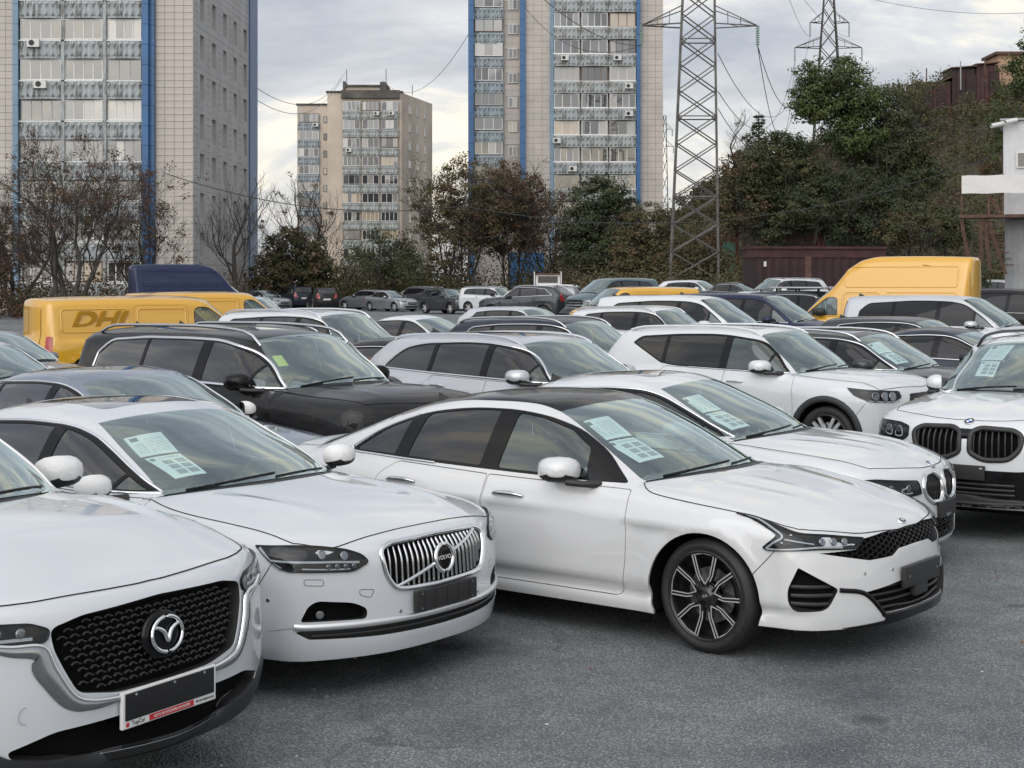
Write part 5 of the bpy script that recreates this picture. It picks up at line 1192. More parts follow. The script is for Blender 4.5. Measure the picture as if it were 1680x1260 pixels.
    # ---- doors and what closes the gaps behind them
    if dlist:
        for k, o in enumerate(dlist):
            p = panel(C, 's', o, step=st, skirt=.016)
            h = S.get('handles', ())
            for P_, sg in ((p, 1), (p.mirrored(), -1)):
                di = M.add('door', P_, 'paint')
                if k < len(h):
                    hx, hz, hl = h[k]; ln = sample(C, 's', [(hx - hl / 2 + hl * t / 10, hz + .004 * math.sin(t / 10 * math.pi)) for t in range(11)], .05)
                    n_ = len(ln); tt = np.linspace(0, 1, n_); g = C.grad(ln)
                    lift = .008 + .024 * np.clip(np.sin(tt * math.pi) * 2.2, 0, 1)
                    hb = tube_ring(ln + g * lift[:, None], .010 + .006 * np.sin(tt * math.pi), 8, False)
                    # flatten to a grip
                    M.add('handle', hb if sg > 0 else hb.mirrored(), S.get('handlemat', 'paint'), di)
            rb = ribbon(C, o, .034, -.013, True)
            for P_ in (rb, rb.mirrored()): M.add('door_seal', P_, 'dark', M.body)
    # ---- side windows: frame, panes, bright surround
    o2 = C.to2('s', o_dlo)
    phl = []
    for (pts, r, tint) in dlo['panes']:
        pp = outline(C, 's', pts, r, ss); q = C.to2('s', pp); m = inside(q, grow(o2, -.004))
        phl.append((pp, tint))
    fr = panel(C, 's', o_dlo, [p for p, _ in phl], step=st, off=-.005)
    both(M, 'window_trim', fr, 'trim', M.body)
    for (p, tint) in phl:
        g = panel(C, 's', p, step=st, off=-.009, skirt=.0)
        for P_ in (g, g.mirrored()): M.add('window', P_, tint)
    if dlo.get('chrome'):
        a, b, wd = dlo['chrome']; q = o_dlo
        n_ = len(q); i0, i1 = int(a * n_), int(b * n_); ln = q[i0:i1] if not (a == 0 and b == 1) else q
        cb = bead(C, ln, wd, .006, closed=(a == 0 and b == 1), off=.001)
        both(M, 'window_moulding', cb, dlo.get('chromemat', 'chrome'), M.body)
    # ---- wheel wells and floor, dark
    ink = Patch()
    for xw in (0, -wb):
        for sg in (1, -1):
            w0 = (S['Wref'] - .03) * sg; w1 = .5 * sg; n_ = 18
            t = np.linspace(-.35, math.pi + .35, n_); R = ra + .004
            A = np.stack([xw + R * np.cos(t), np.full(n_, w0), cz + R * np.sin(t)], 1); B = A.copy(); B[:, 1] = w1
            N = np.stack([-np.cos(t), 0 * t, -np.sin(t)], 1)
            f_ = [(i, i + 1, n_ + i + 1, n_ + i) for i in range(n_ - 1)] + [tuple(range(n_, 2 * n_))]
            ink.add(np.vstack([A, B]), np.vstack([N, N]), f_)
    ink.merge(boxp((-wb + ra + .02, -S['Wref'] + .1, zs - .02), (-ra - .02, S['Wref'] - .1, zs + .1)))
    ink.merge(boxp((ra * .9, -.5, .22), (S['xf'] - .18, .5, .5))); ink.merge(boxp((-wb - .7, -.5, .22), (-wb - ra * .9, .5, .5)))
    ink.merge(boxp((-wb - .3, -.52, .2), (.3, .52, .32)))
    M.add('underbody', ink, 'dark')
    # ---- lining of the cabin: door cards, firewall and shelf, so that one does not look into the body
    zb = S['belt'][0][1]
    lin = Patch()
    for sg in (1, -1):
        xs_ = np.linspace(cowl(.7) - .02, S['cabr'], 12); yy = (C.Yb(xs_) - .07) * sg; zt = C.belt(xs_) - .03
        A = np.stack([xs_, yy, zt], 1); B = np.stack([xs_, yy, np.full(12, .28)], 1); D = A.copy(); D[:, 1] = yy + .055 * sg; D[:, 2] -= .0
        N = np.tile([0, -sg, .0], (12, 1)); lin.add(np.vstack([A, B]), np.vstack([N, N]), [(i, i + 1, 13 + i, 12 + i) for i in range(11)])
        N2 = np.tile([0, 0, 1.], (12, 1)); lin.add(np.vstack([A, D]), np.vstack([N2, N2]), [(i, i + 1, 13 + i, 12 + i) for i in range(11)])
    zt = float(C.belt(np.array([cowl(.6)]))[0])
    lin.merge(boxp((cowl(.75) - .05, -S['Wref'] + .14, .3), (xc - .12, S['Wref'] - .14, zt - .12)))
    lin.merge(boxp((S['cabr'] - .05, -S['Wref'] + .16, .3), (S['cabr'], S['Wref'] - .16, float(C.belt(np.array([S['cabr']]))[0]) - .03)))
    M.add('cabin_lining', lin, 'cabin')
    # ---- interior
    if detail >= 1:
        xd = cowl(.0); d0 = S.get('dash', xh - .05)
        dz = zt - .02
        dash = boxp((cowl(.6) - .38, -S['Wref'] + .2, dz - .22), (xd - .16, S['Wref'] - .2, dz + .03), .05)
        M.add('dashboard', dash, 'cabin')
        sx = S.get('seatx', -1.35); sw = .25; sh = S.get('seath', 0.0)
        for y in (.38, -.38):
            seat = boxp((sx - .12, y - sw, .42 + sh), (sx + .45, y + sw, .6 + sh), .06)
            bk = boxp((-.07, -sw, 0), (.07, sw, .58), .06); bk = moved(bk, Matrix.Translation((sx - .08, y, .5 + sh)) @ Matrix.Rotation(-.32, 4, 'Y'))
            hr = boxp((-.05, -.13, 0), (.05, .13, .17), .045); hr = moved(hr, Matrix.Translation((sx - .3, y, 1.07 + sh)) @ Matrix.Rotation(-.2, 4, 'Y'))
            M.add('seat', Patch().merge(seat).merge(bk).merge(hr), S.get('seatmat', 'seat'))
        bk = boxp((-.08, -.6, 0), (.08, .6, .55), .06); bk = moved(bk, Matrix.Translation((sx - .95, 0, .5 + sh)) @ Matrix.Rotation(-.36, 4, 'Y'))
        M.add('rear_bench', bk, S.get('seatmat', 'seat'))
        wy = S.get('wheely', .38); t = np.linspace(0, 2 * math.pi, 25)[:-1]
        ring = np.stack([np.zeros(24), .18 * np.cos(t), .18 * np.sin(t)], 1)
        st_ = tube_ring(ring, .016); st_.merge(boxp((-.02, -.16, -.025), (.02, .16, .03), .01))
        st_ = moved(st_, Matrix.Translation((sx + .62, wy, dz + .02)) @ Matrix.Rotation(.42, 4, 'Y'))
        M.add('steering_wheel', st_, 'cabin')
        mp = C.hit('t', [head(0) + .22], [0.0])[0]
        M.add('interior_mirror', boxp(mp + (-.06, -.12, -.13), mp + (.0, .12, -.07), .018), 'cabin')
    # ---- mirrors
    if detail >= 0 and S.get('mirror'):
        mx, my, mz, msc = S['mirror']; mm = S.get('mirrormat', 'paint')
        n_ = 16; prof = [(.0, .0), (.03, .22), (.12, .45), (.3, .68), (.6, .88), (1., 1.), (1.3, .98), (1.5, .9)]
        def shell(k0, k1, lower=1.0):
            V = []; N = []; F_ = []
            for j, (a, r) in enumerate(prof):
                for i in range(n_):
                    t = 2 * math.pi * i / n_; cy, sz = math.cos(t), math.sin(t)
                    e = .72; yy_ = math.copysign(abs(cy) ** e, cy) * r * .125; zz_ = math.copysign(abs(sz) ** e, sz) * r * .074 * (lower if sz < 0 else 1)
                    V.append((.09 - a * .085, yy_, zz_)); N.append((max(.05, 1.15 - a * 1.05) * (2.2 if a < .05 else 1), cy * min(1, r * 1.1), sz * min(1, r * 1.2)))
            for j in range(len(prof) - 1):
                for i in range(n_):
                    i2 = (i + 1) % n_; zc = V[j * n_ + i][2] + V[j * n_ + i2][2]
                    F_.append((j * n_ + i, j * n_ + i2, (j + 1) * n_ + i2, (j + 1) * n_ + i))
            F_.append(tuple((len(prof) - 1) * n_ + i for i in reversed(range(n_))))
            V = np.array(V); N = np.array(N); N /= np.linalg.norm(N, axis=1, keepdims=True)
            q = F_[n_]; fn = np.cross(V[q[1]] - V[q[0]], V[q[2]] - V[q[0]])
            if np.dot(fn, N[q[0]]) < 0: F_ = [x[::-1] for x in F_]
            return V, N, F_
        V, N, F_ = shell(0, 1); fold = S.get('fold', True)
        capf = [q for q in F_ if len(q) == 4 and np.mean([V[i][2] for i in q]) > -.026]; basef = [q for q in F_ if q not in capf]
        for sg in (1, -1):
            def place(Fs, grow_=1.0):
                P_ = Patch().add(V * np.array([msc, msc, msc]) * grow_, N, Fs)
                R_ = Matrix.Translation((mx, my, mz)) @ Matrix.Rotation(-.12, 4, 'Z') if not fold else Matrix.Translation((mx - .17 * msc, my - .085 * msc, mz)) @ Matrix.Rotation(1.15, 4, 'Z')
                P_ = moved(P_, R_); return P_ if sg > 0 else P_.mirrored()
            mi = M.add('wing_mirror', place(basef, .99), 'plastic')
            M.add('mirror_cap', place(capf), mm, mi)
            foot = C.hit('s', [S.get('mfoot', (mx - .02, mz - .1))[0]], [S.get('mfoot', (mx - .02, mz - .1))[1]])[0]
            arm = tube_ring(np.array([[mx - (.11 if fold else 0), my - (.06 if fold else .05) * msc, mz - .06 * msc], [mx - .01, .5 * (my + foot[1]), .5 * (mz + foot[2]) - .035], foot - np.array([0, .02, 0])]), [.024, .02, .03], 8, False)
            M.add('mirror_arm', arm if sg > 0 else arm.mirrored(), 'plastic', mi)
    # ---- rails, aerial, wipers
    if S.get('rails'):
        x0, x1, yo, mat = S['rails']; xs_ = np.linspace(x0, x1, 22)
        for sg in (1, -1):
            p = C.hit('t', xs_, np.interp(xs_, [x1, x0], [S['yrt'] - .0 + yo, S['ywt'] + yo]) if not S.get('railflat') else np.full(22, S['yrs'] + yo)); e = np.linspace(0, 1, 22)
            p[:, 2] += .045 * np.clip(np.minimum(e, 1 - e) * 14, 0, 1) * S.get('railh', 1) + .004
            r = tube_ring(p * np.array([1, sg, 1]), .016, 8, False); M.add('roof_rail', r, mat)
    if S.get('fin') and detail >= 1:
        fx = S['fin']; b = C.hit('t', [fx], [0.0])[0]
        V = np.array([(.1, 0, -.01), (-.09, .022, -.01), (-.09, -.022, -.01), (-.085, 0, .065), (-.02, .016, .03), (-.02, -.016, .03)]) + b
        F_ = [(0, 1, 4), (0, 5, 2), (1, 3, 4), (2, 5, 3), (0, 4, 3), (0, 3, 5), (1, 2, 3)]
        M.add('aerial_fin', Patch().add(V, np.array([(0, 0, 1.), (0, 1, 0), (0, -1, 0), (0, 0, 1), (0, 1, .3), (0, -1, .3)]), F_), S.get('finmat', 'plastic'))
    if detail >= 1:
        for y0, y1 in ((.60, .0), (.02, -.58)):
            yy = np.linspace(y0, y1, 9); q = C.hit('t', cowl(yy) - .035 - .03 * np.linspace(1, 0, 9), yy)
            M.add('wiper', tube_ring(q + C.grad(q) * .006, .0045, 6, False), 'plastic')
    # ---- tail lamps and the rest of the rear
    if S.get('tailout'):
        S['tailout'](C, S, M, detail)
    else:
        z0, z1 = S.get('taill', (.82, .95)); o = outline(C, 'k', [(.98, z0), (.5, z0 + .01), (.46, z1 - .02), (.96, z1)], .03, ss) if sedan else outline(C, 'k', S.get('tailc', [(.66, z0), (.42, z0), (.46, z1 - .1), (.6, z1 + .2), (.68, z1 + .15)]), .03, ss)
        tl = panel(C, 'k', o, step=st, off=.006, skirt=.01)
        for P_ in (tl, tl.mirrored()): M.add('tail_light', P_, 'redlens')
        if not sedan:
            gz0, gz1, gy = S.get('rglass', (1.08, 1.5, .6)); rgd = .5
            o = outline(C, 'r', [(-gy, gz0), (gy, gz0), (gy * .86, gz1), (-gy * .86, gz1)], .06, ss)
            M.add('rear_window', panel(C, 'r', o, step=st, off=.003), 'tint')
        pz = S.get('rplate', .72 if sedan else .85)
        pp = C.hit('r', [-.26, .26], [pz, pz]); xx = pp[:, 0].min() - .012
        M.add('number_plate', boxp((xx - .012, -.26, pz - .056), (xx, .26, pz + .056), .004), 'plate')
    M.C = C; M.S = S; M.fns = dict(cowl=cowl, head=head)
    return M
# ---------------------------------------------------------------- the kinds of car
PROF = [(-.5, .16), (-.15, .085), (0, .05), (.1, .022), (.22, .008), (.4, .0), (.62, .0), (.8, .012), (.92, .035), (1.0, .062), (1.1, .11), (1.3, .24)]
PROF2 = [(-.5, .16), (-.15, .075), (-.02, .035), (.06, .022), (.10, .024), (.13, .040), (.155, .038), (.245, .004), (.3, .0), (.45, .0), (.62, .004), (.8, .016), (.92, .038), (1.0, .064), (1.1, .11), (1.3, .24)]
def lerp(a, b, t): return a + (b - a) * t
def base(**k):
    d = dict(prof=PROF, Rp=2.6, Fp=2.6, Fc=.30, Rc=.26, t1=.36, t2=.28, kg=.08, crown=.045)
    d.update(k); return d

def make_dlo(front, bottom, tip, top, pillars, chrome=(0, 1, .016), r0=.03, tints=('side glass', 'tint', 'tint'), fr=.018):
    """side windows. front: foremost corner; bottom: (x, z) points towards the rear; tip: rear corner(s); top: points from the rear to the front.
    pillars: (x at the bottom, x at the top, width) between panes"""
    pts = [front] + bottom + tip + top
    rr = [.02] + [.3] * len(bottom) + [r0] * len(tip) + [.15] * len(top)
    P = np.array(fillet(pts, rr, 6)); panes = []
    # panes: the outline shrunk, cut by slanted lines
    inn = resample(grow(P, -fr), .03, True)
    def cut(poly, xb, xt, zb, zt, keep):
        f = lambda p: p[0] - (xb + (xt - xb) * (p[1] - zb) / (zt - zb)); out = []
        for i in range(len(poly)):
            a, b = poly[i], poly[(i + 1) % len(poly)]; fa, fb = f(a) * keep, f(b) * keep
            if fa >= 0: out.append(a)
            if fa * fb < 0: out.append(a + (b - a) * (fa / (fa - fb)))
        return np.array(out)
    zb, zt = P[:, 1].min(), P[:, 1].max()
    edges = [None] + list(pillars) + [None]
    for i in range(len(edges) - 1):
        q = inn
        if edges[i] is not None: xb, xt, w = edges[i]; q = cut(q, xb - w / 2, xt - w / 2, zb, zt, -1)
        if edges[i + 1] is not None and len(q): xb, xt, w = edges[i + 1]; q = cut(q, xb + w / 2, xt + w / 2, zb, zt, 1)
        if len(q) > 2:
            d = np.linalg.norm(q - np.roll(q, 1, 0), axis=1); q = q[d > .004]
            panes.append((q, 0, tints[min(i, len(tints) - 1)]))
    return dict(pts=P, r=0, panes=panes, chrome=chrome)

def sedan(wb=2.85, fo=.90, ro=1.1, W=.92, h=1.44, zn=.74, zc=.985, xc=-.30, xh=-1.22, xpk=-1.75, xrh=-2.4, xbb=-3.15, zdk=1.05, zb0=.92, zb1=.99, rw=.335, **o):
    """a saloon; zn nose height, zc scuttle, zdk boot lid, zb0 and zb1 the waistline at front and rear"""
    xr = -wb - ro; xf = fo
    S = base(xf=xf, xr=xr, wb=wb, rw=rw, ra=rw + .03, zsill=.19, W=W, Wref=W - .01, top=h + .01, axf=-.25, axr=-wb - .05, rear='sedan',
        H=[(xr - .15, zdk - .06), (xr + .05, zdk - .01), (xr + .35, zdk), (-wb, zdk - .02), (-1.5, zc - .01), (xc - .25, zc), (xc + .1, zc - .02), (lerp(xc, xf, .45), lerp(zc, zn, .26)), (lerp(xc, xf, .75), lerp(zc, zn, .58)), (xf - .1, zn), (xf, zn - .08), (xf + .15, zn - .26)],
        drop=[(xr, .07), (-wb, .05), (-.5, .075), (.3, .09), (xf, .07)],
        G=[(xbb - .6, zdk - .33), (xbb, zdk - .01), (lerp(xbb, xrh, .5), lerp(zdk, h - .05, .57)), (xrh, h - .06), (lerp(xrh, xpk, .5), h - .015), (xpk, h), (lerp(xpk, xh, .55), h - .017), (xh, h - .065), (lerp(xh, xc, .4), lerp(h - .065, zc, .345)), (lerp(xh, xc, .8), lerp(h - .065, zc, .75)), (xc, zc - .02), (xc + .5, zc - .3)],
        kF=.44, kR=.34, xc=xc, xh=xh, xrh=xrh, xpk=xpk, ywb=.70, ywt=.555, yrt=.54, yrs=.58,
        belt=[(xr, zdk - .02), (-wb, zb1 + .01), (-2.0, lerp(zb0, zb1, .6)), (-.6, zb0), (0, zb0 - .03), (.5, zb0 - .09), (xf, zn - .01)],
        Yb=[(xr, .62), (xbb - .1, .70), (-wb + .1, W - .115), (-2, W - .07), (-1.2, W - .062), (-.6, W - .09), (-.2, .78), (.3, .68)],
        Wp=[(xr, W - .09), (xr + .5, W - .025), (-wb + .2, W - .004), (-1.5, W), (-.5, W - .004), (.1, W - .004), (.5, W - .024), (xf, W - .08)],
        Fx=[(0, xf - .15), (.15, xf - .06), (.28, xf - .015), (.45, xf), (zn - .14, xf - .005), (zn - .04, xf - .05), (zn + .04, xf - .16), (zn + .16, xf - .45), (zn + .4, xf - 1)], Fc=.34, Fp=2.5,
        Rx=[(.1, xr + .25), (.3, xr + .07), (.6, xr), (.88, xr), (zdk - .02, xr + .02), (zdk + .08, xr + .12)], t1=.40, t2=.26,
        hoodside=[(xc - .25, .79), (xc + .1, .79), (.2, .775), (lerp(.2, xf, .55), .735), (xf - .24, .70)], hoodfront=[(xf - .24, .70), (xf - .17, .52), (xf - .11, .28), (xf - .085, 0)],
        frontseam=[(.50, .62), (.40, .50)], rearseam=[(xr + .25, .80), (-wb - .55, .62), (-wb - .33, .45)], xbb=xbb, ybb=.60, deckside=[(lerp(xbb, xr, .4), .64), (xr + .06, .66)],
        zbf=.21, zbr=.28, cabr=-wb - .1, seatx=-1.55, mirror=(-.84, W + .085, zb0 + .085, 1.0), mfoot=(-.78, zb0 + .005), frit=.05,
        crease=[(zb0 - .13, zb0 - .23, -wb - .6, .35, .010, .065), (.36, .33, -wb + .45, -.5, .010, .07)],
        ridge=[(xc, .58, xf - .2, .42, .010, .07)],
        dlo=make_dlo((-.64, zb0 + .035), [(-1.6, lerp(zb0, zb1, .45) + .03), (-2.4, zb1 + .02)], [(-wb - .05, zb1 + .045), (-wb - .08, zb1 + .07)],
                     [(xrh - .36, h - .215), (xrh - .05, h - .142), (xpk, h - .105), (lerp(xpk, xh, .6), h - .115), (xh - .02, h - .165), (lerp(xh, -.6, .5), h - .32)], [(-.92, -.80, .03), (-1.60, -1.56, .11), (-2.48, -2.42, .06)]),
        doors=[([(-.60, zb0 + .012), (-1.58, lerp(zb0, zb1, .45) + .008), (-1.62, .60), (-1.60, .26), (-.62, .26), (-.565, .5)], [.02, .02, .1, .03, .05, .1]),
               ([(-1.59, lerp(zb0, zb1, .45) + .008), (-2.46, zb1), (-2.62, .86), (-wb + .33, .66), (-wb + .47, .45), (-wb + .55, .26), (-1.61, .26), (-1.63, .60)], [.02, .04, .1, .1, .1, .04, .03, .1])],
        handles=[(-1.40, zb0 - .10, .21), (-2.33, zb0 - .07, .21)], fin=xrh - .2)
    S.update(o); return S

def suv(wb=2.70, fo=.92, ro=.95, W=.92, h=1.67, zn=.98, zc=1.14, xc=-.28, xh=-.98, xpk=-1.7, xrh=None, zb0=1.06, zb1=1.16, rw=.36, tailx=None, rake=.30, **o):
    """a tall estate or crossover; rake: how far the tailgate leans in at the top"""
    xr = -wb - ro; xf = fo; xrh = xr + rake + .05 if xrh is None else xrh
    S = base(xf=xf, xr=xr, wb=wb, rw=rw, ra=rw + .045, zsill=.25, W=W, Wref=W - .012, top=h + .01, axf=-.25, axr=-wb + .1, rear='suv',
        H=[(xr - .2, zb1), (-wb, zb1 + .01), (-1.5, zc - .01), (xc - .25, zc), (xc + .1, zc - .015), (lerp(xc, xf, .45), lerp(zc, zn, .25)), (lerp(xc, xf, .75), lerp(zc, zn, .56)), (xf - .12, zn), (xf - .01, zn - .09), (xf + .15, zn - .3)],
        drop=[(xr, .05), (-wb, .05), (-.5, .07), (.3, .085), (xf, .065)],
        G=[(xr - .3, h - .16), (xr + rake * .6, h - .09), (xrh, h - .05), (lerp(xrh, xpk, .5), h - .008), (xpk, h), (lerp(xpk, xh, .55), h - .014), (xh, h - .06), (lerp(xh, xc, .4), lerp(h - .06, zc, .355)), (lerp(xh, xc, .8), lerp(h - .06, zc, .76)), (xc, zc - .02), (xc + .5, zc - .36)],
        kF=.40, kR=.12, xc=xc, xh=xh, xrh=xrh, xpk=xpk, ywb=.70, ywt=.575, yrt=.56, yrs=.60,
        belt=[(xr, zb1 + .02), (-wb, zb1), (-2.0, lerp(zb0, zb1, .6)), (-.6, zb0), (0, zb0 - .025), (.5, zb0 - .07), (xf, zn - .02)],
        Yb=[(xr - .1, .68), (xr + .35, W - .14), (-wb + .1, W - .10), (-2, W - .07), (-1.2, W - .062), (-.6, W - .085), (-.2, .80), (.3, .70)],
        Wp=[(xr, W - .07), (xr + .5, W - .02), (-wb + .2, W - .004), (-1.5, W), (-.5, W - .004), (.1, W - .004), (.5, W - .02), (xf, W - .07)],
        Fx=[(0, xf - .2), (.2, xf - .08), (.38, xf - .01), (.55, xf), (zn - .18, xf - .01), (zn - .05, xf - .045), (zn + .03, xf - .15), (zn + .15, xf - .45), (zn + .4, xf - 1.1)], Fc=.32, Fp=2.6,
        Rx=[(.1, xr + .25), (.35, xr + .06), (.6, xr), (.95, xr + .015), (zb1 + .05, xr + .05), (h - .16, xr + rake * .8), (h + .1, xr + rake * 1.25)], Rc=.22, Rp=2.8, kc=.13, t1=.27, t2=.22,
        hoodside=[(xc - .24, .80), (xc + .1, .81), (.2, .80), (lerp(.2, xf, .55), .76), (xf - .24, .72)], hoodfront=[(xf - .24, .72), (xf - .17, .54), (xf - .115, .28), (xf - .09, 0)],
        frontseam=[(.52, .80), (.43, .62)], rearseam=[(xr + rake + .03, zb1 + .1), (xr + .32, .95), (-wb - .52, .72), (-wb - .36, .55)],
        zbf=.27, zbr=.32, cabr=xr + .3, seatx=-1.3, seath=.16, mirror=(-.70, W + .09, zb0 + .095, 1.15), mfoot=(-.64, zb0 + .015), frit=.05,
        crease=[(zb0 - .13, zb0 - .2, -wb - .6, .35, .010, .065), (.45, .42, -wb + .45, -.5, .010, .08)],
        ridge=[(xc, .60, xf - .2, .45, .010, .08)],
        dlo=make_dlo((-.52, zb0 + .04), [(-1.6, lerp(zb0, zb1, .45) + .035), (-2.4, zb1 + .02)], [(xr + .52, zb1 + .05), (xr + rake + .32, h - .28)],
                     [(xr + rake + .42, h - .17), (-2.2, h - .118), (xpk, h - .105), (lerp(xpk, xh, .6), h - .115), (xh - .02, h - .16), (lerp(xh, -.52, .5), h - .34)], [(-.80, -.68, .03), (-1.45, -1.42, .11), (-2.36, -2.32, .07)]),
        doors=[([(-.46, zb0 + .015), (-1.43, lerp(zb0, zb1, .42) + .012), (-1.46, .70), (-1.44, .34), (-.50, .34), (-.44, .6)], [.02, .02, .1, .03, .05, .1]),
               ([(-1.44, lerp(zb0, zb1, .42) + .012), (-2.34, zb1), (-2.50, .98), (-wb + .40, .80), (-wb + .50, .58), (-wb + .56, .34), (-1.45, .34), (-1.47, .70)], [.02, .04, .1, .1, .1, .04, .03, .1])],
        handles=[(-1.26, zb0 - .10, .22), (-2.20, zb0 - .06, .22)], fin=xrh + .15, rglass=(zb1 + .04, h - .14, .60), taill=(.92, 1.08))
    S.update(o); return S

# ---- pieces of a car's face
def YZ(C, pts):
    """points of a front view (y, z), or ('s', x, z) on the flank, as (angle, z) for the wrap-round chart"""
    out = []
    for p in pts:
        q = C.hit('s', [p[1]], [p[2]]) if p[0] == 's' else C.hit('f', [p[0]], [p[1]])
        t = C.to2('c', q)[0]; out.append((t[0], p[2] if p[0] == 's' else p[1]))
    return np.array(out)
def face_outline(C, pts, r=.02, step=.025):
    q = YZ(C, pts); return outline(C, 'c', q, r, step)
def face_curve(C, pts, n=6):
    q = spline(YZ(C, pts), n); return C.hit('c', q[:, 0], q[:, 1])
def runs(C, ring3, line):
    """the stretches of a (angle, z) polyline that lie inside an outline"""
    poly = C.to2('c', ring3); L_ = np.asarray(line, float); m = inside(L_, poly); out = []; cur = []
    for k in range(len(L_)):
        if m[k]: cur.append(L_[k])
        elif cur:
            if len(cur) > 2: out.append(np.array(cur))
            cur = []
    if len(cur) > 2: out.append(np.array(cur))
    return out
def both(M, name, P, mt, parent=None):
    a = M.add(name, P, mt, parent[0] if isinstance(parent, tuple) else parent); b = M.add(name, P.mirrored(), mt, parent[1] if isinstance(parent, tuple) else parent); return (a, b)
def headlight(C, M, pts, r=.02, strips=(), discs=(), st=.045):
    """lamp with a dark bowl, bright running-light strips, lenses and a clear cover"""
    o = face_outline(C, pts, r)
    ids = both(M, 'headlight', panel(C, 'c', o, step=st, off=.003, skirt=.012), 'trim')
    for (line, w) in strips:
        both(M, 'running_light', ribbon(C, face_curve(C, line, 4), w, .006), 'lamp white', ids)
    for (y, z, rr) in discs:
        p = C.hit('f', [y], [z])[0]; g = C.grad(p[None])[0]; g = g * .6 + np.array([.5, 0, 0]); both(M, 'lens', disc(p + C.grad(p[None])[0] * .004, g, rr, .008, 14), 'reflector', ids)
    both(M, 'cover', panel(C, 'c', o, step=st, off=.014, skirt=.012), 'lens', ids)
    b = bead(C, o, .006, .012, True); both(M, 'lamp_surround', b, 'trim', ids)
    return o
def opening(C, M, name, pts, r=.03, depth=.05, sym=True, mt='dark'):
    """a hole in the bumper with a dark back; returns the hole ring(s) and part ids"""
    o = face_outline(C, pts, r)
    back = panel(C, 'c', o, step=.08, off=-depth)
    if sym: ids = both(M, name, back, mt); return [o, o * np.array([1, -1, 1.])], ids
    return [o], M.add(name, back, mt)
def text_part(M, txt, size, pos, rot, mt, parent=None, extrude=.0008, align='CENTER'):
    if not hasattr(M, 'texts'): M.texts = []
    M.texts.append((txt, size, pos, rot, mt, parent, extrude, align))

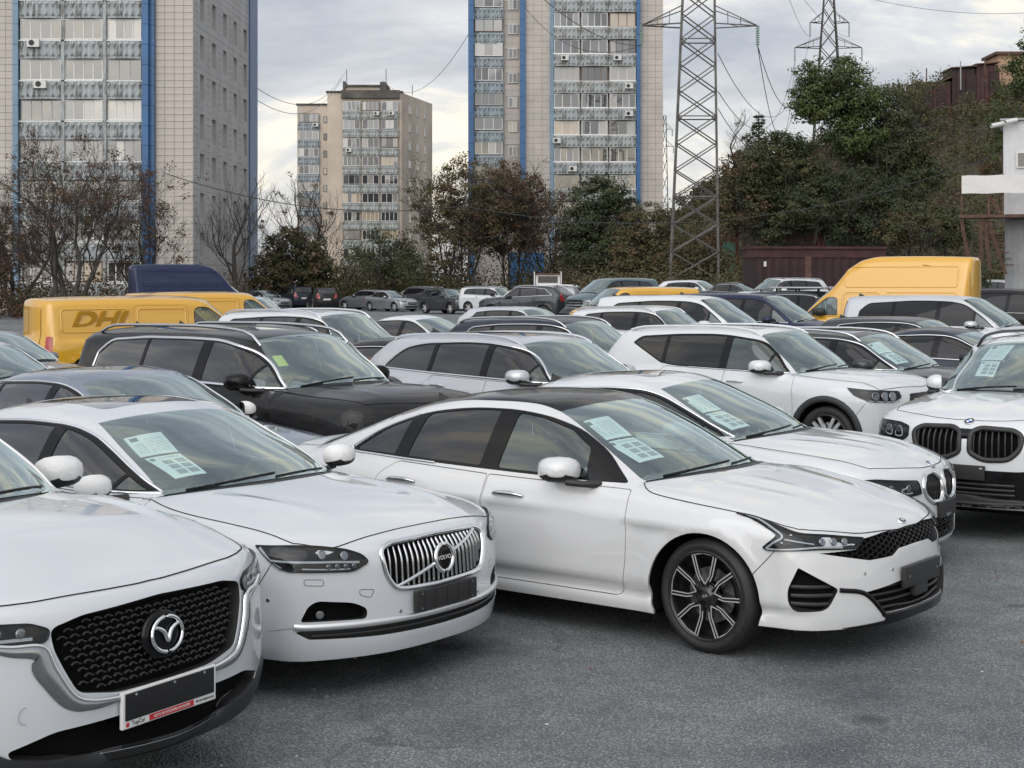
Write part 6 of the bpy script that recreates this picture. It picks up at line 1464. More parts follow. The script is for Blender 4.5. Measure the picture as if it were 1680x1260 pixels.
def front_kia(C, S, M, detail):
    H = []
    # slim grille that runs into the lamps
    g = [(.0, .735), (.32, .728), (.505, .712), (.577, .658), (.79, .650), (.50, .590), (.29, .594), (.21, .628), (0, .632)]
    g = g + [(-y, z) for y, z in g[::-1][1:-1]]
    hs, gi = opening(C, M, 'grille', g, .006, .035, False); H += hs
    zrows = np.arange(.575, .74, .0175)
    for i, zr in enumerate(zrows):
        t = np.linspace(-.82, .82, 200); u = (t * 15 + (i % 2) * .5) % 1
        line = np.stack([t, zr + .0085 * np.clip((np.abs(u - .5) - .25) * 10, -1, 1)], 1)
        for q in runs(C, hs[0], line):
            p = C.hit('c', q[:, 0], q[:, 1]); M.add('grille_bar', bead(C, p, .007, .006, off=-.018), 'trim', gi)
    # lamps with a hook of light, drawn back along the wing
    headlight(C, M, [(.577, .662), (.806, .672), ('s', .423, .658), ('s', .393, .671), ('s', .478, .748), ('s', .335, .818), ('s', .196, .845), ('s', .324, .832), ('s', .469, .789), ('s', .575, .754), (.706, .742), (.505, .715)],
        [.01, .05, .02, .01, .02, .05, .003, .05, .05, .05, .05, .01],
        strips=[([('s', .215, .841), ('s', .335, .823), ('s', .46, .770), ('s', .505, .738), ('s', .46, .705), ('s', .415, .668)], .011), ([('s', .415, .666), ('s', .5, .668), (.80, .682), (.66, .676)], .010), ([('s', .52, .725), (.80, .70)], .007)], discs=[(.64, .705, .022), (.70, .708, .022), (.76, .71, .022)])
    hs, ids = opening(C, M, 'air_intake', [(.878, .573), (.713, .444), (.775, .330), (.875, .312), ('s', .547, .369), ('s', .545, .447)], [.01, .02, .04, .04, .04, .05], .05); H += hs
    for z0 in (.36, .41, .46):
        t = np.stack([np.linspace(.55, 1.0, 40), np.full(40, z0)], 1)
        for q in runs(C, hs[0], t):
            p = C.hit('c', q[:, 0], q[:, 1]); both(M, 'slat', bead(C, p, .022, .01, off=-.03), 'plastic', ids)
    m = [(0, .45), (.271, .443), (.55, .414), (.43, .300), (.405, .280), (0, .274)]; m = m + [(-y, z) for y, z in m[::-1][1:-1]]
    hs, gi = opening(C, M, 'lower_grille', m, .012, .05, False); H += hs
    for z0 in (.305, .345, .385, .425):
        t = np.stack([np.linspace(-.7, .7, 60), np.full(60, z0)], 1)
        for q in runs(C, hs[0], t):
            p = C.hit('c', q[:, 0], q[:, 1]); M.add('slat', bead(C, p, .014, .01, off=-.028), 'plastic', gi)
    both(M, 'bumper_trim', bead(C, face_curve(C, [(.71, .440), (.56, .408), (.435, .292), (.41, .268), (.3, .262), (.15, .26), (.0, .26)]), .026, .012), 'trim')
    o = face_outline(C, [(0, .262), (.41, .268), (.40, .235), (.70, .222), (.6, .212), (0, .212), (-.6, .212), (-.70, .222), (-.40, .235), (-.41, .268)], .01)
    M.add('splitter', panel(C, 'c', o, step=.06, off=.006, skirt=.02), 'trim')
    b = C.hit('f', [0.0], [.46])[0]
    pl = M.add('number_plate_holder', boxp((b[0] + .0, -.255, .402), (b[0] + .03, .255, .526), .006), 'plastic')
    M.add('camera_pod', boxp((b[0] - .02, -.09, .33), (b[0] + .02, .09, .405), .01), 'plastic', pl)
    for y in (-.2, .2): M.add('plate_screw', boxp((b[0] + .029, y - .006, .46), (b[0] + .033, y + .006, .472)), 'satin chrome', pl)
    p = C.hit('t', [.84], [0.0])[0]; n = C.grad(p[None])[0]
    e = M.add('badge', disc(p, n, .042, .006, 24, .55, up=(-1, 0, .2)), 'chrome'); M.add('badge_face', disc(p + n * .0045, n, .036, .003, 24, .5, up=(-1, 0, .2)), 'trim', e)
    text_part(M, 'KIA', .026, p + n * .0095, (math.atan2(n[0], n[2]), 0, math.pi / 2), 'badge white', e)
    for y, z in ((.546, .52), (.316, .518)):
        q = C.hit('f', [y], [z])[0]; both(M, 'parking_sensor', disc(q, C.grad(q[None])[0], .011, .002, 12), 'satin chrome')
    return dict(holes=H, hdepth=.045)

def spec_kia():
    S = base(xf=.955, xr=-3.95, wb=2.85, rw=.34, ra=.38, cz=.338, zsill=.19, W=.93, Wref=.92, top=1.45, axf=-.25, axr=-2.9, rear='sedan',
        H=[(-4.1, .98), (-3.9, 1.0), (-3.6, 1.01), (-3.0, .99), (-1.5, .99), (-.55, 1.005), (-.2, .992), (.2, .945), (.6, .868), (.82, .80), (.90, .752), (1.1, .5)],
        drop=[(-4, .06), (-3, .05), (-.5, .075), (.3, .085), (.9, .085)],
        G=[(-4.2, .7), (-3.62, 1.01), (-3.2, 1.16), (-2.8, 1.292), (-2.4, 1.39), (-2.0, 1.437), (-1.7, 1.445), (-1.4, 1.428), (-1.15, 1.375), (-.85, 1.265), (-.5, 1.10), (-.28, .985), (.2, .72)],
        kF=.46, kR=.34, xc=-.30, xh=-1.20, xrh=-2.45, xpk=-1.8, ywb=.70, ywt=.555, yrt=.55, yrs=.58,
        belt=[(-4, 1.01), (-3.0, .965), (-2.0, .935), (-.6, .925), (0, .91), (.5, .865), (.95, .77)],
        Yb=[(-4, .62), (-3.5, .72), (-2.9, .80), (-2, .855), (-1.2, .865), (-.6, .835), (-.2, .78), (.3, .68)],
        Wp=[(-4.0, .83), (-3.4, .905), (-2.6, .925), (-1.5, .928), (-.5, .925), (.1, .925), (.5, .91), (.95, .87)],
        Fx=[(0.0, .85), (.15, .93), (.28, .955), (.42, .95), (.55, .935), (.66, .915), (.735, .885), (.79, .80), (.9, .5), (1.1, 0)], Fc=.33, Fp=2.7, kn=.09, fblur=.015,
        Rx=[(.1, -3.7), (.3, -3.88), (.6, -3.95), (.9, -3.95), (1.02, -3.93), (1.1, -3.85)], t1=.42, t2=.25,
        hoodside=[(-.53, .74), (-.46, .82), (-.36, .855), (-.08, .872), (.2, .862), (.45, .838), (.56, .80)], hoodfront=[(.56, .80), (.66, .70), (.80, .50), (.868, .2), (.874, 0)],
        frontseam=[(.47, .66), (.39, .54)], rearseam=[(-3.7, .80), (-3.45, .62), (-3.18, .45)], xbb=-3.60, ybb=.62, deckside=[(-3.7, .64), (-3.9, .66)],
        zbf=.215, zbr=.28, chin=.0, cabr=-3.0, seatx=-1.55, mirror=(-.86, 1.02, 1.01, 1.12), mfoot=(-.80, .93), frit=.05,
        crease=[(.80, .72, -3.5, .3, .013, .06), (.385, .375, -2.4, -.5, .006, .07)],
        ridge=[(-.3, .60, .75, .42, .014, .07), (-.3, .30, .8, .16, .007, .06)],
        dlo=dict(pts=[(-.62, .945), (-1.6, .958), (-2.5, .975), (-2.97, .99), (-3.0, 1.015), (-2.76, 1.165), (-2.40, 1.292), (-1.98, 1.345), (-1.6, 1.348), (-1.35, 1.322), (-1.1, 1.255), (-.85, 1.125)],
                 r=[.02, .3, .3, .03, .04, .3, .3, .3, .3, .2, .2, .1],
                 panes=[([(-.90, .968), (-1.615, .978), (-1.57, 1.330), (-1.38, 1.310), (-1.14, 1.248), (-.95, 1.14)], .03, 'side glass'),
                        ([(-1.77, .982), (-2.44, .997), (-2.36, 1.285), (-1.98, 1.333), (-1.73, 1.338)], [.02, .02, .05, .1, .02], 'tint'),
                        ([(-2.56, .999), (-2.93, 1.008), (-2.94, 1.025), (-2.72, 1.165), (-2.50, 1.245)], [.02, .02, .02, .05, .03], 'tint')],
                 chrome=(.30, .62, .016)),
        doors=[([(-.55, .918), (-1.67, .932), (-1.70, .60), (-1.68, .27), (-.585, .27), (-.545, .5)], [.02, .02, .1, .03, .05, .1]),
               ([(-1.68, .932), (-2.50, .958), (-2.66, .84), (-2.54, .66), (-2.40, .45), (-2.32, .27), (-1.69, .27), (-1.71, .60)], [.02, .04, .1, .1, .1, .04, .03, .1])],
        handles=[(-1.47, .815, .24), (-2.40, .835, .24)], prof=PROF2, rimr=.79, steer=-.1, handlemat='satin chrome', fin=-2.75, blackroof=True, wheel='twin', front=front_kia)
    return S

def slat_grille(C, M, name, g, r, n, tilt, w, mt, frame, framemat, depth=.05, sym=False, lo=-1, hi=1, hh=.02, off=-.03):
    """framed opening filled with upright slats"""
    hs, gi = opening(C, M, name, g, r, depth, sym)
    ring = hs[0]; q2 = C.to2('c', ring); a0, a1 = q2[:, 0].min(), q2[:, 0].max(); z0, z1 = q2[:, 1].min(), q2[:, 1].max()
    for k in range(n):
        a = lerp(a0, a1, (k + .5) / n); line = np.stack([np.full(24, a) , np.linspace(z0 - .01, z1 + .01, 24)], 1)
        for q in runs(C, ring, line):
            p = C.hit('c', q[:, 0], q[:, 1])
            P = bead(C, p, w, hh, off=off)
            if sym: both(M, 'slat', P, mt, gi)
            else: M.add('slat', P, mt, gi)
    if frame > 0:
        P = bead(C, ring, frame, .016, True)
        if sym: both(M, 'grille_frame', P, framemat, gi)
        else: M.add('grille_frame', P, framemat, gi)
    return hs, gi

def sedan_papers(): pass

def front_volvo(C, S, M, detail):
    H = []
    g = [(0, .80), (.36, .792), (.44, .765), (.425, .63), (.37, .555), (.28, .545), (0, .54)]; g = g + [(-y, z) for y, z in g[::-1][1:-1]]
    hs, gi = slat_grille(C, M, 'grille', g, .05, 22, 0, .006, 'dark chrome', .024, 'chrome', .07, hh=.012, off=-.024); H += hs
    M.add('diagonal_bar', bead(C, face_curve(C, [(-.36, .565), (0, .67), (.36, .775)]), .016, .01, off=.002), 'chrome', gi)
    p = C.hit('f', [0.0], [.672])[0]; n = C.grad(p[None])[0]
    t = np.linspace(0, 2 * math.pi, 33)[:-1]; a = np.array([0, 1., 0]); b = np.cross(n, a); b /= np.linalg.norm(b)
    e = M.add('badge', tube_ring(p + n * .012 + np.outer(np.cos(t), a) * .075 + np.outer(np.sin(t), b) * .075, .013, 8), 'chrome', gi)
    M.add('badge_face', disc(p + n * .002, n, .072, .01, 24), 'trim', gi)
    text_part(M, 'VOLVO', .034, p + n * .0145, (math.pi / 2, 0, math.pi / 2), 'badge white', e)
    headlight(C, M, [(.518, .714), (.602, .672), ('s', .537, .688), ('s', .45, .739), ('s', .34, .805), ('s', .525, .812), (.736, .805), (.618, .784), (.548, .753)], [.02, .03, .05, .05, .01, .05, .05, .04, .03],
        strips=[([('s', .37, .797), ('s', .42, .765), ('s', .46, .735)], .016), ([('s', .44, .742), (.85, .735), (.70, .728), (.57, .718)], .011), ([('s', .475, .722), ('s', .52, .70)], .018), ([(.83, .70), (.70, .69), (.62, .688)], .007)],
        discs=[(.60, .702, .014), (.64, .702, .014), (.68, .703, .014), (.72, .704, .014), (.64, .755, .024), (.74, .765, .024)])
    hs, ids = opening(C, M, 'fog_light_recess', [(.846, .424), (.814, .505), (.776, .531), (.61, .51), (.537, .47), (.542, .417), (.707, .421)], [.02, .04, .03, .04, .03, .02, .05], .06); H += hs
    q = C.hit('f', [.76], [.45])[0]; both(M, 'fog_light', disc(q - C.grad(q[None])[0] * .04, C.grad(q[None])[0], .022, .008, 14), 'disc', ids)
    m = [(0, .375), (.55, .378), (.83, .383), (.862, .372), (.81, .332), (.47, .318), (0, .312)]; m = m + [(-y, z) for y, z in m[::-1][1:-1]]
    hs, gi = opening(C, M, 'lower_grille', m, .012, .03, False, 'plastic'); H += hs
    M.add('slat', bead(C, face_curve(C, [(-.8, .347), (-.4, .343), (0, .341), (.4, .343), (.8, .347)]), .014, .01, off=-.016), 'plastic', gi)
    M.add('chrome_strip', bead(C, face_curve(C, [(-.865, .400), (-.8, .395), (-.5, .392), (0, .390), (.5, .392), (.8, .395), (.865, .400)]), .034, .012), 'bright trim')
    both(M, 'bumper_crease', ribbon(C, face_curve(C, [('s', .45, .372), ('s', .52, .385), (.87, .395)]), .003, .001), 'grey line')
    b = C.hit('f', [0.0], [.47])[0]
    pl = M.add('number_plate_holder', boxp((b[0] + .0, -.267, .414), (b[0] + .025, .267, .528), .006), 'plastic')
    for y in (-.20, -.1, 0, .1, .2): M.add('plate_rib', boxp((b[0] + .024, y - .004, .42), (b[0] + .028, y + .004, .522)), 'plastic', pl)
    for y in (-.22, .22):
        for z in (.43, .51): M.add('plate_screw', boxp((b[0] + .024, y - .006, z - .006), (b[0] + .030, y + .006, z + .006)), 'satin chrome', pl)
    for y, z in ((.34, .43), (.90, .535)):
        q = C.hit('f', [y], [z])[0] if y < .8 else C.hit('s', [.45], [z])[0]; both(M, 'parking_sensor', disc(q, C.grad(q[None])[0], .011, .002, 12), 'satin chrome')
    o = face_outline(C, [(.745, .607), (.826, .615), (.826, .645), (.745, .64)], .012); both(M, 'washer_cover', ribbon(C, o, .003, .001, True), 'plastic')
    o = face_outline(C, [(.497, .565), (.577, .575), (.577, .545), (.52, .525)], .012); both(M, 'tow_cover', ribbon(C, o, .003, .001, True), 'plastic')
    return dict(holes=H, hdepth=.05)

def spec_volvo():
    return sedan(wb=2.94, fo=.89, ro=1.15, W=.94, h=1.445, zn=.83, zc=1.02, zb0=.945, zb1=1.0, xc=-.38, xh=-1.28, xpk=-1.85, xrh=-2.55, xbb=-3.35, zdk=1.05, rw=.345,
        Fx=[(0, .76), (.15, .83), (.25, .875), (.33, .89), (.45, .89), (.7, .875), (.80, .845), (.86, .74), (.98, .45), (1.2, -.1)], Fc=.33, Fp=2.6, kn=.08, fblur=.018,
        hoodside=[(-.63, .79), (-.45, .835), (-.2, .85), (.1, .844), (.28, .834), (.45, .828), (.525, .815)], hoodfront=[(.525, .815), (.62, .74), (.69, .64), (.722, .4), (.733, .11), (.733, 0)],
        frontseam=[(.44, .68), (.39, .55)], sunroof=(-2.25, -1.50, .42), front=front_volvo, zbf=.215, ridge=[(-.38, .55, .7, .45, .016, .06)],
        mirrormat='mirror cover', handlemat='satin chrome', fold=False)

def front_mazda(C, S, M, detail):
    H = []
    g = [(0, .905), (.41, .892), (.55, .862), (.545, .785), (.505, .69), (.455, .60), (.27, .565), (0, .56)]; g = g + [(-y, z) for y, z in g[::-1][1:-1]]
    hs, gi = opening(C, M, 'grille', g, .03, .06, False); H += hs
    # seagull mesh: short folded bars in staggered rows
    row = 0
    for z in np.arange(.575, .91, .027):
        row += 1
        for k in range(-12, 13):
            a = (k + (row % 2) * .5) * .046
            line = np.array([(a - .019, z - .004), (a - .012, z - .003), (a - .006, z + .004), (a + .006, z + .004), (a + .012, z - .003), (a + .019, z - .004)])
            if inside(line[[0, -1]], grow(C.to2('c', hs[0]), -.014)).all():
                p = C.hit('c', line[:, 0], line[:, 1]); M.add('grille_bar', bead(C, p, .007, .007, off=-.03), 'plastic', gi)
    w = face_curve(C, [(.80, .835), (.70, .815), (.585, .80), (.545, .71), (.48, .60), (.40, .562), (.27, .548), (.15, .544), (0, .543)], 6)
    n_ = len(w); g_ = C.grad(w); tt = np.linspace(0, 1, n_); wid = np.interp(tt, [0, .2, .34, .55, .75, 1], [.016, .05, .085, .05, .022, .014])
    t = np.gradient(w, axis=0); t /= np.linalg.norm(t, axis=1, keepdims=True); sd = np.cross(t, g_); 
    if sd[n_ // 2][2] < 0: sd = -sd
    V = np.vstack([w + sd * .004 + g_ * .014, w - sd * (wid * .5)[:, None] + g_ * .020, w - sd * wid[:, None] + g_ * .003]); N_ = np.vstack([g_ + sd * .5, g_, g_ - sd * .7])
    f = [(i, i + 1, n_ + i + 1, n_ + i) for i in range(n_ - 1)] + [(n_ + i, n_ + i + 1, 2 * n_ + i + 1, 2 * n_ + i) for i in range(n_ - 1)]
    a, b, c = V[f[0][0]], V[f[0][1]], V[f[0][2]]
    if np.dot(np.cross(b - a, c - a), N_[0]) < 0: f = [q[::-1] for q in f]
    both(M, 'grille_wing', Patch().add(V, N_, f), 'dark chrome'); both(M, 'grille_edge', bead(C, w + g_ * .012, .014, .008), 'chrome')
    headlight(C, M, [(.55, .86), (.57, .815), (.71, .82), ('s', .50, .84), ('s', .40, .935), ('s', .47, .945), (.80, .905), (.62, .89)], [.02, .02, .03, .03, .03, .03, .05, .02],
        strips=[([(.62, .835), (.78, .84)], .012), ([(.84, .89), (.86, .85)], .014)], discs=[(.66, .86, .02), (.74, .865, .02)])
    # badge: ring with a wing
    p = C.hit('f', [0.0], [.745])[0]; n = C.grad(p[None])[0]; a = np.array([0, 1., 0]); b = np.cross(n, a); b = b / np.linalg.norm(b); b = b if b[2] > 0 else -b
    bp = M.add('badge_plate', disc(p - n * .03, n, .115, .03, 28, .85), 'trim', gi)
    t = np.linspace(0, 2 * math.pi, 41)[:-1]; P3 = lambda u, v, o=.012: p + a * u + b * v + n * o
    M.add('badge', tube_ring(np.array([P3(.088 * math.cos(q), .072 * math.sin(q)) for q in t]), .009, 8), 'chrome', gi)
    wing = spline([(-.082, .035), (-.05, .030), (-.02, .010), (0, -.026), (.02, .010), (.05, .030), (.082, .035)], 5)
    M.add('badge_wing', tube_ring(np.array([P3(u, v, .013) for u, v in wing]), np.interp(np.abs(wing[:, 0]), [0, .04, .082], [.011, .010, .006]), 8, False), 'chrome', gi)
    # lower mouth, cladding, plate
    m = [(0, .475), (.55, .468), (.72, .42), (.70, .385), (.55, .345), (0, .335)]; m = m + [(-y, z) for y, z in m[::-1][1:-1]]
    hs, gi = opening(C, M, 'lower_grille', m, .03, .06, False); H += hs
    o = [(0, .340), (.55, .352), (.70, .388), (.76, .425), (.86, .435), ('s', .50, .43), ('s', .47, .29), (.85, .268), (.5, .258), (0, .256)]
    half = YZ(C, o); full = np.vstack([half, half[::-1][1:-1] * np.array([-1, 1])]); oo = outline(C, 'c', full, .02, .03)
    M.add('bumper_cladding', panel(C, 'c', oo, step=.05, off=.012, skirt=.02), 'rough plastic')
    bx = C.hit('f', [0.0], [.50])[0][0] + .002
    fr = M.add('number_plate_frame', boxp((bx, -.275, .415), (bx + .018, .275, .565), .006), 'white plastic')
    M.add('number_plate', boxp((bx + .016, -.26, .448), (bx + .022, .26, .556), .003), 'black print', fr)
    M.add('print_band', boxp((bx + .017, -.125, .421), (bx + .0195, .135, .444)), 'red print', fr)
    R_ = (math.pi / 2, 0, math.pi / 2)
    text_part(M, '\u0410\u0412\u0422\u041e \u0418\u0417 \u042f\u041f\u041e\u041d\u0418\u0418 \u0418 \u041a\u041e\u0420\u0415\u0418', .0155, (bx + .0205, .005, .4275), R_, 'badge white', fr, .0004)
    text_part(M, 'TopCar', .024, (bx + .0195, -.187, .4262), R_, 'black print', fr, .0004)
    text_part(M, '\u25c9TOPCARJAPAN.RU', .0118, (bx + .0195, .204, .4285), R_, 'black print', fr, .0004)
    M.add('print_mark', disc((bx + .018, -.246, .432), (1, 0, 0), .010, .001, 14), 'red print', fr)
    for y in (-.2, .02, .2): M.add('plate_screw', disc((bx + .0215, y, .545), (1, 0, 0), .006, .002, 10), 'satin chrome', fr)
    q = C.hit('f', [-.66], [.55])[0]; both(M, 'tow_cover', ribbon(C, np.array([q + C.grad(q[None])[0] * 0 + np.array([0, .032 * math.cos(k), .032 * math.sin(k)]) for k in np.linspace(0, 2 * math.pi, 25)[:-1]]), .003, .0015, True), 'grey line')
    return dict(holes=H, hdepth=.05)

def spec_mazda():
    return suv(wb=2.70, fo=.94, ro=.93, W=.935, h=1.69, zn=.99, zc=1.20, xc=-.25, xh=-1.0, zb0=1.10, zb1=1.18, mirror=(-.80, 1.025, 1.195, 1.15), fold=False, front=front_mazda, ra=.415,
        Fx=[(0, .72), (.2, .84), (.3, .90), (.42, .935), (.55, .94), (.8, .92), (.92, .89), (.965, .84), (1.0, .72), (1.12, .40), (1.4, -.2)], Fc=.25, Fp=2.9, kn=.06, fblur=.012,
        Wp=[(-3.7, .85), (-3.1, .915), (-2.5, .93), (-1.5, .935), (-.5, .932), (.1, .935), (.5, .93), (.94, .91)],
        hoodside=[(-.62, .79), (-.5, .84), (-.2, .86), (.15, .855), (.40, .84), (.52, .82)], hoodfront=[(.52, .82), (.66, .78), (.718, .70), (.752, .627), (.785, .52), (.822, .3), (.838, .1), (.838, 0)],
        frontseam=[(.49, .80), (.43, .60)], ridge=[(-.34, .70, .74, .56, .030, .045)], mirrormat='mirror cover', zbf=.26)

def kidneys(C, M, g, r, n, fm, ff, sm, hh=.02):
    return slat_grille(C, M, 'kidney_grille', g, r, n, 0, .014, sm, ff, fm, .06, True, hh=hh, off=-.03)
def roundel(C, M, p, n, r, up=(-1, 0, .2)):
    e = M.add('badge', disc(p, n, r, .004, 24, up=up), 'black print')
    a = np.cross(up, n); a /= np.linalg.norm(a); b = np.cross(n, a)
    for k, mt in enumerate(('badge white', 'blue print', 'badge white', 'blue print')):
        V = [p + n * .0062] + [p + n * .0056 + (a * math.cos(t) + b * math.sin(t)) * r * .6 for t in np.linspace(k * math.pi / 2, (k + 1) * math.pi / 2, 7)]
        f = [(0, i, i + 1) for i in range(1, 7)]
        if np.dot(np.cross(V[1] - V[0], V[2] - V[0]), n) < 0: f = [q[::-1] for q in f]
        M.add('badge_quarter', Patch().add(np.array(V), np.tile(n, (8, 1)), f), mt, e)
    t = np.linspace(0, 2 * math.pi, 25)[:-1]
    M.add('badge_rim', tube_ring(np.array([p + n * .003 + (a * math.cos(q) + b * math.sin(q)) * r for q in t]), .0035, 6), 'chrome', e)

def front_bmw(C, S, M, detail):
    H = []
    hs, gi = kidneys(C, M, [(.025, .70), (.09, .755), (.28, .745), (.36, .68), (.345, .60), (.25, .535), (.08, .53), (.025, .58)], [.02, .04, .05, .06, .06, .05, .05, .02], 9, 'chrome', .036, 'trim'); H += hs
    headlight(C, M, [(.40, .615), (.56, .605), (.80, .62), ('s', .50, .66), ('s', .42, .735), (.80, .748), (.60, .728), (.42, .715)], [.02, .05, .04, .04, .02, .05, .03, .03],
        strips=[([(.50, .632), (.58, .632), (.60, .66), (.55, .67)], .012), ([(.66, .635), (.75, .64), (.77, .67)], .012)], discs=[(.54, .665, .03), (.69, .67, .03)])
    m = [(0, .42), (.50, .415), (.60, .38), (.55, .28), (.40, .245), (0, .24)]; m = m + [(-y, z) for y, z in m[::-1][1:-1]]
    hs, gi = opening(C, M, 'lower_grille', m, .03, .06, False); H += hs
    for i, z0 in enumerate(np.arange(.25, .42, .022)):
        t = np.linspace(-.6, .6, 60); line = np.stack([t, z0 + .007 * np.sin(t * 60 + i * math.pi)], 1)
        for q in runs(C, hs[0], line): M.add('grille_bar', bead(C, C.hit('c', q[:, 0], q[:, 1]), .007, .006, off=-.03), 'trim', gi)
    b = C.hit('f', [0.0], [.46])[0]
    pl = M.add('number_plate_holder', boxp((b[0], -.18, .41), (b[0] + .03, .18, .535), .006), 'plastic')
    M.add('tow_eye_cover', boxp((b[0] + .028, -.05, .412), (b[0] + .034, .05, .435), .002), 'satin chrome', pl)
    p = C.hit('t', [S['xf'] - .115], [0.0])[0]; n = C.grad(p[None])[0]; roundel(C, M, p, n, .041)
    q = C.hit('f', [.40], [.52])[0]; both(M, 'parking_sensor', disc(q, C.grad(q[None])[0], .011, .002, 12), 'satin chrome')
    return dict(holes=H, hdepth=.05)
def spec_bmw():
    return sedan(wb=2.85, fo=.81, ro=1.05, W=.913, h=1.44, zn=.80, zc=1.01, xc=-.40, zb0=.945, xh=-1.25, xpk=-1.75, xrh=-2.45, xbb=-3.2, zdk=1.06, front=front_bmw,
        Fx=[(0, .68), (.15, .75), (.28, .80), (.42, .81), (.55, .80), (.70, .785), (.775, .755), (.83, .66), (.95, .38), (1.2, -.2)], Fc=.33, Fp=2.6, kn=.08, fblur=.016,
        hoodside=[(-.65, .79), (-.2, .79), (.1, .785), (.35, .76), (.47, .73)], hoodfront=[(.47, .73), (.58, .56), (.66, .36), (.70, .18), (.705, 0)], frontseam=[(.43, .64), (.38, .52)],
        sunroof=(-2.2, -1.5, .40), ridge=[(-.4, .55, .65, .34, .014, .06), (-.4, .25, .7, .12, .006, .05)])

def front_bmwx(C, S, M, detail):
    H = []
    hs, gi = kidneys(C, M, [(.045, .915), (.12, .955), (.40, .945), (.475, .90), (.46, .785), (.37, .695), (.16, .685), (.045, .745)], [.03, .04, .06, .06, .06, .06, .06, .03], 8, 'plastic', .042, 'black print', .02); H += hs
    M.add('kidney_bridge', bead(C, face_curve(C, [(-.05, .90), (0, .90), (.05, .90)]), .09, .012), 'trim')
    headlight(C, M, [(.53, .845), (.60, .80), (.74, .79), ('s', .50, .81), ('s', .38, .88), ('s', .36, .95), (.80, .96), (.62, .955), (.53, .93)], [.03, .03, .04, .03, .03, .03, .06, .04, .02],
        strips=[([(.60, .90), (.60, .845), (.67, .84), (.675, .88)], .013), ([(.72, .89), (.72, .845), (.79, .85), (.795, .885)], .013)], discs=[(.635, .90, .03), (.755, .90, .03)])
    o = [(0, .60), (.45, .60), (.62, .62), (.72, .60), (.86, .56), ('s', .45, .52), ('s', .45, .32), (.85, .31), (.5, .30), (0, .30)]
    half = YZ(C, o); full = np.vstack([half, half[::-1][1:-1] * np.array([-1, 1])]); oo = outline(C, 'c', full, .03, .03)
    lo = M.add('lower_bumper', panel(C, 'c', oo, step=.05, off=.006, skirt=.02), 'trim')
    for z in (.40, .44, .48): M.add('slat', bead(C, face_curve(C, [(-.42, z), (0, z), (.42, z)]), .02, .012, off=.006), 'plastic', lo)
    M.add('skid_strip', bead(C, face_curve(C, [(-.5, .325), (0, .32), (.5, .325)]), .03, .014, off=.006), 'plastic', lo)
    b = C.hit('f', [0.0], [.58])[0]
    pl = M.add('number_plate_holder', boxp((b[0] + .006, -.19, .515), (b[0] + .035, .19, .64), .006), 'plastic')
    for y in (-.16, .16): M.add('plate_screw', boxp((b[0] + .034, y - .012, .615), (b[0] + .038, y + .012, .622)), 'badge white', pl)
    p = C.hit('t', [S['xf'] - .13], [0.0])[0]; n = C.grad(p[None])[0]; roundel(C, M, p, n, .042)
    return dict(holes=H, hdepth=.05)
def spec_bmwx():
    return suv(wb=2.864, fo=.86, ro=.98, W=.945, h=1.69, zn=1.0, zc=1.20, xc=-.34, xh=-1.05, zb0=1.11, zb1=1.17, front=front_bmwx, sunroof=(-2.3, -1.3, .42),
        Fx=[(0, .66), (.2, .77), (.35, .84), (.55, .86), (.75, .855), (.93, .835), (.99, .80), (1.04, .70), (1.12, .45), (1.4, -.2)], Fc=.30, Fp=2.6, kn=.08, fblur=.014,
        hoodside=[(-.60, .82), (-.2, .82), (.1, .815), (.35, .79), (.46, .77)], hoodfront=[(.46, .77), (.58, .60), (.68, .36), (.715, .15), (.715, 0)], frontseam=[(.44, .78), (.40, .60)],
        rails=(-.98 - .15, -3.2, .03, 'trim'), ridge=[(-.34, .58, .7, .40, .016, .06), (-.34, .28, .74, .14, .008, .06)], mirrormat='paint')

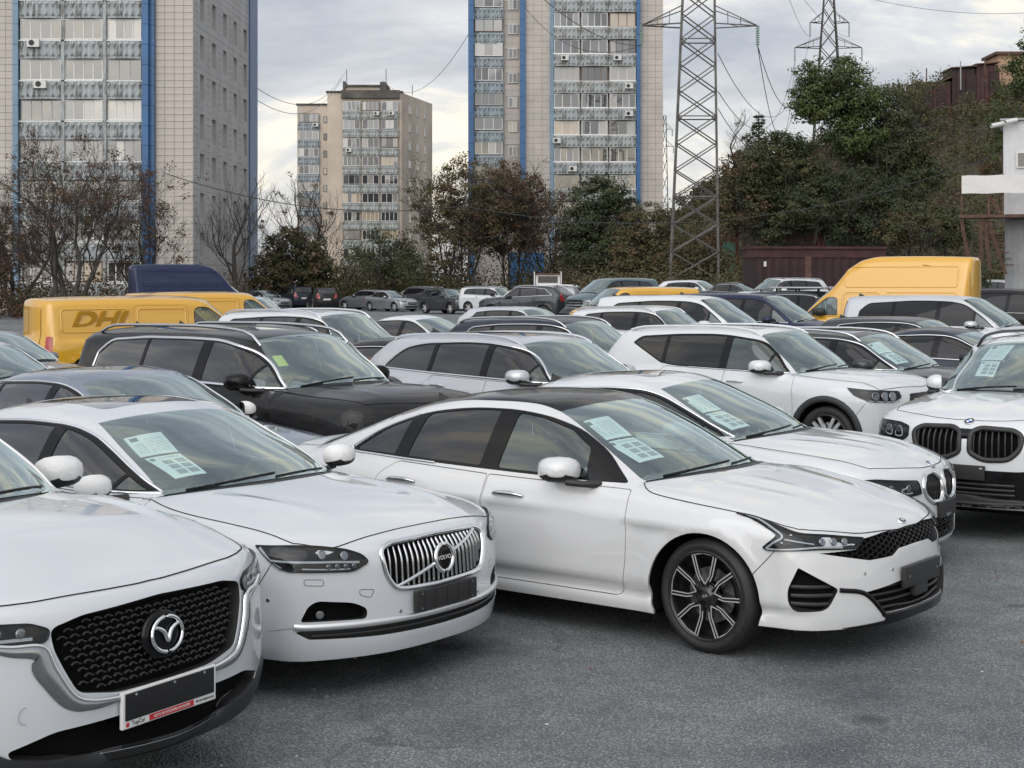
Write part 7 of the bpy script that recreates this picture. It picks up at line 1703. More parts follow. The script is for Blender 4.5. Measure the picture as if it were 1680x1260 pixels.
def front_plain(lamp, glz, style='bar'):
    """a simpler face for cars in the rows behind: lamps (inner y, outer y, low z, high z), grille (half width, low z, high z)"""
    def f(C, S, M, detail):
        y0, y1, z0, z1 = lamp; gw, g0, g1 = glz; H = []
        o = face_outline(C, [(y0, lerp(z0, z1, .4)), (lerp(y0, y1, .4), z0), (y1, z0 + .01), ('s', S.get('lampx', .42), lerp(z0, z1, .6)), ('s', S.get('lampx', .42) - .1, z1 + .03), (y1 - .04, z1 + .01), (lerp(y0, y1, .4), z1), (y0, z1 - .01)], .02)
        ids = both(M, 'headlight', panel(C, 'c', o, step=.07, off=.004, skirt=.012), 'trim' if detail else 'reflector')
        if detail:
            for k in (.35, .6, .85):
                p = C.hit('f', [lerp(y0, y1, k)], [.5 * (z0 + z1)])[0]; both(M, 'lens', disc(p + C.grad(p[None])[0] * .006, C.grad(p[None])[0] + np.array([.5, 0, 0]), .4 * (z1 - z0), .008, 12), 'reflector', ids)
            both(M, 'running_light', ribbon(C, face_curve(C, [(lerp(y0, y1, .1), z0 + .02), (lerp(y0, y1, .5), z0 + .012), (y1, z0 + .022)], 4), .014, .009), 'lamp white', ids)
            both(M, 'cover', panel(C, 'c', o, step=.07, off=.016, skirt=.012), 'lens', ids)
        g = [(0, g1), (gw * .9, g1 - .005), (gw, lerp(g0, g1, .6)), (gw * .8, g0), (0, g0 - .01)]; g = g + [(-y, z) for y, z in g[::-1][1:-1]]
        oo = face_outline(C, g, .03); gi = M.add('grille', panel(C, 'c', oo, step=.08, off=.004, skirt=.01), 'trim')
        for k in range(1, 4):
            z = lerp(g0, g1, k / 4); M.add('slat', bead(C, face_curve(C, [(-gw * .8, z), (0, z), (gw * .8, z)], 3), .012, .012, off=.004), 'chrome', gi)
        zl = S['zbf'] + .06; b = [(0, zl + .14), (.5, zl + .14), (.6, zl + .08), (.5, zl), (0, zl - .005)]; b = b + [(-y, z) for y, z in b[::-1][1:-1]]
        M.add('lower_grille', panel(C, 'c', face_outline(C, b, .03), step=.09, off=.004, skirt=.01), 'plastic')
        return {}
    return f

def spec_slate():
    return sedan(wb=2.97, fo=.86, ro=1.10, W=.925, h=1.44, zn=.82, zc=1.02, zb0=.95, zb1=1.01, xc=-.40, xh=-1.28, xpk=-1.85, xrh=-2.6, xbb=-3.35, sunroof=(-2.3, -1.5, .42), mirrormat='mirror cover', front=front_plain((.40, .84, .64, .74), (.34, .52, .74)))
def spec_bigsuv():
    """tall square black car with bright window surround"""
    return suv(wb=2.90, fo=.86, ro=1.10, W=.98, h=1.73, zn=1.11, zc=1.22, xc=-.26, xh=-.98, xpk=-2.0, rake=.12, kg=.055, zb0=1.14, zb1=1.20, rw=.39, front=front_plain((.72, .93, .52, .76), (.62, .70, 1.0)), Fc=.22, Fp=3.2,
        dlo=make_dlo((-.50, 1.18), [(-1.6, 1.205), (-2.6, 1.225)], [(-3.42, 1.245), (-3.38, 1.45)], [(-3.20, 1.585), (-2.6, 1.625), (-1.9, 1.63), (-1.4, 1.62), (-1.02, 1.55), (-.72, 1.38)], [(-.84, -.74, .03), (-1.62, -1.58, .15), (-2.58, -2.55, .05)], chrome=(0, 1, .030)),
        rails=(-.98, -3.6, .02, 'satin chrome'), railh=1.3, handlemat='satin chrome', blackroof=True, mirrormat='trim', sunroof=(-2.9, -1.4, .45))
def spec_silversuv():
    return suv(wb=2.89, fo=.86, ro=.98, W=.945, h=1.60, zn=.97, zc=1.13, xc=-.30, xh=-1.05, xpk=-1.8, rake=.50, zb0=1.05, zb1=1.11, front=front_plain((.48, .86, .78, .90), (.46, .56, .88)), rails=(-1.15, -3.3, .02, 'chrome'), railh=.5, sunroof=(-2.5, -1.3, .43),
        dlo=make_dlo((-.56, 1.09), [(-1.6, 1.115), (-2.6, 1.14)], [(-3.28, 1.165), (-3.22, 1.22)], [(-2.95, 1.41), (-2.6, 1.475), (-1.9, 1.505), (-1.5, 1.50), (-1.07, 1.45), (-.80, 1.30)], [(-.86, -.76, .03), (-1.52, -1.48, .11), (-2.44, -2.38, .07)], chrome=(0, 1, .022)))
def spec_cuboid():
    """upright compact crossover with a raised rear window line and dark arches"""
    return suv(wb=2.70, fo=.87, ro=.86, W=.93, h=1.64, zn=.99, zc=1.13, xc=-.28, xh=-.98, xpk=-1.7, rake=.34, zb0=1.06, zb1=1.12, rw=.36, front=front_plain((.52, .87, .78, .92), (.40, .60, .88)), rails=(-1.05, -3.05, .01, 'paint'), railh=.6, sunroof=(-2.2, -1.2, .42), arches=True, lampx=.36,
        dlo=make_dlo((-.56, 1.09), [(-1.6, 1.105), (-2.2, 1.125)], [(-2.42, 1.155), (-2.92, 1.40)], [(-2.80, 1.49), (-2.2, 1.53), (-1.7, 1.54), (-1.45, 1.53), (-1.0, 1.475), (-.78, 1.32)], [(-.86, -.76, .03), (-1.48, -1.44, .11), (-2.40, -2.36, .05)], chrome=(.0, .30, .014), tints=('side glass', 'side glass', 'tint')))
def spec_darksuv():
    return suv(wb=2.865, fo=.87, ro=.96, W=.94, h=1.53, zn=.91, zc=1.05, xc=-.30, xh=-1.08, xpk=-1.8, rake=.42, zb0=.98, zb1=1.04, front=front_plain((.52, .87, .80, .92), (.42, .60, .90)), rails=(-1.1, -3.3, .02, 'chrome'), railh=.8, sunroof=(-2.4, -1.3, .42))

def spec_suv_a():      # seven-seat crossover
    return suv(wb=2.80, fo=.93, ro=1.05, W=.945, h=1.72, zn=1.02, zc=1.18, xc=-.24, xh=-.95, xpk=-1.8, rake=.34, zb0=1.09, zb1=1.17, front=front_plain((.55, .88, .82, .95), (.50, .62, .92)), rails=(-1.0, -3.4, .02, 'chrome'), railh=.9, sunroof=(-2.6, -1.2, .43))
def spec_suv_b():      # sleek crossover
    return suv(wb=2.70, fo=.92, ro=.92, W=.93, h=1.66, zn=.97, zc=1.13, xc=-.24, xh=-.98, xpk=-1.6, rake=.46, zb0=1.05, zb1=1.16, front=front_plain((.52, .87, .78, .90), (.46, .56, .86)), rails=(-1.0, -3.1, .02, 'satin chrome'), railh=.7)
def spec_saloon():
    return sedan(wb=2.75, fo=.92, ro=1.05, W=.90, h=1.46, zn=.78, zc=1.0, zb0=.93, zb1=1.0, front=front_plain((.42, .82, .64, .76), (.40, .48, .66)))
def spec_estate():
    return suv(wb=2.70, fo=.90, ro=.85, W=.89, h=1.50, zn=.80, zc=1.03, xc=-.20, xh=-1.0, xpk=-1.7, rake=.45, zb0=.96, zb1=1.05, rw=.325, zsill=.2, zbf=.22, front=front_plain((.48, .82, .66, .78), (.40, .50, .66)), frontseam=[(.48, .66), (.39, .50)], rearseam=[(-3.1, 1.1), (-3.2, .85), (-3.1, .62), (-3.03, .45)])
def spec_minivan():
    return suv(wb=3.0, fo=.90, ro=1.05, W=.92, h=1.88, zn=.98, zc=1.20, xc=.18, xh=-.85, xpk=-1.8, rake=.16, zb0=1.12, zb1=1.16, front=front_plain((.55, .86, .74, .90), (.55, .40, .90)), kF=.34, hoodside=[(-.06, .79), (.1, .82), (.3, .80), (.5, .775), (.66, .72)],
        Fx=[(0, .72), (.2, .82), (.38, .89), (.55, .90), (.80, .89), (.93, .85), (1.0, .74), (1.12, .5), (1.25, .2), (1.5, -.3)],
        dlo=make_dlo((-.12, 1.14), [(-1.6, 1.17), (-2.6, 1.19)], [(-3.5, 1.22), (-3.45, 1.50)], [(-3.25, 1.68), (-2.2, 1.745), (-1.8, 1.75), (-1.2, 1.735), (-.85, 1.67), (-.4, 1.38)], [(-.62, -.60, .06), (-1.50, -1.46, .10), (-2.62, -2.58, .08)], chrome=(0, .45, .016)),
        doors=[([(-.28, 1.12), (-1.46, 1.145), (-1.48, .70), (-1.46, .34), (-.40, .34), (-.28, .75)], [.02, .02, .1, .03, .2, .1]), ([(-1.47, 1.145), (-2.60, 1.17), (-2.62, .95), (-2.52, .72), (-2.40, .34), (-1.47, .34), (-1.49, .70)], [.02, .04, .1, .1, .04, .03, .1])],
        handles=[(-1.30, .98, .22), (-1.66, .98, .22)], mirror=(-.42, 1.02, 1.21, 1.2), mfoot=(-.36, 1.13), seatx=-1.1, rglass=(1.22, 1.72, .62))
def spec_van(h=1.92, wb=3.2, ro=.95, top=None):
    """panel van: one side window, ribbed blank flanks"""
    return suv(wb=wb, fo=.90, ro=ro, W=.96, h=h, zn=1.02, zc=1.22, xc=.22, xh=-.62 if h < 2.2 else -.72, xpk=-1.6 if h < 2.2 else -2.6, rake=.07, zb0=1.15, zb1=1.15, front=front_plain((.58, .88, .78, 1.0), (.5, .55, .85)), kF=.30, hoodside=[(.0, .80), (.15, .83), (.35, .81), (.52, .785), (.68, .74)], t1=.10, t2=.09, kg=.12, crown=.04,
        Fx=[(0, .72), (.2, .82), (.38, .89), (.55, .90), (.80, .89), (.97, .85), (1.05, .74), (1.15, .5), (1.28, .2), (1.5, -.3)], frontseam=[(.50, .80), (.43, .62)], ywb=.74, ywt=.66, yrt=.74, yrs=.76,
        Yb=[(-wb - ro - .1, .84), (-wb - ro + .35, .89), (-wb + .1, .90), (-2, .90), (-1.2, .90), (-.6, .875), (-.2, .84), (.3, .76)],
        rearseam=[(-wb - ro + .16, h - .35), (-wb - ro + .16, .95), (-wb - .55, .72), (-wb - .36, .55)],
        dlo=make_dlo((-.02, 1.20), [(-.6, 1.21)], [(-1.02, 1.21), (-1.02, 1.22)], [(-1.02, min(h, 1.95) - .24), (-.72, min(h, 1.95) - .22), (-.42, 1.50)], [(-.30, -.28, .05)], chrome=None, tints=('side glass',)),
        doors=[([(-.14, 1.165), (-1.08, 1.165), (-1.08, .70), (-1.06, .40), (-.42, .40), (-.30, .75)], [.02, .02, .1, .03, .1, .1]),
               ([(-1.14, 1.80 if h > 2 else h - .19), (-2.28, 1.80 if h > 2 else h - .19), (-2.28, .36), (-1.14, .36)], .12)],
        handles=[(-.98, 1.05, .16), (-1.24, 1.05, .16)], handlemat='plastic', mirror=(-.26, 1.05, 1.30, 1.5), mfoot=(-.2, 1.2), seatx=-.75, rglass=(1.25, 1.7, .5), tailout=van_tail, fin=None, mirrormat='plastic', cabr=-1.3, **({} if h < 2.2 else dict(G=[(-wb - ro - .3, h - .1), (-wb - ro + .1, h - .04), (-3.0, h), (-2.1, h - .005), (-1.6, h - .09), (-1.15, h - .36), (-.72, 2.03), (-.3, 1.70), (.0, 1.43), (.22, 1.2), (.7, .8)])))
def van_tail(C, S, M, detail):
    """upright lamps, two rear doors, swage lines on the blank flanks"""
    o = outline(C, 'k', [(.84, .78), (.70, .78), (.70, 1.14), (.82, 1.14)], .02, .06); tl = panel(C, 'k', o, step=.1, off=.01, skirt=.015); both(M, 'tail_light', tl, 'redlens')
    h = S['h'] if 'h' in S else S['top'] - .01; xr = S['xr']; wb = S['wb']
    M.add('rear_door_gap', ribbon(C, C.hit('r', np.zeros(12), np.linspace(.45, h - .2, 12)), .012, .003), 'dark')
    for y in (-.58, .58): M.add('rear_door_gap', ribbon(C, C.hit('r', np.full(12, y), np.linspace(.45, h - .25, 12)), .012, .003), 'dark')
    for (x0, x1, z0, z1) in ((-2.4, xr + .42, 1.22, h - .26), (-1.2, -2.2, 1.22, h - .26)) if h < 2.2 else ((-2.4, xr + .42, 1.25, 1.85), (-1.2, -2.2, 1.25, 1.85), (-1.2, xr + .42, 2.0, h - .3)):
        o = outline(C, 's', [(x0, z0), (x1, z0), (x1, z1), (x0, z1)], .08, .05); b = bead(C, o, .03, .012, True); both(M, 'flank_swage', b, 'paint', M.body)
    o = sample(C, 's', [(-.5, .62), (xr + .45, .62)], .12); both(M, 'rubbing_strip', bead(C, o, .03, .012), 'plastic', M.body)
    p = C.hit('r', [.08], [.98])[0]; M.add('door_lock', disc(p, (-1, 0, 0), .05, .02, 14), 'plastic')
    q = C.hit('s', [-2.34], [.98])[0]; both(M, 'side_door_lock', disc(q, (0, 1, 0), .055, .02, 14), 'plastic', M.body)
# ---------------------------------------------------------------- turning models into objects
def realise(M, name, slots):
    """meshes of a model, once; slots maps material keys to material names"""
    M.meshes = []
    for nm, P, mk, par in M.parts:
        me = mesh_from(nm, P.v, P.f, P.n); me.materials.append(MATS[slots.get(mk, mk)]); M.meshes.append(me)
def lettering(cu, parent):
    """a text as a mesh"""
    t_ = bpy.data.objects.new('lettering', cu); COL.objects.link(t_); dg = bpy.context.evaluated_depsgraph_get(); me = bpy.data.meshes.new_from_object(t_.evaluated_get(dg)); bpy.data.objects.remove(t_)
    o = bpy.data.objects.new('lettering', me); COL.objects.link(o); o.parent = parent; return o
KEYS = {'paint': 'white paint', 'roofpaint': 'trim', 'glass': 'glass', 'tint': 'tint', 'side glass': 'side glass'}
def car_object(M, name, X, Y, yaw, label, cat, slots=None, group=None, z=0.0, pitch=0.0):
    """a car standing with its front axle over (X, Y), nose turned yaw degrees towards the camera from pointing right"""
    sl = dict(KEYS); sl.update(M.S.get('slots', {})); sl.update(slots or {})
    if not hasattr(M, 'meshes'): realise(M, name, sl); M.base_slots = sl; fresh = True
    else: fresh = False
    r = empty(name, (X, Y, z), -math.radians(yaw), label, cat, group)
    if pitch: r.rotation_euler = (0, math.radians(pitch), -math.radians(yaw))
    obs = []
    for i, (nm, P, mk, par) in enumerate(M.parts):
        o = bpy.data.objects.new(nm, M.meshes[i]); COL.objects.link(o); o.parent = r if par is None else obs[par]; obs.append(o)
        if sl.get(mk, mk) != M.base_slots.get(mk, mk): o.material_slots[0].link = 'OBJECT'; o.material_slots[0].material = MATS[sl.get(mk, mk)]
    S = M.S
    for (txt, size, pos, rot, mt, par, ex, al) in getattr(M, 'texts', []):
        cu = bpy.data.curves.new('lettering', 'FONT'); cu.body = txt; cu.size = size; cu.extrude = ex; cu.align_x = al; cu.materials.append(MATS[mt])
        if par is not None and M.parts[par][0].startswith('badge'): cu.align_y = 'CENTER'
        o = lettering(cu, r if par is None else obs[par]); o.location = tuple(pos); o.rotation_euler = rot
    for k, xw in enumerate((0, -S['wb'])):
        for sg in (1, -1):
            wheel_object(r, (xw, sg * (S['Wref'] - .012 - S.get('wheelin', .0)), S['rw']), sg, S['rw'], S.get('wheel', 'generic'), S.get('rimr', .72), steer=S.get('steer', 0) if k == 0 else 0)
    r['_m'] = 1; del r['_m']
    return r
WHEELS = {}
def wheel_meshes(kind, R, fr):
    key = (kind, round(R, 3), fr)
    if key in WHEELS: return WHEELS[key]
    wd = .235; r0 = R * fr
    # tyre: lathe, axis y, outer face at y = 0, going in to -wd
    prof = [(r0 - .012, -.012), (r0 + .002, .0), (r0 + .02, .004), ((r0 + R) / 2, .010), (R - .03, .004), (R - .012, -.008), (R - .002, -.03), (R, -.06), (R, -wd + .05), (R - .012, -wd + .01), (r0, -wd)]
    n = 56; V = []; F = []
    for i in range(n):
        a = 2 * math.pi * i / n
        for (r, y) in prof: V.append((r * math.cos(a), y, r * math.sin(a)))
    m = len(prof)
    for i in range(n):
        for k in range(m - 1): F.append((i * m + k, i * m + k + 1, ((i + 1) % n) * m + k + 1, ((i + 1) % n) * m + k))
    ty = mesh_from('tyre', V, F); ty.materials.append(MATS['tyre'])
    # barrel and lip
    prof = [(r0 + .004, -.004), (r0 - .006, .003), (r0 - .016, -.002), (r0 - .02, -.05), (r0 - .03, -.16), (.02, -.165)]
    V = []; F = []
    for i in range(n):
        a = 2 * math.pi * i / n
        for (r, y) in prof: V.append((r * math.cos(a), y, r * math.sin(a)))
    m = len(prof)
    for i in range(n):
        for k in range(m - 1): F.append((i * m + k, i * m + k + 1, ((i + 1) % n) * m + k + 1, ((i + 1) % n) * m + k))
    ba = mesh_from('barrel', V, F); ba.materials.append(MATS['black alloy'] if kind != 'silver' else MATS['disc'])
    def prism(poly, y0, y1, bev=.004):
        """solid from a polygon in the wheel plane"""
        bm = bmesh.new(); vs = [bm.verts.new((p[0], y0, p[1])) for p in poly]; f = bm.faces.new(vs)
        r = bmesh.ops.extrude_face_region(bm, geom=[f]); ex = [e for e in r['geom'] if isinstance(e, bmesh.types.BMVert)]
        for v in ex: v.co.y = y1
        bmesh.ops.recalc_face_normals(bm, faces=bm.faces[:]); me = bpy.data.meshes.new('spoke'); bm.to_mesh(me); bm.free(); return me
    spokes = []; faces = []
    if kind == 'twin':      # five pairs of forked spokes, dark with bright machined edges
        ro = r0 - .012
        P = lambda r, a: (r * math.cos(a), r * math.sin(a))
        for s_ in (1, -1):
            a0, a1, a2 = .24 * s_, .18 * s_, .42 * s_
            lo = [P(.052, .35 * s_), P(.095, .20 * s_), P(.135, .17 * s_), P(ro, .255 * s_), P(ro, .36 * s_), P(.125, .34 * s_), P(.07, .62 * s_)]
            spokes.append(prism(lo, -.012, -.045))
        edge = [[P(.095, .20 * s_), P(.135, .17 * s_), P(ro, .255 * s_), P(ro, .285 * s_), P(.137, .215 * s_), P(.093, .265 * s_)] for s_ in (1, -1)] + \
               [[P(.125, .30 * s_), P(ro, .335 * s_), P(ro, .36 * s_), P(.125, .345 * s_), P(.075, .62 * s_), P(.066, .60 * s_)] for s_ in (1, -1)] + \
               [[P(ro, .27), P(ro, .6), P(ro, .9), P(ro - .008, .9), P(ro - .008, .6), P(ro - .008, .27)]]
        for e_ in edge: faces.append(prism(e_, -.0105, -.014))
        nsp = 5; smat, fmat = 'black alloy', 'alloy'
    else:
        ro = r0 - .012
        P = lambda r, a: (r * math.cos(a), r * math.sin(a))
        for s_ in (1, -1):
            spokes.append(prism([P(.06, .05 * s_), P(ro, .12 * s_), P(ro, .27 * s_), P(.07, .55 * s_)], -.008, -.05))
        nsp = 5; smat, fmat = 'alloy', 'alloy'
    for me in spokes: me.materials.append(MATS[smat])
    for me in faces: me.materials.append(MATS[fmat])
    V = []; F = []; n = 24; prof = [(.078, -.05), (.076, -.022), (.070, -.019), (.036, -.019), (.034, -.014), (.0305, -.012), (.001, -.0115)]
    for i in range(n):
        a = 2 * math.pi * i / n
        for (r, y) in prof: V.append((r * math.cos(a), y, r * math.sin(a)))
    m = len(prof)
    for i in range(n):
        for k in range(m - 1): F.append((i * m + k, i * m + k + 1, ((i + 1) % n) * m + k + 1, ((i + 1) % n) * m + k))
    hub = mesh_from('hub', V, F); hub.materials.append(MATS[smat])
    V = []; F = []
    for k, (r, y) in enumerate(((.165, -.09), (.165, -.08), (.08, -.08))):
        for i in range(n): V.append((r * math.cos(2 * math.pi * i / n), y, r * math.sin(2 * math.pi * i / n)))
    for k in range(2):
        for i in range(n): F.append((k * n + i, k * n + (i + 1) % n, (k + 1) * n + (i + 1) % n, (k + 1) * n + i))
    dsc = mesh_from('brake_disc', V, F, smooth=False); dsc.materials.append(MATS['disc'])
    WHEELS[key] = (ty, ba, spokes, faces, nsp, hub, dsc); return WHEELS[key]
def wheel_object(root, loc, sg, R, kind, fr, steer=0):
    ty, ba, spokes, faces, nsp, hub, dsc = wheel_meshes(kind, R, fr)
    w = link('wheel', ba, root); w.location = loc; w.rotation_euler = (0, .35, (0 if sg > 0 else math.pi) + steer)
    link('tyre', ty, w); link('hub', hub, w)
    if kind == 'far': return w
    link('brake_disc', dsc, w)
    if kind == 'twin':
        cu = bpy.data.curves.new('lettering', 'FONT'); cu.body = 'KIA'; cu.size = .026; cu.align_x = 'CENTER'; cu.align_y = 'CENTER'; cu.extrude = .0005; cu.materials.append(MATS['alloy']); t_ = lettering(cu, w); t_.location = (0, -.0095, 0); t_.rotation_euler = (math.pi / 2, 0, math.pi)
    for k in range(nsp):
        for me in spokes: o = link('spoke', me, w); o.rotation_euler = (0, 2 * math.pi * k / nsp, 0)
        for me in faces: o = link('spoke_face', me, w); o.rotation_euler = (0, 2 * math.pi * k / nsp, 0)
    return w
# ---------------------------------------------------------------- the vehicles of the yard
MODELS = {}
def model(key, spec, detail):
    if key not in MODELS: MODELS[key] = build_car(spec(), detail)
    return MODELS[key]
NCAR = []
def car(key, spec, detail, X, Y, yaw, label, col='white paint', cat='car', name='car', group=None, **sl):
    M = model(key, spec, detail); s = dict(paint=col); s.update({k.replace('_', ' '): v for k, v in sl.items()})
    o = car_object(M, name, X, Y, yaw, label, cat, s, group, ground_z(X, Y)); NCAR.append((key, X, Y, yaw, M.S['xf'], M.S['xr'], M.S['Wref'])); return o, M
def far(key, spec, detail, px, Yr, yaw, label, col, cat='car', name='car', group=None, **sl):
    """stand a car so that the top of its roof lies on the ray through column px at depth Yr"""
    M = model(key, spec, detail); a = math.radians(yaw); xp = M.S['xpk']
    X = (px - 840) / F_PX * Yr - xp * math.cos(a); Y = Yr + xp * math.sin(a)
    return car(key, spec, detail, X, Y, yaw, label, col, cat, name, group, **sl)

def print_mat(name, mode):
    """paper with flat print: 1 text and a small picture, 2 six small pictures"""
    m = bpy.data.materials.new(name); m.use_nodes = True; t = m.node_tree; b = t.nodes['Principled BSDF']; b.inputs['Roughness'].default_value = .7
    uv = t.nodes.new('ShaderNodeUVMap'); uv.uv_map = 'UVMap'; sp = t.nodes.new('ShaderNodeSeparateXYZ'); t.links.new(uv.outputs[0], sp.inputs[0])
    def op(o, a, b_, c=None):
        n = t.nodes.new('ShaderNodeMath'); n.operation = o
        for i, v in enumerate((a, b_, c)):
            if v is None: continue
            if hasattr(v, 'is_output'): t.links.new(v, n.inputs[i])
            else: n.inputs[i].default_value = v
        return n.outputs[0]
    U, V = sp.outputs[0], sp.outputs[1]
    def box(u0, u1, v0, v1): return op('MULTIPLY', op('MULTIPLY', op('GREATER_THAN', U, u0), op('LESS_THAN', U, u1)), op('MULTIPLY', op('GREATER_THAN', V, v0), op('LESS_THAN', V, v1)))
    nz = t.nodes.new('ShaderNodeTexNoise'); nz.inputs['Scale'].default_value = 60; mp_ = t.nodes.new('ShaderNodeMapping'); mp_.inputs['Scale'].default_value = (1, .3, 1); t.links.new(uv.outputs[0], mp_.inputs[0]); t.links.new(mp_.outputs[0], nz.inputs['Vector'])
    if mode == 1:
        rows = op('LESS_THAN', op('FRACT', op('MULTIPLY', V, 15.0), 0), .38)
        ink = op('MULTIPLY', op('MULTIPLY', rows, op('GREATER_THAN', nz.outputs[0], .47)), op('ADD', box(.10, .36, .10, .62), box(.42, .90, .10, .82)))
        ink = op('MAXIMUM', op('MULTIPLY', ink, .75), box(.10, .30, .74, .92))
    else:
        ink = op('MULTIPLY', box(.06, .2, .82, .94), .9)
        for i in range(2):
            for j in range(3): ink = op('MAXIMUM', ink, op('MULTIPLY', box(.28 + i * .36, .56 + i * .36, .12 + j * .24, .31 + j * .24), op('ADD', op('MULTIPLY', nz.outputs[0], .6), .35)))
        ink = op('MAXIMUM', ink, op('MULTIPLY', op('MULTIPLY', op('LESS_THAN', op('FRACT', op('MULTIPLY', V, 30.0), 0), .5), box(.28, .9, .86, .94)), .6))
    mx = t.nodes.new('ShaderNodeMixRGB'); t.links.new(ink, mx.inputs[0]); mx.inputs[1].default_value = (.90, .92, .91, 1); mx.inputs[2].default_value = (.07, .08, .08, 1); t.links.new(mx.outputs[0], b.inputs['Base Color'])
    MATS[name] = m
print_mat('printed text sheet', 1); print_mat('printed picture sheet', 2)
def sheet(root, M, quad, mt, label, off=-.014):
    """paper taped to the inside of the windscreen; quad: four (x, y) corners in the car's plan, clockwise from the upper outer one"""
    C = M.C; nu, nv = 6, 6; a, b, c, d = [np.array(q, float) for q in quad]; P = []; U = []
    for j in range(nv + 1):
        for i in range(nu + 1):
            u, v = i / nu, j / nv; P.append((a * (1 - u) + b * u) * (1 - v) + (d * (1 - u) + c * u) * v); U.append((u, 1 - v))
    P = np.array(P); q = C.hit('t', P[:, 0], P[:, 1]); g = C.grad(q); q = q + g * off
    w = nu + 1; f = [(j * w + i, (j + 1) * w + i, (j + 1) * w + i + 1, j * w + i + 1) for j in range(nv) for i in range(nu)]
    ct = q.mean(0); me = mesh_from('price_sheet', q - ct, f, g); me.materials.append(MATS[mt]); uvl = me.uv_layers.new(name='UVMap')
    for lp in me.loops: uvl.data[lp.index].uv = U[lp.vertex_index]
    o = bpy.data.objects.new('price_sheet', me); COL.objects.link(o)
    R_ = Matrix.Rotation(root.rotation_euler[2], 3, 'Z'); o.location = root.location + R_ @ Vector(ct); o.rotation_euler = root.rotation_euler
    tag(o, label, 'paper', 'printed sheets taped inside windscreens'); return o
def sheets(root, M, which, dx=0.0, dy=0.0):
    Q1 = [(-1.15, -.565), (-1.075, -.335), (-.84, -.40), (-.94, -.615)]; Q2 = [(-.915, -.60), (-.825, -.405), (-.59, -.40), (-.665, -.58)]
    if M.S['rear'] != 'sedan': Q1 = [(-1.07, -.56), (-1.0, -.31), (-.775, -.36), (-.87, -.60)]; Q2 = [(-.85, -.58), (-.765, -.37), (-.54, -.36), (-.62, -.57)]
    sh = lambda Q: [(x + dx, y + dy) for x, y in Q]
    sheet(root, M, sh(Q1), 'printed text sheet', 'upper sheet of text inside windscreen of ' + which)
    sheet(root, M, sh(Q2), 'printed picture sheet', 'lower sheet of small pictures inside windscreen of ' + which, -.017)

ROW = 'white and dark cars parked at a slant in the yard'
r, M = car('kia', spec_kia, 2, 1.693, 9.81, 37.9, 'white fastback saloon with black roof and two-tone wheel, nearest the camera in the middle', 'pearl white paint', name='saloon_car'); sheets(r, M, 'the white fastback saloon')
r, M = car('volvo', spec_volvo, 2, -1.093, 9.05, 36.3, 'white saloon with chrome slatted grille and diagonal bar', 'cool white paint', name='saloon_car'); sheets(r, M, 'the white saloon with chrome slatted grille', -.01, .02)
r, M = car('mazda', spec_mazda, 2, -2.231, 6.834, 30.7, 'white crossover with large black mesh grille and framed number plate', 'cool white paint', name='crossover_car')
r, M = car('bmw', spec_bmw, 2, 2.641, 12.224, 33.4, 'white saloon with chrome twin kidney grille behind the fastback', 'white paint', name='saloon_car'); sheets(r, M, 'the white saloon with chrome kidney grille', -.03, -.01)
r, M = car('bmwx', spec_bmwx, 2, 4.374, 13.82, 127, 'white crossover with big black kidney grille facing the camera', 'white paint', name='crossover_car', tint='side glass'); sheets(r, M, 'the crossover with black kidney grille', .0, .11)
r, M = car('slate', spec_slate, 1, -2.3, 12.7, 42, 'slate blue saloon with glass sunroof behind the chrome-grille saloon', 'slate blue paint', name='saloon_car'); sheet(r, M, [(-1.10, -.59), (-1.02, -.36), (-.79, -.40), (-.89, -.62)], 'printed text sheet', 'pale printed sheet inside windscreen of the slate blue saloon')
r, M = car('big', spec_bigsuv, 1, -1.33, 14.95, 39.5, 'big black off-roader with broad chrome window surround and roof rails', 'black paint', name='offroad_car', window_trim='trim')
mat('yellow note', (.55, .62, .10), .6)
sheet(r, M, [(-.86, -.60), (-.80, -.49), (-.66, -.52), (-.72, -.63)], 'yellow note', 'small yellow-green note inside windscreen of the big black off-roader')
r, M = car('silver', spec_silversuv, 1, 1.35, 17.0, 44, 'silver white coupe crossover with chrome window line behind the black-roofed saloon', 'silver white paint', name='crossover_car')
r, M = car('cuboid', spec_cuboid, 1, 4.31, 18.98, 39.5, 'white compact crossover with kinked rear window and dark wheel arches', 'white paint', name='crossover_car')
r, M = car('darks', spec_darksuv, 1, 5.98, 20.75, 40, 'dark grey estate with bright roof rails beside the compact white crossover', 'dark grey paint', name='estate_car'); sheets(r, M, 'the dark grey estate with bright rails', .05)
car('saloon', spec_saloon, 1, -5.87, 19.0, 38, 'white saloon cut by the left picture edge, windscreen showing', 'white paint', name='saloon_car', mirror_cap='mirror cover')
car('saloon', spec_saloon, 1, -7.05, 23.1, 38, 'grey saloon at the left edge in front of the yellow van', 'grey paint', name='saloon_car')
car('suvb', spec_suv_b, 1, -2.0, 18.5, 38, 'black crossover with roof rails hidden behind the big black off-roader', 'black paint', name='crossover_car')
car('suva', spec_suv_a, 1, -2.04, 25.6, 38, 'white seven-seat crossover behind the big black off-roader', 'white paint', name='crossover_car')
car('saloon', spec_saloon, 1, -.74, 33.4, 38, 'white saloon parked beyond the white seven-seat crossover', 'white paint', name='saloon_car')
far('saloon', spec_saloon, 1, 668, 20.6, 36, 'black saloon roof between the off-roader and the silver crossover', 'black paint', name='saloon_car')
car('suvb', spec_suv_b, 1, 1.97, 22.95, 38, 'dark navy crossover behind the silver coupe crossover', 'dark navy paint', name='crossover_car')
car('suvb', spec_suv_b, 1, 4.25, 32.9, 38, 'white crossover between the navy crossover and the white minivan', 'white paint', name='crossover_car')
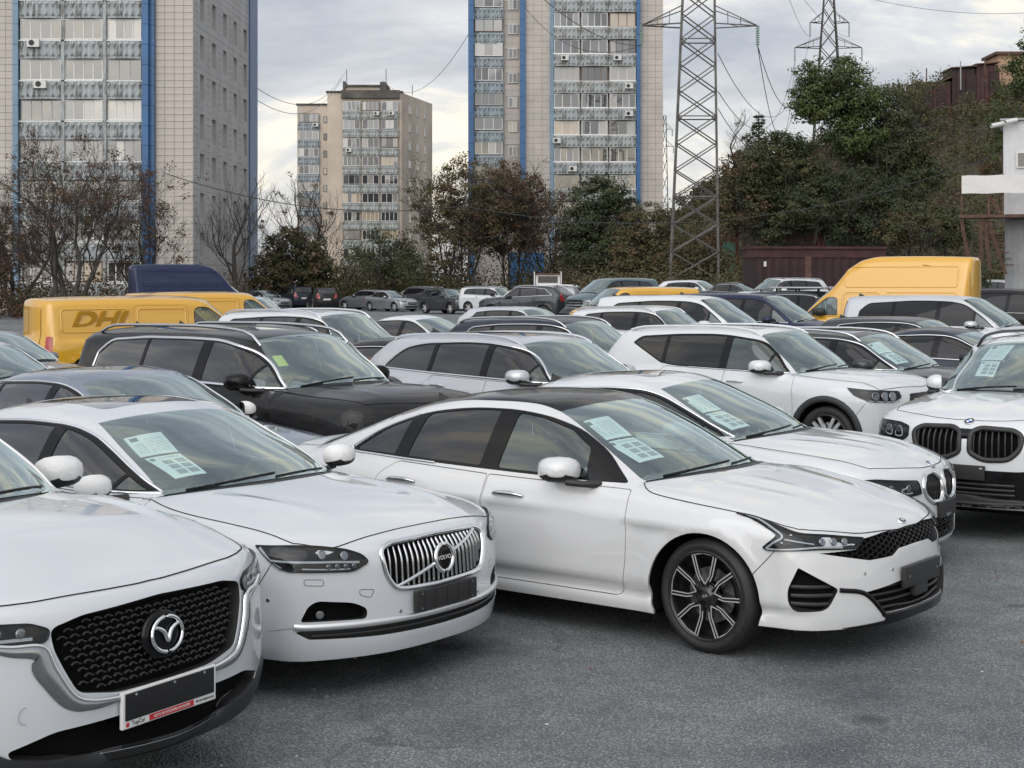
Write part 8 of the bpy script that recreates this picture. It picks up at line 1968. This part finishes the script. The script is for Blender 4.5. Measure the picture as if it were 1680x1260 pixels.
car('mini', spec_minivan, 1, 5.47, 35.7, 38, 'white minivan with dark side windows beside the dark blue minivan', 'white paint', 'minivan', 'minivan')
car('mini', spec_minivan, 1, 7.56, 39.5, 38, 'dark blue minivan next to the white minivan', 'dark blue paint', 'minivan', 'minivan')
car('mini', spec_minivan, 1, 11.45, 35.2, 38, 'silver minivan in front of the tall yellow van', 'silver white paint', 'minivan', 'minivan')
far('mini', spec_minivan, 0, 1650, 46, 38, 'black minivan at the right picture edge behind the silver minivan', 'black paint', 'minivan', 'minivan')
far('estate', spec_estate, 1, 1475, 31, 38, 'dark grey hatchback between the silver minivan and the dark saloon', 'dark grey paint', name='hatchback_car')
far('saloon', spec_saloon, 1, 1545, 25, 36, 'dark navy saloon with bright window line behind the kidney-grille crossover', 'dark navy paint', name='saloon_car')
far('estate', spec_estate, 0, 850, 44, 38, 'pale silver hatchback behind the navy crossover', 'silver white paint', name='hatchback_car')
far('saloon', spec_saloon, 0, 1385, 50, 38, 'white saloon below the tall yellow van', 'white paint', name='saloon_car')
# ---- vans
r, M = far('van', spec_van, 1, 248, 31.5, -34, 'yellow panel van with letters on its flank and red tail light', 'yellow paint', 'van', 'panel_van')
q = M.C.hit('s', [-2.9], [1.42])[0]
cu = bpy.data.curves.new('lettering', 'FONT'); cu.body = 'DHL'; cu.size = .42; cu.shear = .32; cu.extrude = .003; cu.offset = .012; cu.align_x = 'CENTER'; mat('ochre print', (.40, .20, .008), .5); cu.materials.append(MATS['ochre print'])
o = lettering(cu, r); o.location = (-2.95, -q[1] - .012, 1.33); o.rotation_euler = (math.pi / 2 + .06, 0, 0); o.scale = (1.45, 1, 1)
far('van', spec_van, 1, 350, 44, -32, 'second yellow panel van behind the lettered yellow van', 'yellow paint', 'van', 'panel_van')
far('vanh', lambda: spec_van(2.86, 3.6, 1.15), 1, 300, 61, -24, 'tall dark blue panel van in front of the trees', 'blue van paint', 'van', 'panel_van')
far('vanh', lambda: spec_van(2.86, 3.6, 1.15), 1, 1480, 43, 211, 'tall yellow panel van in front of the rusty container', 'yellow paint', 'van', 'panel_van')
far('van', spec_van, 1, 1040, 57, 157, 'yellow panel van facing left behind the white minivan', 'yellow paint', 'van', 'panel_van')
# ---- far rows
far('suvb', spec_suv_b, 1, 405, 53, 33, 'white crossover in front of the tall blue van', 'white paint', name='crossover_car')
far('mini', spec_minivan, 1, 1012, 70, 140, 'teal minivan with its windscreen turned to the left', 'teal paint', 'minivan', 'minivan')
far('suvb', spec_suv_b, 1, 870, 72, 207, 'dark grey crossover with roof spoiler seen from behind', 'dark grey paint', name='crossover_car')
def spec_jeep():
    return suv(wb=2.75, fo=.72, ro=.75, W=.93, h=1.86, zn=1.10, zc=1.18, xc=-.45, xh=-.80, xpk=-1.7, rake=.03, zb0=1.14, zb1=1.16, rw=.40, kF=.12, kg=.05, crown=.02, t1=.12, t2=.05, front=front_plain((.52, .80, .86, 1.02), (.42, .72, 1.0)), ywb=.74, ywt=.68, yrt=.70, yrs=.72, Fc=.16, Fp=3.5, hoodside=[(-.50, .82), (-.2, .82), (.1, .80), (.3, .76), (.46, .72)], hoodfront=[(.46, .72), (.52, .5), (.58, .28), (.60, 0)], sunroof=None, mirrormat='plastic')
r, M = far('jeep', spec_jeep, 1, 1322, 46, 45, 'dark boxy off-roader with a loaded flat roof rack', 'dark grey paint', name='offroad_car')
rk = mesh_from('roof_rack', *[getattr(boxp((-2.6, -.62, 1.93), (-.75, .62, 1.98), .015), k) for k in ('v', 'f', 'n')]); link('roof_rack', rk, r, 'satin chrome')
for y in (-.45, -.15, .15, .45):
    l_ = boxp((-.74, y - .09, 1.91), (-.68, y + .09, 1.99), .02); link('roof_lamp', mesh_from('roof_lamp', l_.v, l_.f, l_.n), r, 'lamp white')
for x in (-2.4, -1.6, -.9):
    for y in (-.5, .5): l_ = boxp((x - .02, y - .02, 1.82), (x + .02, y + .02, 1.94)); link('rack_foot', mesh_from('rack_foot', l_.v, l_.f, l_.n), r, 'plastic')
far('big', spec_bigsuv, 1, 802, 97, 40, 'white off-roader in the far row beside the spoiler crossover', 'white paint', name='offroad_car', roofpaint='white paint')
far('saloon', spec_saloon, 0, 637, 108, 47, 'small silver saloon in the far row facing the camera', 'silver paint', name='saloon_car')
far('estate', spec_estate, 0, 607, 113, 215, 'grey hatchback half hidden behind the small silver saloon', 'grey paint', name='hatchback_car')
far('suva', spec_suv_a, 1, 690, 112, 215, 'dark crossover with red tail light in the far row', 'dark grey paint', name='crossover_car')
far('cuboid', spec_cuboid, 1, 730, 100, 50, 'small dark grey off-roader in the far row facing the camera', 'dark grey paint', name='offroad_car')
far('saloon', spec_saloon, 0, 752, 116, 50, 'white saloon half hidden beside the white off-roader', 'white paint', name='saloon_car')
far('suvb', spec_suv_b, 1, 530, 108, 255, 'black crossover with red tail lights seen from behind', 'black paint', name='crossover_car')
far('suva', spec_suv_a, 0, 483, 116, 240, 'dark crossover to the left of the black one, by the trees', 'dark navy paint', name='crossover_car')
far('saloon', spec_saloon, 0, 432, 112, 45, 'small pale saloon by the round bush', 'silver paint', name='saloon_car')
far('suva', spec_suv_a, 0, 900, 86, 200, 'grey crossover behind the spoiler crossover', 'grey paint', name='crossover_car')
far('estate', spec_estate, 0, 1135, 78, 38, 'white estate roof behind the yellow van', 'white paint', name='estate_car')
far('saloon', spec_saloon, 0, 1205, 74, 38, 'dark saloon roof in front of the scrub', 'dark grey paint', name='saloon_car')
far('suva', spec_suv_a, 0, 1290, 70, 150, 'white crossover in front of the rusty container', 'white paint', name='crossover_car')
far('suvb', spec_suv_b, 0, 1640, 85, 38, 'pale car beside the white cabin', 'silver paint', name='crossover_car')
